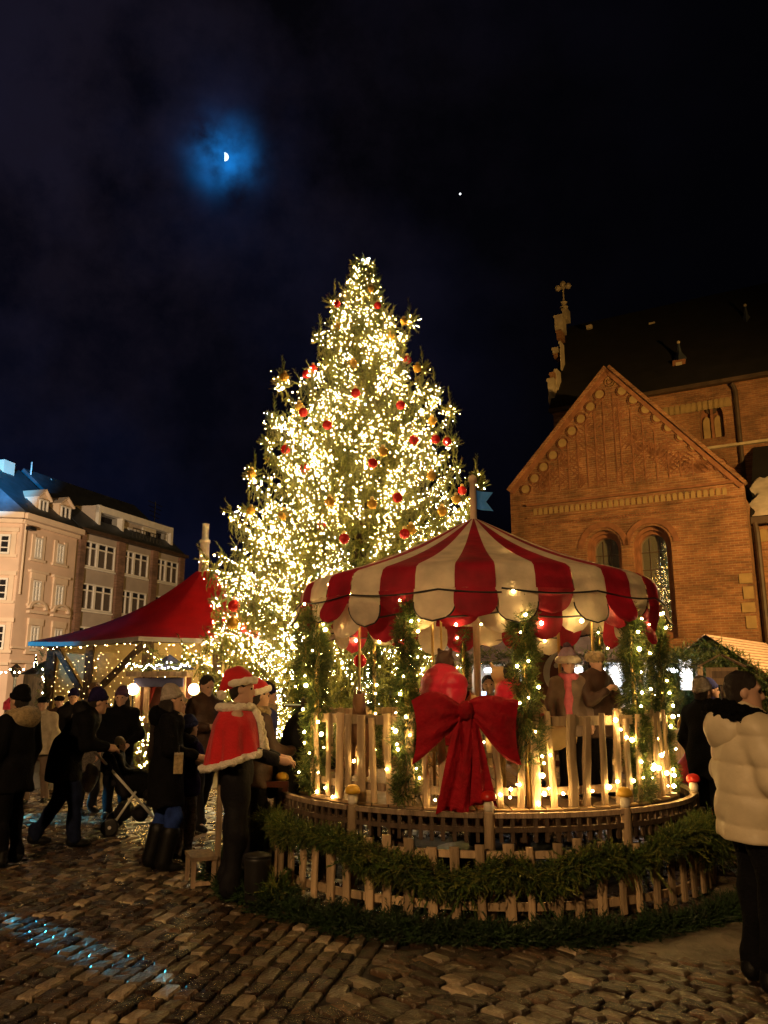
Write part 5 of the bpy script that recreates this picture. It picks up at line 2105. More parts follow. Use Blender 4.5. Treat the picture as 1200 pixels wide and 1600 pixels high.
# riding animals
def animal(a, r, mt, mane, tint=1.0, scale=1.0, head_up=0.0):
    p = pol(a, r, ZP) - arr(*CO)
    heading = a + PI / 2        # rides round: faces along the tangent (+x of its own frame)
    s = scale
    body = [cap((-.22, 0, .42), (.20, 0, .44), .115, .12), ell((-.24, 0, .44), (.13, .115, .13)), cap((.22, 0, .48), (.36, 0, .70 + head_up), .085, .06),
            cap((.36, 0, .73 + head_up), (.50, 0, .64 + head_up), .062, .040), cap((.355, .035, .77 + head_up), (.345, .045, .84 + head_up), .016, .008), cap((.355, -.035, .77 + head_up), (.345, -.045, .84 + head_up), .016, .008)]
    for sx, hip, knee, foot in ((.19, .40, (.27, .22), (.22, .02)), (.16, .40, (.20, .21), (.14, .02)), (-.25, .42, (-.33, .24), (-.28, .02)), (-.22, .42, (-.28, .23), (-.22, .02))):
        y = .07 if sx in (.19, -.25) else -.07
        body += [cap((sx, y, hip), (knee[0], y, knee[1]), .055, .033), cap((knee[0], y, knee[1]), (foot[0], y, foot[1] + .03), .03, .022), cap((foot[0], y, foot[1] + .02), (foot[0] + .03, y, foot[1] + .02), .028, .024)]
    body = [tuple([q[0]] + [x * s if isinstance(x, (np.ndarray, float, int)) and not isinstance(x, bool) else x for x in q[1:]]) if q[0] == 'c' else ('e', q[1] * s, q[2] * s, q[3], q[4]) for q in body]
    body = [tuple(list(q[:5]) + [None, None]) if q[0] == 'c' else q for q in body]
    o = solid('riding_horse', body, M[mt], car, .018, .03)
    o.location = (p[0], p[1], p[2] + .06)
    o.rotation_euler = (0, 0, a)
    mm = solid('mane', [cap((.20 * s, 0, .58 * s), (.33 * s, 0, (.80 + head_up) * s), .03 * s, .028 * s), cap((-.33 * s, 0, .50 * s), (-.42 * s, 0, .22 * s), .035 * s, .02 * s)], M[mane], o, .016, .02, shag(.006))
    MB().box((-.02 * s, 0, .54 * s), (.24 * s, .20 * s, .06 * s)).build('saddle', M['curtain'], o)
    MB().tube([(0, 0, -.05), (0, 0, ZRIM - ZP)], .014, 6).build('riding_pole', M['brass'], o, True)


a_r = ang_px(905, 1.25)
animal(ang_px(872, 1.25), 1.25, 'horse', 'mane', scale=1.05)
animal(ang_px(960, 1.15), 1.15, 'horsebrown', 'mane', scale=1.05)
animal(ang_px(676, 1.25), 1.25, 'horse', 'mane', scale=1.0)
animal(ang_px(540, 1.2), 1.2, 'horsebrown', 'mane', scale=1.0)
animal(A_CAM + PI + .35, 1.2, 'horse', 'mane', scale=1.0, head_up=.1)
animal(A_CAM + PI - .5, 1.2, 'horsebrown', 'mane', scale=1.0)

# big bow hung on the balustrade
bp = at(727, 1110, CYY - RB - .12)
bow = thing('ribbon_bow', 'large red velvet bow hung on the carousel railing', 'bow', bp)
for sx, wd, h0, h1, dz in ((-1, .37, .06, .24, -.075), (1, .37, .06, .24, -.08)):
    def loop(u, v):
        t = u
        hh = h0 + (h1 - h0) * math.sin(min(1, t * 1.12) * PI / 2)
        s = 2 * PI * v
        th = .075 * math.sin(PI * min(1, t * 1.02)) * (1 - .1 * t) + .02
        pl_ = .016 * math.sin(9 * s + 4 * t) * (1 - .4 * t) + .008 * math.sin(17 * s - 9 * t + sx)
        xx = sx * (.03 + wd * t) + sx * .02 * math.cos(2 * s) * t
        zz = hh * math.cos(s) + dz * t * 2 + .02 * math.sin(5 * t + sx)
        return (xx, -(th + pl_) * math.sin(s) - .02, zz)
    MB().grid(loop, 18, 40).build('loop', M['bow'], bow, True)
for sx, x0, x1, L in ((-1, -.08, -.17, .73), (1, .06, .15, .71)):
    def tailf(u, v):
        w = .07 + .055 * v
        x = x0 * (.2 + .8 * v) + (x1 - x0) * v * .45 + w * (2 * u - 1)
        notch = .10 * (1 - abs(2 * u - 1)) if v == 1 else 0
        return (x, -.02 - .018 * math.sin(u * 10 + sx + 1.5 * v) - .007 * math.sin(u * 23 + 9 * v) - .03 * math.sin(PI * v) - .012 * (sx < 0), -.03 - L * v + notch * .8 + .03 * u * sx * v)
    MB().grid(tailf, 14, 20).build('tail', M['bow'], bow, True)
solid('knot', [ell((0, -.05, 0), (.06, .06, .075)), ell((0, -.09, .01), (.04, .03, .06))], M['bow'], bow, .012, .02, folds(.004, 2))

# ------------------------------------------------------------------ ring railing with mushroom posts
RR = 1.98
rail = thing('ring_railing', 'dark wooden railing on posts topped with painted mushrooms', 'railing', CO)
posts = [(440, 1252, 'yel'), (551, 1267, 'yel'), (764, 1272, 'red'), (977, 1257, 'yel'), (1085, 1243, 'red')]


def ring_a(x, y, R):
    r = ray(x, y)
    aq = r[0] ** 2 + r[1] ** 2
    bq = -2 * (r[0] * CX + r[1] * CYY)
    cq = CX ** 2 + CYY ** 2 - R ** 2
    D = max(0, bq * bq - 4 * aq * cq)
    t = (-bq - math.sqrt(D)) / (2 * aq)
    w = r * t
    return math.atan2(w[0] - CX, -(w[1] - CYY)), w[2] + CAMZ


pa = []
ZT = .735
for X, Y, c in posts:
    a, zz_ = ring_a(X, Y, RR)
    pa.append(a)
extra = [pa[-1] + .55 + k * .62 for k in range(6)]
ptag = {0: 'yellow mushroom on the railing post nearest the man in the red cape', 1: 'yellow mushroom on the railing post between cape man and red bow',
        2: 'red mushroom on the railing post under the red bow', 3: 'yellow mushroom on the railing post nearest the cream puffer coat', 4: 'red mushroom on the railing post beside the red pointed figure'}
for i, a in enumerate(pa + extra):
    p = pol(a, RR, 0) - arr(*CO)
    MB().lathe([(.042, 0), (.04, ZT), (.036, ZT + .012)], (p[0], p[1], 0), 10).build('post', M['woodlight'], rail, True)
    c = posts[i][2] if i < 5 else ('red', 'yel')[i % 2]
    if i < 5:
        mu = thing('mushroom', ptag[i], 'mushroom', tuple(pol(a, RR, ZT + .01)), group='painted mushrooms on the railing posts')
        MB().lathe([(.030, 0), (.038, .02), (.040, .05), (.028, .085), (.024, .10)], n=14).build('stem', M['mushwhite'], mu, True)
        MB().lathe([(.02, .088), (.056, .082), (.062, .098), (.056, .125), (.036, .146), (.008, .153)], n=16).build('cap', M['mushred' if c == 'red' else 'mushyel'], mu, True)
alla = sorted(set(pa + extra))
for i in range(len(alla)):
    a0, a1 = alla[i], alla[(i + 1) % len(alla)]
    if i == len(alla) - 1:
        continue      # gap where the children queue
    arc_rail('rail', RR, ZT - .015, a0 + .022, a1 - .022, (.05, .035), M['wood'], rail)
    arc_rail('rail', RR, ZT - .115, a0 + .022, a1 - .022, (.04, .035), M['wooddark'], rail)
    nb = max(2, int((a1 - a0) * RR / .085))
    for k in range(1, nb):
        a = a0 + (a1 - a0) * k / nb
        p = pol(a, RR, ZT - .16) - arr(*CO)
        MB().box((p[0], p[1], p[2] + .045), (.028, .02, .18), a).build('baluster', M['wooddark'], rail)

# ------------------------------------------------------------------ low picket fence
RF = 2.06
fence = thing('picket_fence', 'low round fence of pale rough wooden pickets', 'fence', CO)
fms = [picket_mesh(.50, .066, 10 + s, 'picket', M['woodlight']) for s in range(5)]
n = 74
for k in range(n):
    a = A_CAM + 2 * PI * (k + rnd.uniform(-.12, .12)) / n
    p = pol(a, RF + .035, .03) - arr(*CO)
    o = link('picket', fms[rnd.randrange(5)], fence)
    o.location = p
    o.rotation_euler = (rnd.gauss(0, .02), rnd.gauss(0, .02), a)
    o.scale = (rnd.uniform(.8, 1.2), 1, rnd.uniform(.95, 1.08))
for k in range(14):
    a0 = A_CAM + k * 2 * PI / 14
    arc_rail('rail', RF, .46, a0, a0 + 2 * PI / 14 - .01, (.03, .05), M['woodlight'], fence, 8)
    arc_rail('rail', RF, .11, a0, a0 + 2 * PI / 14 - .01, (.03, .055), M['woodlight'], fence, 8)


def on_ring(X, Y, R):
    a, z = ring_a(X, Y, R)
    return pol(a, R, z)


RG = RF + .09
path = [on_ring(x, y, RG) for x, y in ((410, 1300), (425, 1292), (455, 1296), (490, 1305), (530, 1318), (570, 1333), (610, 1352), (650, 1366), (700, 1374), (750, 1374), (800, 1368), (850, 1366),
                                         (900, 1358), (950, 1345), (1000, 1333), (1040, 1320), (1080, 1305), (1105, 1295))]
path = [q + arr(0, 0, .035 * math.sin(i * 2.1) + rnd.uniform(-.02, .02)) for i, q in enumerate(path)]

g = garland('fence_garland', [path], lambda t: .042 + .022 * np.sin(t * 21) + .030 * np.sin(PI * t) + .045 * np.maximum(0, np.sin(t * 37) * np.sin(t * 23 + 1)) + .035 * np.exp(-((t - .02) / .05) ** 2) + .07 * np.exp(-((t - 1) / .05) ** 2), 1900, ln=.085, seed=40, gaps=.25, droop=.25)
tag(g, 'thick fir garland swagged along the top of the picket fence', 'garland')
w_ = garland('loose_sprays', [[q - arr(0, 0, .04) for q in path]], .06, 70, parent=g, ln=.15, seed=43, gaps=.9, droop=.35)
path = [pol(A_CAM + x, RF + .44, .0) for x in np.linspace(-1.55, 1.55, 40)]
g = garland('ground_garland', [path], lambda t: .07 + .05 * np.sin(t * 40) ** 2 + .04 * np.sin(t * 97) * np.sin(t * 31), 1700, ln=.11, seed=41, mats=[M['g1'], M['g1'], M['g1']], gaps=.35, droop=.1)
tag(g, 'dark fir boughs heaped on the ground along the fence foot', 'fir boughs')
g = garland('fir_tuft', [[pol(A_CAM - .72, RF + .40, .05), pol(A_CAM - .68, RF + .36, .16)]], .08, 2500, ln=.11, seed=44)
tag(g, 'bright green fir tuft at the fence foot', 'fir boughs')
g = garland('end_garland', [[on_ring(1112, 1330, RF + .10) + arr(0, 0, -.05), on_ring(1108, 1290, RF + .10) + arr(0, 0, .05)]], .17, 2200, ln=.11, seed=46)
tag(g, 'bushy fir bunch on the fence end beside the cream coat', 'fir boughs')
# low inner railing seen at the entrance, stool, bin
bn_ = gnd(400, 1418)
bin_ = thing('waste_bin', 'black bin standing against the fence by the cape man', 'bin', bn_)
MB().lathe([(.08, 0), (.09, .02), (.105, .34), (.11, .36), (.10, .37)], n=16).build('tub', M['blackmetal'], bin_, True)
MB().lathe([(.112, .37), (.105, .385), (.04, .40)], n=16).build('lid', M['blackmetal'], bin_, True)
sp0, sp1 = gnd(301, 1388), gnd(333, 1385)
stool = thing('step_stool', 'low wooden step frame with a tall handle post behind the cape man', 'step stool', sp0)
d = sp1 - sp0
L_ = np.linalg.norm(d)
st_rz = math.atan2(d[1], d[0])
stool.rotation_euler = (0, 0, st_rz)
for xx in (0, L_):
    for yy in (0, .30):
        MB().box((xx, yy, .11), (.035, .035, .22)).build('leg', M['wood'], stool)
MB().box((L_ / 2, .15, .23), (L_ + .05, .36, .03)).build('tread', M['wood'], stool)
MB().box((L_ / 2, .0, .03), (L_, .03, .03)).build('stretcher', M['wood'], stool)
MB().box((L_ + .03, .02, .52), (.045, .045, 1.04)).build('handle_post', M['wood'], stool)
fp = at(425, 1245, 7.6)
frm = thing('wooden_frame', 'dark wooden queue frame behind the first yellow mushroom', 'frame', (fp[0], fp[1], 0))
for xx in (-.10, .12):
    MB().box((xx, 0, .40), (.045, .045, .80)).build('leg', M['panelred'], frm)
MB().box((.01, 0, .80), (.27, .05, .05)).build('top_rail', M['panelred'], frm)
MB().box((.01, .002, .45), (.20, .03, .05)).build('rail', M['panelred'], frm)

# ------------------------------------------------------------------ stalls at the right
def beam(name, p, q, s, mt, parent, off):
    return MB().tube([p, q], s, 4).build(name, mt, parent, False, off)


# stall with ribbed roof and a gable full of fir
ga = at(1105, 990, 14.0)
uv = arr(.645, .764)       # ridge direction
gv = arr(.764, -.645)      # along the gable
S1 = thing('garland_stall', 'wooden market stall with ribbed orange lit roof and fir covered gable', 'market stall', (ga[0], ga[1], 0))
SO = (ga[0], ga[1], 0)
P = lambda g_, r_, z_: (ga[0] + gv[0] * g_ + uv[0] * r_, ga[1] + gv[1] * g_ + uv[1] * r_, z_)
slope = .72
RL = 3.4
HWd = 1.35
nbd = 16
for k in range(nbd):
    g0, g1 = .02 + HWd * k / nbd, .02 + HWd * (k + .5) / nbd
    for sgn in (1, -1):
        z0, z1 = ga[2] - slope * g0 - .005, ga[2] - slope * g1 - .005
        MB().add([P(sgn * g0, -.12, z0), P(sgn * g1, -.12, z1), P(sgn * g1, RL, z1), P(sgn * g0, RL, z0),
                  P(sgn * g0, -.12, z0 - .014), P(sgn * g1, -.12, z1 - .014), P(sgn * g1, RL, z1 - .014), P(sgn * g0, RL, z0 - .014)],
                 [(0, 1, 2, 3), (7, 6, 5, 4), (0, 4, 5, 1), (1, 5, 6, 2), (2, 6, 7, 3), (3, 7, 4, 0)]).build('roof_board', M['rooforange'], S1, False, SO)
ez_ = ga[2] - slope * HWd
for sgn in (1, -1):
    MB().add([P(0, -.1, ga[2] - .025), P(sgn * HWd, -.1, ez_ - .025), P(sgn * HWd, RL, ez_ - .025), P(0, RL, ga[2] - .025)], [(0, 1, 2, 3)]).build('rib_shade_sheet', M['wooddark'], S1, False, SO)  # dark sheet below the boards, put in for shade between the ribs
for g_ in (-HWd + .15, HWd - .15):
    for r_ in (.05, RL - .1):
        beam('post', P(g_, r_, 0), P(g_, r_, ez_ + .1), .06, M['wood'], S1, SO)
MB().add([P(-HWd + .15, .12, ez_), P(HWd - .15, .12, ez_), P(0, .12, ga[2] - .1)], [(0, 1, 2)]).build('gable_panel', M['wood'], S1, False, SO)
MB().add([P(-HWd + .2, RL - .1, 0), P(HWd - .2, RL - .1, 0), P(HWd - .2, RL - .1, ez_), P(-HWd + .2, RL - .1, ez_)], [(0, 1, 2, 3)]).build('back_wall', M['wood'], S1, False, SO)
for sg in (-1, 1):
    MB().add([P(sg * (HWd - .15), .1, 0), P(sg * (HWd - .15), RL - .1, 0), P(sg * (HWd - .15), RL - .1, ez_), P(sg * (HWd - .15), .1, ez_)], [(0, 1, 2, 3)]).build('side_wall', M['wood'], S1, False, SO)
MB().add([P(-HWd + .2, 0, .95), P(HWd - .2, 0, .95), P(HWd - .2, .4, .95), P(-HWd + .2, .4, .95), P(-HWd + .2, 0, 0), P(HWd - .2, 0, 0)], [(0, 1, 2, 3), (0, 1, 5, 4)]).build('counter', M['woodlight'], S1, False, SO)
gp_ = [[P(g_, -.05, ga[2] - slope * abs(g_) - .20 - k * .26) for g_ in np.linspace(-lim, lim, 12)] for k, lim in ((0, 1.35), (1, .95), (2, .7), (3, .45))]
g = garland('gable_garland', gp_, .18, 420, ln=.16, seed=50, mats=[M['g1'], M['g2'], M['g3']])
tag(g, 'dense fir greenery filling the gable of the ribbed roof stall', 'garland')
# small sign house
sh = at(1128, 1052, 11.6)
sg_ = thing('sign_house', 'small wooden house shaped sign board beside the fir gable', 'sign', (sh[0], sh[1], 0))
sg_.rotation_euler = (0, 0, -.35)
MB().tube([(0, .05, 0), (0, .05, sh[2])], .04, 6).build('post', M['wood'], sg_)
MB().box((0, 0, sh[2] - .04), (.42, .10, .24)).build('board', M['woodlight'], sg_)
MB().box((0, -.055, sh[2] - .02), (.27, .015, .10)).build('name_plate', M['wood'], sg_)
for k in range(5):
    for sx in (-1, 1):
        MB().box((sx * (.045 + .06 * k), 0, sh[2] + .24 - .033 * k), (.068, .40, .018), R=Matrix.Rotation(sx * .5, 3, 'Y')).build('roof_slat', M['woodlight'], sg_)
# bright white stall behind the carousel
wy = 13.2
wa0, wa1 = at(925, 1040, wy), at(1082, 1040, wy)
S2 = thing('white_lit_stall', 'market stall glaring with white light behind the carousel', 'market stall', (wa0[0], wy, 0))
SO2 = (wa0[0], wy, 0)
zt_ = at(1000, 1034, wy)[2]
wx0, wx1 = wa0[0] - 2.0, wa1[0] + .1
for x in (wx0, wx0 + 1.9, (wx0 + wx1) / 2 + .9, wx1):
    MB().box((x, wy, zt_ / 2), (.09, .09, zt_)).build('post', M['wood'], S2, False, SO2)
MB().box(((wx0 + wx1) / 2, wy + .2, .5), (wx1 - wx0, .5, 1.0)).build('counter', M['wood'], S2, False, SO2)
MB().box(((wx0 + wx1) / 2, wy + 1.6, zt_ / 2), (wx1 - wx0, .06, zt_)).build('back_wall', M['whitepaint'], S2, False, SO2)
for zz_ in (1.25, 1.55):
    MB().box(((wx0 + wx1) / 2, wy + 1.45, zz_), (wx1 - wx0 - .1, .24, .025)).build('shelf', M['whitepaint'], S2, False, SO2)
for k in range(5):
    x = wx0 + .7 + k * (wx1 - wx0 - 1.0) / 4
    MB().tube([(x - .35, wy + .75, zt_ - .12), (x + .35, wy + .75, zt_ - .12)], .035, 8).build('light_tube', M['tube'], S2, True, SO2)
for X, Y, w_, h_ in ((963, 1062, .34, .56), (1003, 1058, .42, .50), (1030, 1052, .16, .34), (1072, 1054, .20, .50)):
    p = at(X, Y, wy + .4)
    lb = MB().box((p[0], p[1], p[2]), (w_, .05, h_)).build('light_panel', M['lightbox'], S2, False, SO2)
zr_ = at(900, 948, wy + 1.1)[2]
nsl = 11
wxr = at(1030, 1040, wy)[0]
for k in range(nsl):
    t0, t1 = k / nsl, (k + 1.2) / nsl
    y0, y1 = wy - .35 + 1.45 * t0, wy - .35 + 1.45 * t1
    z0, z1 = zt_ + .02 + (zr_ - zt_) * t0, zt_ + .045 + (zr_ - zt_) * t1
    MB().add([(wx0 - .3, y0, z0), (wxr, y0, z0), (wxr, y1, z1), (wx0 - .3, y1, z1), (wx0 - .3, y0, z0 - .025), (wxr, y0, z0 - .025), (wxr, y1, z1 - .03), (wx0 - .3, y1, z1 - .03)],
             [(0, 1, 2, 3), (7, 6, 5, 4), (0, 4, 5, 1), (1, 5, 6, 2), (3, 7, 4, 0)]).build('roof_board', M['roofgrey'], S2, False, SO2)
MB().add([(wx0 - .3, wy + 1.1, zr_), (wxr, wy + 1.1, zr_), (wxr, wy + 2.2, zt_), (wx0 - .3, wy + 2.2, zt_)], [(0, 1, 2, 3)]).build('roof_back', M['roofgrey'], S2, False, SO2)
JM = ('pink', 'whitefur', 'creamwool', 'bluecloth', 'redcloth', 'goldball')
for k in range(6):
    x = wx0 + 2.2 + k * (wx1 - wx0 - 2.5) / 5
    zz_ = 1.0
    yy = wy + (.15 if zz_ == 1.0 else 1.42)
    mt = M[JM[k]]
    r0 = rnd.uniform(.05, .08)
    gd = MB().lathe([(r0 * .8, 0), (r0, .05), (r0 * .9, .12), (r0 * .4, .16), (r0 * .45, .19)], n=10).build('ornament_jar', mt, None, True)
    gd.location = (x, yy, zz_ + .013)
    cols = {'red_canvas': 'red', 'blue_canopy': 'dark blue', 'white_fleece': 'white', 'cream_wool': 'cream', 'pink_knit': 'pink', 'gold_bauble': 'golden'}
    cn = cols[mt.name]
    tag(gd, '%s jar on the counter of the white lit stall' % cn, 'jar', 'goods in the white lit stall')
eg = garland('eave_garland', [[(x, wy - .38, zt_ + .02 + .03 * math.sin(x * 8)) for x in np.linspace(wx0, wx1 + .2, 20)]], .13, 260, ln=.13, seed=60)
tag(eg, 'fir garland along the eave of the white lit stall', 'garland')
g = garland('stall_fir', [[at(x, y, wy - .1) for x, y in ((1050, 1020), (1062, 1032), (1072, 1034), (1090, 1040))], [at(x, y, wy - .1) for x, y in ((1052, 1040), (1055, 1080), (1050, 1110))], [at(x, y, wy - .1) for x, y in ((985, 1036), (984, 1070), (986, 1105))]], .085, 420, ln=.13, seed=61)
tag(g, 'loose fir boughs hanging round the glaring white stall front', 'garland')
# oxblood panel with moon and stars
pp = at(862, 1052, 11.0)
S3 = thing('painted_moon_sign', 'dark red board with silver crescent moon and dots behind carousel', 'sign', (pp[0], pp[1], 0))
pw, pz0, pz1 = .62, .3, at(862, 1000, 11.0)[2]
MB().box((0, 0, (pz0 + pz1) / 2), (pw, .05, pz1 - pz0)).build('board', M['panelred'], S3)
for sx in (-.26, .26):
    MB().box((sx, .04, pz1 / 2), (.05, .05, pz1)).build('post', M['wooddark'], S3)
cres = []
c0, R1 = (.18, pp[2] + .0), .30
nn = 16
ou = [(c0[0] + R1 * math.cos(PI * .52 + PI * .86 * k / nn), c0[1] + R1 * math.sin(PI * .52 + PI * .86 * k / nn)) for k in range(nn + 1)]
inn = []
for k in range(nn + 1):
    t = k / nn
    w = .085 * math.sin(PI * t) + .001
    x, zz_ = ou[k]
    dx, dz_ = (c0[0] - x) / R1, (c0[1] - zz_) / R1
    inn.append((x + dx * w, zz_ + dz_ * w))
cm = MB()
for k in range(nn):
    cm.prism([ou[k], ou[k + 1], inn[k + 1], inn[k]], -.045, -.026)
cm.build('crescent', M['silver'], S3)
for X, Y in ((868, 1040), (863, 1079), (845, 1022), (850, 1090)):
    q = at(X, Y, 11.0)
    MB().lathe([(.035, 0), (.03, .02)], n=8, axis='Y').build('dot', M['silver'], S3).location = (q[0] - pp[0], -.046, q[2])
# red pointed figure by the carousel's right side
rp = gnd(1082, 1252)
rp = at(1080, 1200, 9.3)
gn = thing('pointed_figure', 'red pointed cloth figure standing behind the railing', 'decoration', (rp[0], rp[1], 0))
zz1 = at(1080, 1165, 9.3)[2]
gn_m = MB().lathe([(.20, 0), (.24, .25), (.23, .55), (.17, .80), (.08, zz1 - .12), (.01, zz1)], n=16)
gn_m.build('hat', M['redpuffer'], gn, True)
MB().ball((0, 0, zz1), .035, 8).build('pompom', M['whitefur'], gn, True)

# ------------------------------------------------------------------ masts of the lamps that light the square
for nm, p, t, e, c, cone_, bl_, rad_ in LAMPS:
    ms = thing('floodlight', {'sodium_front': 'street floodlight on a tall mast behind the viewer', 'sodium_church': 'amber floodlight mast turned to the church gable',
                              'sodium_street': 'amber floodlight mast before the peach house', 'cyan_roof': 'cyan spotlight mast aimed at the peach house roof',
                              'cyan_tent': 'low cyan spotlight aimed at the tent eave', 'cyan_ground': 'cyan spotlight aimed at the near cobbles',
                              'cyan_ground_far': 'cyan spotlight aimed at the cobbles by the tent', 'sodium_stalls': 'amber floodlight mast over the ribbed roof stall'}[nm], 'floodlight', (p[0], p[1], 0))
    dvec = (Vector(t) - Vector(p)).normalized()
    back = Vector((0, 0, p[2])) - dvec * (.22 + rad_)
    MB().tube([(back.x, back.y, 0), (back.x, back.y, back.z - .1), tuple(back)], .06, 8).build('mast', M['blackmetal'], ms)
    MB().tube([tuple(back), tuple(back + dvec * .12)], .16, 10).build('housing', M['blackmetal'], ms)


# ------------------------------------------------------------------ people
def rotx(p, ang, piv):
    p = np.array(p, float) - piv
    c, s = math.cos(ang), math.sin(ang)
    return np.array([p[0], p[1] * c + p[2] * s, -p[1] * s + p[2] * c]) + piv


def person(label, loc, yaw, H=1.75, coat='black', coat_len=.78, trousers='darkjeans', shoes='boots', hat=None, hatm='black', hair='hairdark', long_hair=False,
           lean=0.0, arms=None, legs=None, head=(0, 0), collar=None, hood=None, scarf=None, puffy=False, girth=1.0, h=.02, group=None, cape=False, name='person',
           sit=False, base_z=0.0, ears=False, head_only=False, extra=None, fold_seed=0.0, gloves=None, nohands=False, leg_girth=1.0, boots=False):
    """yaw: direction faced, 0 = away from the camera (+y), positive turns left. Local x right, y forward."""
    s = H / 1.75
    root = thing(name, label, 'person', (loc[0], loc[1], base_z), yaw, group)
    g = girth
    piv = np.array([0, 0, .95])

    def U(p):      # upper body joint: lean about the pelvis
        return rotx(p, lean, piv)
    ht, hn = head    # head turn (about z), nod
    A = dict(R=[(.25, -.03, 1.14), (.25, .07, .90)], L=[(-.25, -.03, 1.14), (-.25, .07, .90)])
    if arms:
        A.update(arms)
    Lg = dict(R=[(.10, .02, .50), (.105, -.02, .085)], L=[(-.10, .02, .50), (-.105, -.02, .085)])
    if legs:
        Lg.update(legs)
    sh = {'R': U((.165 * g, 0, 1.41)), 'L': U((-.165 * g, 0, 1.41))}
    hip = {'R': np.array((.088, 0, .93)), 'L': np.array((-.088, 0, .93))}
    neck = U((0, 0, 1.46))
    hc = U((0, .025, 1.625))
    ch, sh_ = math.cos(ht), math.sin(ht)
    RZ3 = np.array([[ch, -sh_, 0], [sh_, ch, 0], [0, 0, 1]])
    cn, sn = math.cos(-hn), math.sin(-hn)
    RX3 = np.array([[1, 0, 0], [0, cn, -sn], [0, sn, cn]])
    HR = RZ3 @ RX3

    def hp(p):
        return hc + HR @ np.array(p, float)
    # --- body: one continuous skin surface
    B = [ell(hc + HR @ np.array((0, -.008, .022)), (.076, .095, .102), HR), ell(hp((0, .030, -.050)), (.056, .062, .066), HR, .03), cap(neck - (0, 0, .03), hp((0, -.02, -.06)), .055, .052),
         cap(hp((0, .088, .012)), hp((0, .104, -.022)), .011, .015, .012), ell(hp((0, .082, -.058)), (.026, .014, .010), HR, .008), ell(hp((0, .076, -.092)), (.026, .022, .020), HR, .02),
         cap(hp((-.04, .082, .036)), hp((.04, .082, .036)), .012, .012, .014), ell(hp((.078, -.005, .0)), (.012, .024, .034), HR, .008), ell(hp((-.078, -.005, .0)), (.012, .024, .034), HR, .008),
         cap(U((0, 0, 1.38)), U((0, 0, 1.20)), .115, .105, None, None), cap(U((0, 0, 1.20)), (0, 0, .95), .105, .115), cap(sh['L'], sh['R'], .055)]
    if not head_only:
        for k in 'RL':
            e, w = U(A[k][0]), U(A[k][1])
            B += [cap(sh[k], e, .048, .036), cap(e, w, .036, .026)]
            if not sit:
                kn, an = np.array(Lg[k][0]), np.array(Lg[k][1])
                B += [cap(hip[k], kn, .075, .05), cap(kn, an, .05, .035), cap(an, an + (0, .12, -.04), .035, .028)]
            else:
                kn, an = np.array(Lg[k][0]), np.array(Lg[k][1])
                B += [cap(hip[k], kn, .07, .05), cap(kn, an, .05, .035)]
            if not nohands:
                d = w - e
                d = d / np.linalg.norm(d)
                sd_ = np.cross(d, (0, 0, 1.0)) if abs(d[2]) < .9 else np.array((0, 1.0, 0)) * 1
                sd_ = sd_ / (np.linalg.norm(sd_) + 1e-9)
                up = np.cross(sd_, d)
                B.append(cap(w, w + d * .075, .030, .036))
                for f in range(4):
                    o_f = sd_ * (.027 - .018 * f)
                    ln = (.072, .082, .077, .060)[f]
                    p0 = w + d * .085 + o_f
                    p1 = p0 + d * ln * .55 - up * .008
                    p2 = p1 + d * ln * .35 - up * .028
                    B += [cap(p0, p1, .0105, .0095, .008), cap(p1, p2, .0095, .008, .006)]
                tb = w + d * .03 + sd_ * .035 * (1 if k == 'L' else -1)
                B += [cap(w + d * .02, tb + d * .02, .016, .013, .012), cap(tb + d * .02, tb + d * .065 - up * .012, .012, .010, .008)]
    if sit and not head_only:
        pass

    def S(name_, prims, mt, hh=None, K=.03, warp=None, par=None):
        V, Q = nets(prims, hh or h, K, warp)
        return npmesh(name_, V * s, Q, M[mt], None, par or root, smooth=True)
    hb = min(h, .0155)
    body = S('body', B, 'skin', hb, .022)
    for sx in (-1, 1):
        ey = hp((sx * .033, .082, .014)) * s
        MB().ball(tuple(ey), .0095 * s, 8).build('eye', M['boots'], root, True)
    if head_only:
        pass
    # --- trousers and shoes
    if not head_only and not sit:
        Tp = [cap((-.07, 0, .95), (.07, 0, .95), .115 * g)]
        for k in 'RL':
            kn, an = np.array(Lg[k][0]), np.array(Lg[k][1])
            q = g * leg_girth
            Tp += [cap(hip[k], kn, .098 * q, .073 * q), cap(kn, kn + (an - kn) * (.5 if boots else .95), .073 * q, .058 * q)]
            if not boots:
                Tp.append(cap(an + (0, 0, .06), an + (0, .01, .0), .062 * q, .064 * q))
        S('trousers', Tp, trousers, None, .025, folds(.007, 1.1, fold_seed))
        for k in 'RL':
            an = np.array(Lg[k][1])
            fl = max(0, an[2] - .085)
            so = [cap(an + (0, -.02, -.03), an + (0, .10, -.05), .050, .042), cap(an + (0, .08, -.05), an + (0, .155, -.055), .042, .036), cap(an + (0, -.005, .05), an + (0, -.01, -.02), .056, .054), cut((0, 0, -1), -(fl + .002))]
            if boots:
                so.insert(0, cap(an + (np.array(Lg[k][0]) - an) * .66, an, .098, .078))
            S('shoe', so, shoes, None, .03)
    if not head_only and sit:
        Tp = [cap((-.07, 0, .95), (.07, 0, .95), .11 * g)]
        for k in 'RL':
            kn, an = np.array(Lg[k][0]), np.array(Lg[k][1])
            Tp += [cap(hip[k], kn, .095 * g, .072 * g), cap(kn, an, .072 * g, .06 * g), cap(an, an + (0, .10, -.03), .05, .04)]
        S('trousers', Tp, trousers, None, .025, folds(.007, 1.1, fold_seed))
    # --- coat
    hem = coat_len
    pf = .022 if puffy else 0
    sy = .72
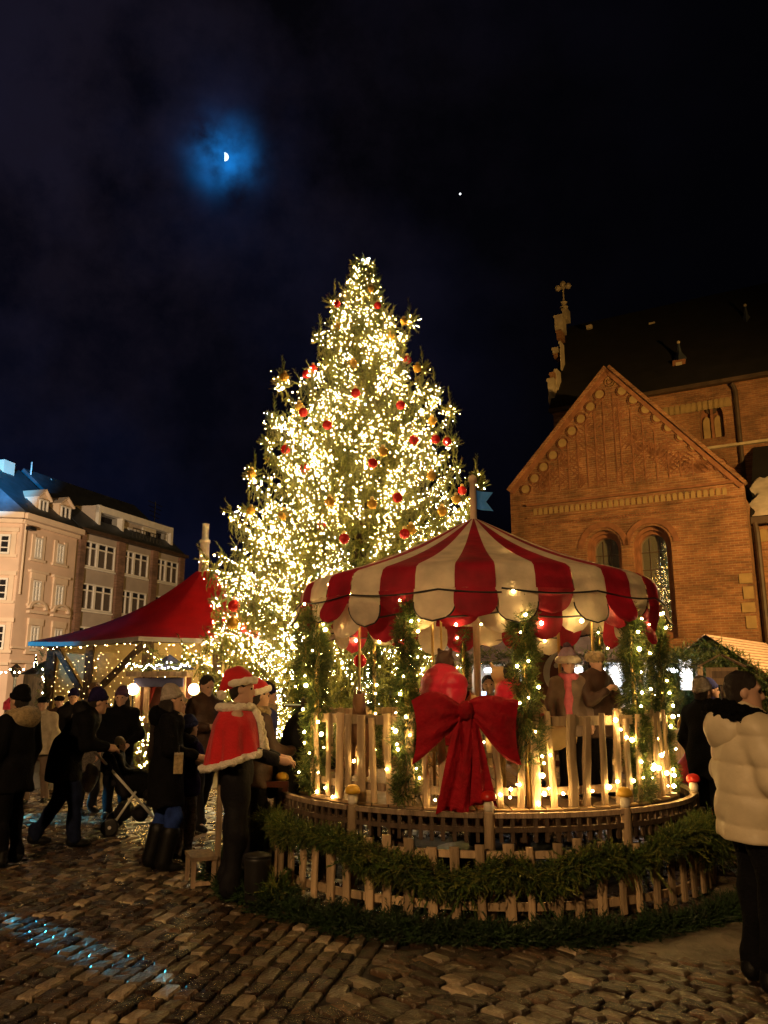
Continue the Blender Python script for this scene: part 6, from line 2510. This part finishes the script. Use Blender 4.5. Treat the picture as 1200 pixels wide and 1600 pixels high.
    C = [cap(U((0, 0, 1.36)), U((0, 0, 1.15)), (.185 + pf) * g, (.175 + pf) * g, None, (1, sy + .04, 1)), cap(U((0, 0, 1.15)), (0, 0, .98), (.175 + pf) * g, (.19 + pf) * g, None, (1, sy + .06, 1)),
         cap(sh['L'] + (.01, 0, -.01), sh['R'] - (.01, 0, .01), (.082 + pf) * g), cap(U((0, -.005, 1.42)), U((0, .0, 1.50)), .085, .075)]
    if hem < .93:
        C.append(cap((0, 0, .98), (0, 0, hem - .05), (.19 + pf) * g, (.205 + pf + .03 * (.95 - hem)) * g, None, (1, sy + .10, 1)))
    for k in 'RL':
        e, w = U(A[k][0]), U(A[k][1])
        C += [cap(sh[k], e, (.078 + pf) * g, (.064 + pf * .9) * g), cap(e, w - (w - e) * .08, (.064 + pf * .9) * g, (.050 + pf * .6) * g)]
    C.append(cut((0, 0, -1), -hem))
    if cape:
        C = [cap(U((0, 0, 1.36)), U((0, 0, 1.15)), .14, .15, None, (1, .7, 1)), cap(U((0, 0, 1.15)), (0, 0, .98), .15, .17, None, (1, .72, 1)), cap((0, 0, .98), (0, 0, hem - .05), .18, .19, None, (1, .75, 1))]
        for k in 'RL':
            e, w = U(A[k][0]), U(A[k][1])
            C += [cap(sh[k] * (.8, 1, 1) - (0, 0, .05), e, .055, .058), cap(e, w - (w - e) * .08, .06, .05)]
        C.append(cut((0, 0, -1), -hem))
    if not cape:
        if puffy:
            C.insert(4, cap(U((0, -.045, 1.36)), U((0, -.045, 1.05)), .165 * g, .175 * g, None, (1, .8, 1)))
            S('coat', C, coat, None, .03, puff(.17, .022, .03, .005, fold_seed))
        else:
            S('coat', C, coat, None, .035, folds(.008, 1.0, fold_seed))
        if not puffy and coat not in ('creamcoat', 'redpuffer'):
            pass
    else:
        S('jacket', C, coat, None, .035, folds(.008, 1.0, fold_seed))
    if hood:
        cuts = [ell(U((0, -.115, 1.47)), (.155, .095, .115), None), cap(U((-.12, -.03, 1.475)), U((-.05, -.13, 1.50)), .055, .07), cap(U((.12, -.03, 1.475)), U((.05, -.13, 1.50)), .055, .07)]
        S('hood', cuts, hood, None, .04, folds(.005, 1.2, fold_seed))
    if collar:
        ring = []
        for k in range(9):
            a = PI * .10 + (2 * PI - PI * .2) * k / 8 + PI / 2
            ring.append(U((.125 * math.cos(a), .105 * math.sin(a) - .015, 1.495 + .02 * math.cos(a - PI / 2) * -1)))
        S('collar', [cap(ring[k], ring[k + 1], .050, .050) for k in range(8)], collar, min(h, .017), .03, shag(.010))
    if scarf:
        ring = [U((.085 * math.cos(a), .085 * math.sin(a) + .01, 1.475)) for a in np.linspace(0, 2 * PI, 10)]
        S('scarf', [cap(ring[k], ring[k + 1], .042, .042) for k in range(9)] + ([cap(U((.05, .12, 1.46)), U((.06, .15, .98)), .05, .055, None, (1, .6, 1))] if scarf == 'pink' else []), scarf, None, .03, folds(.006, 2))
    # --- hair and hats
    if hair:
        Hc = [ell(hp((0, -.022, .045)), (.086, .098, .090), HR), ell(hp((0, -.045, -.02)), (.080, .062, .085), HR), ('p', HR @ np.array((0, 1, -.9)) / 1.345, (hc + HR @ np.array((0, .062, .045))) @ (HR @ np.array((0, 1, -.9)) / 1.345))]
        S('hair', Hc, hair, min(h, .018), .03, shag(.004))
        if long_hair:
            S('long_hair', [cap(hp((0, -.07, 0)), U((0, -.13, 1.42)), .08, .10, None, (1, .6, 1)), cap(U((0, -.13, 1.42)), U((0, -.165, 1.12)), .105, .085, None, (1, .5, 1)), cap(hp((.07, -.03, -.02)), U((.10, -.02, 1.35)), .04, .04),
                            cap(hp((-.07, -.03, -.02)), U((-.10, -.02, 1.35)), .04, .04)], hair, None, .04, shag(.006))
    if hat == 'beanie':
        n_ = HR @ np.array((0, .45, -1.0))
        n_ = n_ / np.linalg.norm(n_)
        band = hc + HR @ np.array((0, 0, .034))
        S('hat', [ell(hp((0, -.020, .052)), (.093, .107, .128), HR), ell(hp((0, -.05, .13)), (.055, .06, .05), HR, .05), ('p', n_, band @ n_)], hatm, min(h, .018), .02, lambda P: .003 * np.sin(P[:, 0] * 190) * np.sin(P[:, 1] * 120))
        rg = [hp((.083 * math.cos(a), .097 * math.sin(a) - .018, .050 + .022 * math.sin(a))) for a in np.linspace(0, 2 * PI, 15)]
        S('hat_band', [cap(rg[k] - HR @ np.array((0, 0, .012)), rg[k] + HR @ np.array((0, 0, .014)), .020, .020, None, None) for k in range(14)], hatm, min(h, .016), .02)
    elif hat == 'bobble':
        n_ = HR @ np.array((0, .35, -1.0))
        n_ = n_ / np.linalg.norm(n_)
        S('hat', [ell(hp((0, -.015, .085)), (.120, .13, .155), HR), ('p', n_, (hc + HR @ np.array((0, 0, .04))) @ n_)], hatm, None, .02, folds(.004, 3))
        rg = [hp((.118 * math.cos(a), .125 * math.sin(a) - .015, .066)) for a in np.linspace(0, 2 * PI, 15)]
        S('hat_band', [cap(rg[k], rg[k + 1], .045, .045) for k in range(14)], 'whitefur', None, .02, shag(.006))
        S('pompom', [ell(hp((0, -.02, .235)), (.06, .06, .06))], 'purple', None, .02, shag(.008))
    elif hat == 'cap':
        S('hat', [ell(hp((0, -.015, .075)), (.108, .115, .062), HR), cap(hp((-.05, .09, .055)), hp((.05, .09, .055)), .03, .03, .02)], hatm, None, .02)
    elif hat == 'fur':
        S('hat', [ell(hp((0, -.01, .07)), (.125, .135, .085), HR)], hatm, None, .02, shag(.010))
    elif hat == 'hood':
        n_ = HR @ np.array((0, 1.0, -.35))
        n_ = n_ / np.linalg.norm(n_)
        S('hood_up', [ell(hp((0, -.03, .02)), (.115, .125, .145), HR), cap(hp((0, -.06, -.10)), U((0, -.06, 1.44)), .10, .12), ('p', n_, (hc + HR @ np.array((0, .055, 0))) @ n_)], hatm, None, .04, folds(.005))
    elif hat == 'ears':
        n_ = HR @ np.array((0, .45, -1.0))
        n_ = n_ / np.linalg.norm(n_)
        S('hat', [ell(hp((0, -.015, .05)), (.102, .112, .115), HR), cap(hp((.075, -.01, .14)), hp((.092, -.01, .185)), .035, .016, .02), cap(hp((-.075, -.01, .14)), hp((-.092, -.01, .185)), .035, .016, .02),
                  cap(hp((.085, -.01, .02)), hp((.08, .0, -.10)), .04, .03), cap(hp((-.085, -.01, .02)), hp((-.08, .0, -.10)), .04, .03), ell(hp((0, -.06, -.02)), (.09, .06, .10), HR), ('p', n_, (hc + HR @ np.array((0, 0, -.09))) @ n_)], hatm, None, .02, shag(.005))
    elif hat == 'santa':
        n_ = HR @ np.array((0, .45, -1.0))
        n_ = n_ / np.linalg.norm(n_)
        S('santa_hat', [ell(hp((0, -.02, .06)), (.100, .112, .120), HR), cap(hp((0, -.05, .145)), hp((.03, -.11, .12)), .06, .05), cap(hp((.03, -.11, .12)), hp((.08, -.15, -.02)), .05, .03), ('p', n_, (hc + HR @ np.array((0, 0, .045))) @ n_)],
          'santared', min(h, .016), .03, folds(.006, 1.6))
        rg = [hp((.100 * math.cos(a), .113 * math.sin(a) - .018, .062 + .026 * math.sin(a))) for a in np.linspace(0, 2 * PI, 15)]
        S('fleece_band', [cap(rg[k], rg[k + 1], .027, .027) for k in range(14)], 'whitefur', min(h, .014), .02, shag(.005))
        S('pompom', [ell(hp((.085, -.155, -.05)), (.042, .042, .042))], 'whitefur', min(h, .014), .02, shag(.007))
    if cape:
        top_, bot = (0, .0, 1.43), (0, -.01, .98)

        def capefn(u, v, grow=0.0):
            a = PI / 2 + .30 + (2 * PI - .60) * u
            rx = .115 + .155 * min(1, v * 4.5) ** .7 + .05 * v + grow
            ry = .118 + .062 * min(1, v * 4.5) ** .7 + .062 * v + grow
            drape = .026 * v * math.sin(a * 7 + 1.0 + v) + .015 * v * math.sin(a * 13 - 2 * v)
            back = .5 - .5 * math.sin(a)
            zz = 1.49 - .075 * min(1, v * 3.2) ** .8 - (.28 + .15 * back) * v
            p = np.array(((rx + drape) * math.cos(a), (ry + drape) * math.sin(a) - .02, zz))
            return tuple(U(p) * s)
        cm = MB().grid(capefn, 60, 20)
        c_o = cm.build('cape', M['santared'], root, True)
        so_ = c_o.modifiers.new('thickness', 'SOLIDIFY')
        so_.thickness = .012
        hemp = [np.array(capefn(k / 40, 1.0, .008)) / s for k in range(41)]
        S('fleece_hem', [cap(hemp[k], hemp[k + 1], .025, .025) for k in range(40)], 'whitefur', .015, .02, shag(.006))
        for uu in (0.0, 1.0):
            ed = [np.array(capefn(uu, k / 10, .012)) / s for k in range(11)]
            S('fleece_trim', [cap(ed[k], ed[k + 1], .028, .030) for k in range(10)], 'whitefur', .015, .02, shag(.006))
        cl_ = [np.array(capefn(k / 16, .03, .01)) / s for k in range(17)]
        S('fleece_collar', [cap(cl_[k] + (0, 0, .02), cl_[k + 1] + (0, 0, .012), .028, .028) for k in range(16)], 'whitefur', .015, .02, shag(.007))
    if extra:
        extra(root, s, U, hp, A, S)
    return root


def dist_top(X, Y, d):
    return at(X, Y, d)[2]


def Hfor(X, ytop, d, base=0.0, hatx=.03):
    """standing height that puts the crown at row ytop when seen at distance d"""
    return max(.9, (dist_top(X, ytop, d) - base) - hatx)


def yaw_to(deg):
    """deg: 0 faces away, 90 faces right of the picture, -90 left, 180 faces the camera"""
    return math.radians(-deg)


# man with fur hood at the left edge
p = gnd(8, 1352)
person('man in black parka with tan fur collar and black beanie at the left edge', p, yaw_to(-70), Hfor(12, 1073, p[1]), 'black', .72, 'black', hat='beanie', hatm='black', collar='fur', hood='fur', girth=1.08,
       legs=dict(R=[(.11, .05, .5), (.12, -.02, .085)], L=[(-.11, .0, .5), (-.12, -.06, .085)]), fold_seed=1)
# cream coat with black cap
p = at(68, 1100, 12.4)
person('person in pale cream coat with black cap and brown trousers', p, yaw_to(170), Hfor(68, 1086, 12.4), 'creamwool', .80, 'browntrs', hat='cap', hatm='black', scarf='creamwool', h=.024, girth=1.05,
       legs=dict(R=[(.12, .1, .5), (.14, .12, .085)], L=[(-.1, -.05, .5), (-.12, -.15, .085)]), fold_seed=2)
# stooping man who pushes the pram
pp_ = gnd(90, 1322)


def mitt(root, s, U, hp, A, S):
    pass


person('stooping man in black coat and dark purple beanie pushing the stroller', pp_, yaw_to(72), 1.68, 'black', .70, 'darkjeans', hat='beanie', hatm='navy', lean=.46, head=(.0, .15), girth=1.15,
       arms=dict(R=[(.22, .14, 1.18), (.14, .36, 1.24)], L=[(-.22, .14, 1.18), (-.14, .36, 1.24)]),
       legs=dict(R=[(.10, .14, .52), (.11, .16, .085)], L=[(-.10, -.02, .50), (-.12, -.26, .10)]), hood='nearblack', fold_seed=3)
# tweed coat
person('man in grey tweed coat with short fair hair behind the stooping man', at(146, 1100, 11.4), yaw_to(135), Hfor(148, 1063, 11.4), 'greytweed', .55, 'nearblack', hair='hairfair', scarf='navy', h=.024, fold_seed=4)
person('small dark hooded person in front of the tent post', at(114, 1100, 13.6), yaw_to(160), Hfor(115, 1077, 13.6), 'nearblack', .7, 'nearblack', hat='beanie', hatm='navy', hood='nearblack', h=.026, fold_seed=5)
person('woman in black coat and purple beanie before the booth', at(190, 1100, 11.0), yaw_to(178), Hfor(190, 1074, 11.0), 'black', .62, 'black', hat='beanie', hatm='purple', h=.022, long_hair=True, girth=1.08,
       arms=dict(L=[(-.27, -.02, 1.12), (-.18, .18, 1.0)]), fold_seed=6)
person('dark capped person half hidden behind the cream coat', at(92, 1100, 14.5), yaw_to(150), Hfor(92, 1085, 14.5), 'brownjacket', .7, 'nearblack', hat='cap', hatm='black', h=.026, fold_seed=6.5)


# woman with grey knit hat
def bag(root, s, U, hp, A, S):
    w = U(A['R'][1])
    MB().box(tuple((w + (0.02, .06, -.10)) * s), (.16, .12, .15)).build('paper_bag', M['fur'], root)


p = gnd(252, 1358)
person('woman in black coat with ribbed grey hat and long dark hair', p, yaw_to(78), Hfor(262, 1072, p[1]), 'black', .60, 'jeans', hat='beanie', hatm='greyknit', long_hair=True, hood='blackfur', scarf='creamwool', girth=1.1,
       arms=dict(R=[(.25, .02, 1.16), (.12, .30, 1.08)], L=[(-.25, .02, 1.14), (-.12, .28, 1.02)]),
       legs=dict(R=[(.10, .10, .5), (.11, .02, .085)], L=[(-.10, -.02, .5), (-.11, -.12, .085)]), boots=True, fold_seed=7)
p = gnd(285, 1345)
person('child in dark blue jacket and blue knit hat holding a phone', p, yaw_to(40), Hfor(292, 1118, p[1]), 'navy', .80, 'pattern', hat='beanie', hatm='blueknit', h=.02, hood='nearblack',
       arms=dict(R=[(.24, .06, 1.16), (.12, .30, 1.22)]), fold_seed=8)
person('person in beige knit hat behind the ribbed grey hat', at(278, 1100, 9.8), yaw_to(120), Hfor(278, 1083, 9.8), 'creamwool', .7, 'browntrs', hat='beanie', hatm='creamwool', h=.024, scarf='creamwool', fold_seed=9)
person('man in dark brown jacket looking down at his hands', at(321, 1100, 10.2), yaw_to(140), Hfor(322, 1052, 10.2), 'brownjacket', .80, 'nearblack', hair='hairdark', head=(0, .35), h=.021,
       arms=dict(R=[(.26, .05, 1.14), (.08, .26, 1.16)], L=[(-.26, .05, 1.14), (-.07, .26, 1.14)]), legs=dict(R=[(.10, .10, .5), (.10, .16, .085)], L=[(-.10, -.08, .5), (-.13, -.30, .11)]), fold_seed=10)


# man in the red cape
def pole_(root, s, U, hp, A, S):
    pass


p = gnd(362, 1400)
person('man in red cape and red hat trimmed with white fleece', p, yaw_to(84), 1.76, 'nearblack', .86, 'nearblack', hat='santa', cape=True, h=.018, head=(-.12, .05), girth=1.02, scarf='fur',
       arms=dict(R=[(.19, .06, 1.13), (.10, .34, 1.06)], L=[(-.19, .08, 1.13), (-.10, .36, 1.06)]),
       legs=dict(R=[(.105, .03, .5), (.11, -.01, .085)], L=[(-.10, .0, .5), (-.11, -.05, .085)]), leg_girth=1.22, fold_seed=11)
person('second person in red fleece hat behind the man in the cape', at(401, 1100, 7.7), yaw_to(60), Hfor(401, 1064, 7.7), 'brownjacket', .8, 'nearblack', hat='santa', h=.02, collar='fur',
       arms=dict(R=[(.24, .10, 1.14), (.10, .36, 1.12)]), fold_seed=12)
person('person in blue jacket with beige fur hood and white trousers', at(416, 1100, 9.6), yaw_to(70), Hfor(418, 1068, 9.6), 'blueknit', .82, 'whitetrs', hat='beanie', hatm='navy', h=.022, collar='fur', hood='fur', fold_seed=13)
p = at(446, 1200, 7.9)
person('person in black coat leaning toward the carousel entrance', p, yaw_to(75), 1.62, 'nearblack', .72, 'black', hat=None, lean=.35, h=.02, hair='hairdark', girth=1.1,
       arms=dict(R=[(.22, .20, 1.18), (.14, .42, 1.20)], L=[(-.22, .20, 1.18), (-.12, .42, 1.18)]), fold_seed=14)
tb_ = at(457, 1103, 7.7)
tray = thing('tray', 'pale blue flat tray held at the carousel entrance', 'tray', tb_)
MB().box((0, 0, 0), (.17, .12, .012)).build('plate', M['panec'], tray)
MB().box((0, 0, .012), (.15, .10, .01)).build('top', emit('pale_blue_paint', (.30, .42, .46), 0.0), tray)

# man in cream puffer at the right
def downhood(root, s, U, hp, A, S):
    S('hood', [ell(U((0, -.135, 1.405)), (.150, .085, .125)), cap(U((-.13, -.06, 1.43)), U((.0, -.16, 1.44)), .06, .075), cap(U((.13, -.06, 1.43)), U((0, -.16, 1.44)), .06, .075)], 'creamcoat', .014, .04, folds(.005, 1.3, 2))
    rg = []
    for k in range(13):
        a = PI / 2 + .55 + (2 * PI - 1.1) * k / 12
        rg.append(U((.165 * math.cos(a), .150 * math.sin(a) - .02, 1.50 - .045 * math.sin(a) - .01)))
    S('fur_trim', [cap(rg[k], rg[k + 1], .046, .046) for k in range(12)], 'blackfur', .014, .03, shag(.013))


p = gnd(1200, 1542)
person('man in cream puffer jacket with black fur hood trim at the right edge', p, yaw_to(88), 1.745, 'creamcoat', .80, 'black', hair='hairdark', puffy=True, extra=downhood, head=(-.45, .05), girth=1.06, h=.012,
       arms=dict(R=[(.26, .03, 1.14), (.22, .18, .94)], L=[(-.28, .0, 1.14), (-.22, .18, .92)]),
       legs=dict(R=[(.105, .03, .5), (.11, -.02, .085)], L=[(-.105, .02, .5), (-.11, -.02, .085)]), fold_seed=15)
p = at(1098, 1100, 8.9)
person('man in black coat and grey beanie behind the railing end', p, yaw_to(60), Hfor(1095, 1060, 8.9), 'black', .72, 'black', hat='beanie', hatm='greyknit', h=.02, girth=1.1, fold_seed=16)
person('person in dark blue hat half hidden between grey beanie and puffer jacket', at(1110, 1100, 11.2), yaw_to(100), Hfor(1109, 1062, 11.2), 'navy', .75, 'black', hat='beanie', hatm='blueknit', h=.026, fold_seed=17)

pb = at(279, 1192, 7.75)
pbg = thing('paper_bag', 'small tan paper bag held by the woman in the ribbed grey hat', 'bag', pb, yaw_to(78))
MB().prism([(-.075, -.09), (.075, -.09), (.085, .08), (.03, .095), (-.03, .08), (-.085, .09)], -.04, .04).build('pouch', M['fur'], pbg)
MB().tube([(-.04, 0, .08), (-.03, 0, .15), (.03, 0, .15), (.04, 0, .08)], .006, 5).build('handle', M['cable'], pbg)

# ---- on the carousel
SEAT = ZP + .50


def rider(label, px_, R, yaw, H, **kw):
    a = ang_px(px_, R)
    q = pol(a, R, 0)
    s = H / 1.75
    legs_ = dict(R=[(.17, .24, .72), (.17, .20, .34)], L=[(-.17, .24, .72), (-.17, .20, .34)])
    return person(label, q, yaw, H, sit=True, legs=legs_, base_z=SEAT - .86 * s, **kw)


rider('child in red puffer jacket and brown eared hat riding the carousel', 687, 1.30, yaw_to(65), 1.38, coat='redpuffer', coat_len=.80, trousers='black', hat='ears', hatm='brownjacket', puffy=True, h=.018, girth=1.42, head=(.3, 0), hood='redpuffer', lean=.06)
rider('child in red jacket with dark hair behind the ribbon bow', 796, 1.15, yaw_to(70), 1.22, coat='redpuffer', coat_len=.80, trousers='darkjeans', hair='hairdark', h=.02, puffy=True, girth=1.1)
a = ang_px(884, 1.30)
q = pol(a, 1.30, 0)
hz = dist_top(884, 990, q[1])
person('child in cream bobble hat with long pink scarf standing on the carousel', q, yaw_to(175), hz - ZP - .19, 'browntrs', .75, 'black', hat='bobble', hatm='lilac', scarf='pink', h=.02, base_z=ZP, fold_seed=18)
a = ang_px(925, 1.38)
q = pol(a, 1.38, 0)
hz = dist_top(918, 1012, q[1])


def cup(root, s, U, hp, A, S):
    pass


person('child in brown coat with tan fur hat and purple mittens on the carousel', q, yaw_to(150), hz - ZP - .05, 'brownjacket', .70, 'black', hat='fur', hatm='fur', scarf='purple', h=.02, base_z=ZP, girth=1.15,
       arms=dict(R=[(.24, .12, 1.14), (.08, .26, 1.28)], L=[(-.24, .12, 1.14), (-.08, .26, 1.28)]), fold_seed=19)
q = at(765, 1100, 9.35)
person('dark haired person in grey jacket standing behind the carousel pole', at(764, 1100, 10.7), yaw_to(185), Hfor(764, 1052, 10.7), 'greyknit', .8, 'black', hair='hairdark', h=.024, fold_seed=20)
ph = at(755, 1090, 10.2)
phn = thing('phone', 'lit phone screen held up behind the carousel pole', 'phone', ph)
MB().box((0, 0, 0), (.085, .010, .16)).build('case', M['blackmetal'], phn)
MB().box((0, -.007, 0), (.076, .006, .148)).build('screen', emit('phone_screen', (.45, .62, 1.0), 2.5), phn)
# cream animal head ornament
q = pol(ang_px(783, 1.0), 1.0, 0)
hd = at(782, 1054, q[1])
crm = thing('ride_head', 'cream painted animal head on a pole over the carousel deck', 'carousel figure', (hd[0], hd[1], ZP))
zz = hd[2] - ZP
solid('head', [ell((0, 0, zz), (.085, .09, .075)), cap((.05, -.02, zz - .02), (.12, -.03, zz - .05), .045, .04), cap((-.06, 0, zz + .05), (-.085, 0, zz + .10), .022, .014), cap((0, .02, zz - .05), (0, .02, zz - .22), .05, .06)], M['horse'], crm, .016, .03)
MB().tube([(0, .02, 0), (0, .02, zz - .15)], .025, 8).build('pole', M['brass'], crm)

# ------------------------------------------------------------------ stroller with a child
sc0 = gnd(208, 1300)
syaw = yaw_to(78)
strl_ = thing('stroller', 'black folding stroller with pale frame legs pushed by the stooping man', 'stroller', sc0, syaw)
# local: y forward, x right
W2 = .24
fr_ = MB()
for sx in (-W2, W2):
    MB().tube([(sx, -.62, 1.0), (sx, -.55, 1.02), (sx, -.10, .55), (sx, .30, .12)], .016, 8).build('side_frame', M['metal'], strl_, True)
    MB().tube([(sx, .02, .48), (sx, -.22, .10)], .014, 8).build('rear_leg', M['metal'], strl_, True)
MB().tube([(-W2, -.62, 1.0), (0, -.66, 1.01), (W2, -.62, 1.0)], .020, 8).build('handle', M['blackmetal'], strl_, True)
for sx, sy, r0 in ((-W2 - .03, .30, .085), (W2 + .03, .30, .085), (-W2 - .03, -.24, .10), (W2 + .03, -.24, .10)):
    wv = MB()
    vs = []
    wv.lathe([(r0 * .75, -.018), (r0, -.016), (r0, .016), (r0 * .75, .018)], n=18)
    o = wv.build('wheel', M['blackmetal'], strl_, True)
    o.rotation_euler = (0, PI / 2, 0)
    o.location = (sx, sy, r0)
    hb_ = MB().lathe([(.02, -.024), (.02, .024)], n=8).build('hub', M['metal'], o)
def Sx(name_, prims, mt, K=.04, hh=.02, wp=None):
    return solid(name_, prims, M[mt], strl_, hh, K, wp)
Sx('seat', [cap((-.17, .16, .44), (.17, .16, .44), .06), cap((-.17, -.10, .46), (.17, -.10, .46), .06), cap((-.17, -.12, .48), (-.17, -.30, .86), .05), cap((.17, -.12, .48), (.17, -.30, .86), .05), cap((0, -.12, .48), (0, -.32, .86), .09),
            cap((0, .2, .42), (0, .30, .22), .07)], 'nearblack', wp=folds(.006))
Sx('footmuff', [cap((0, -.08, .56), (0, .22, .50), .17, .15), cap((0, .22, .50), (0, .36, .32), .15, .11)], 'black', wp=folds(.010))
Sx('basket', [cap((-.14, -.12, .24), (.14, -.12, .24), .10), cap((-.14, .08, .22), (.14, .08, .22), .09)], 'nearblack')
Sx('folded_canopy', [cap((-.20, -.34, .80), (.20, -.34, .80), .06), cap((-.20, -.30, .72), (.20, -.30, .72), .07)], 'nearblack', wp=folds(.008, 2))
Sx('shopping_bag', [ell((0, -.52, .62), (.13, .08, .16))], 'greyknit', wp=folds(.012, 1.5))
cl0 = np.array(sc0)
ca_, sa2 = math.cos(syaw), math.sin(syaw)
lp_ = np.array((0, -.22))
cw = (sc0[0] + lp_[0] * ca_ - lp_[1] * sa2, sc0[1] + lp_[0] * sa2 + lp_[1] * ca_)
hh_ = 1.02
person('toddler in white hat sitting in the black stroller', cw, syaw, hh_, coat='nearblack', coat_len=.85, trousers='black', hat='beanie', hatm='creamwool', sit=True, base_z=.53 - .86 * hh_ / 1.75, h=.026,
       legs=dict(R=[(.12, .40, .86), (.12, .62, .62)], L=[(-.12, .40, .86), (-.12, .62, .62)]), nohands=True,
       arms=dict(R=[(.22, .12, 1.18), (.12, .30, 1.12)], L=[(-.22, .12, 1.18), (-.12, .30, 1.12)]))
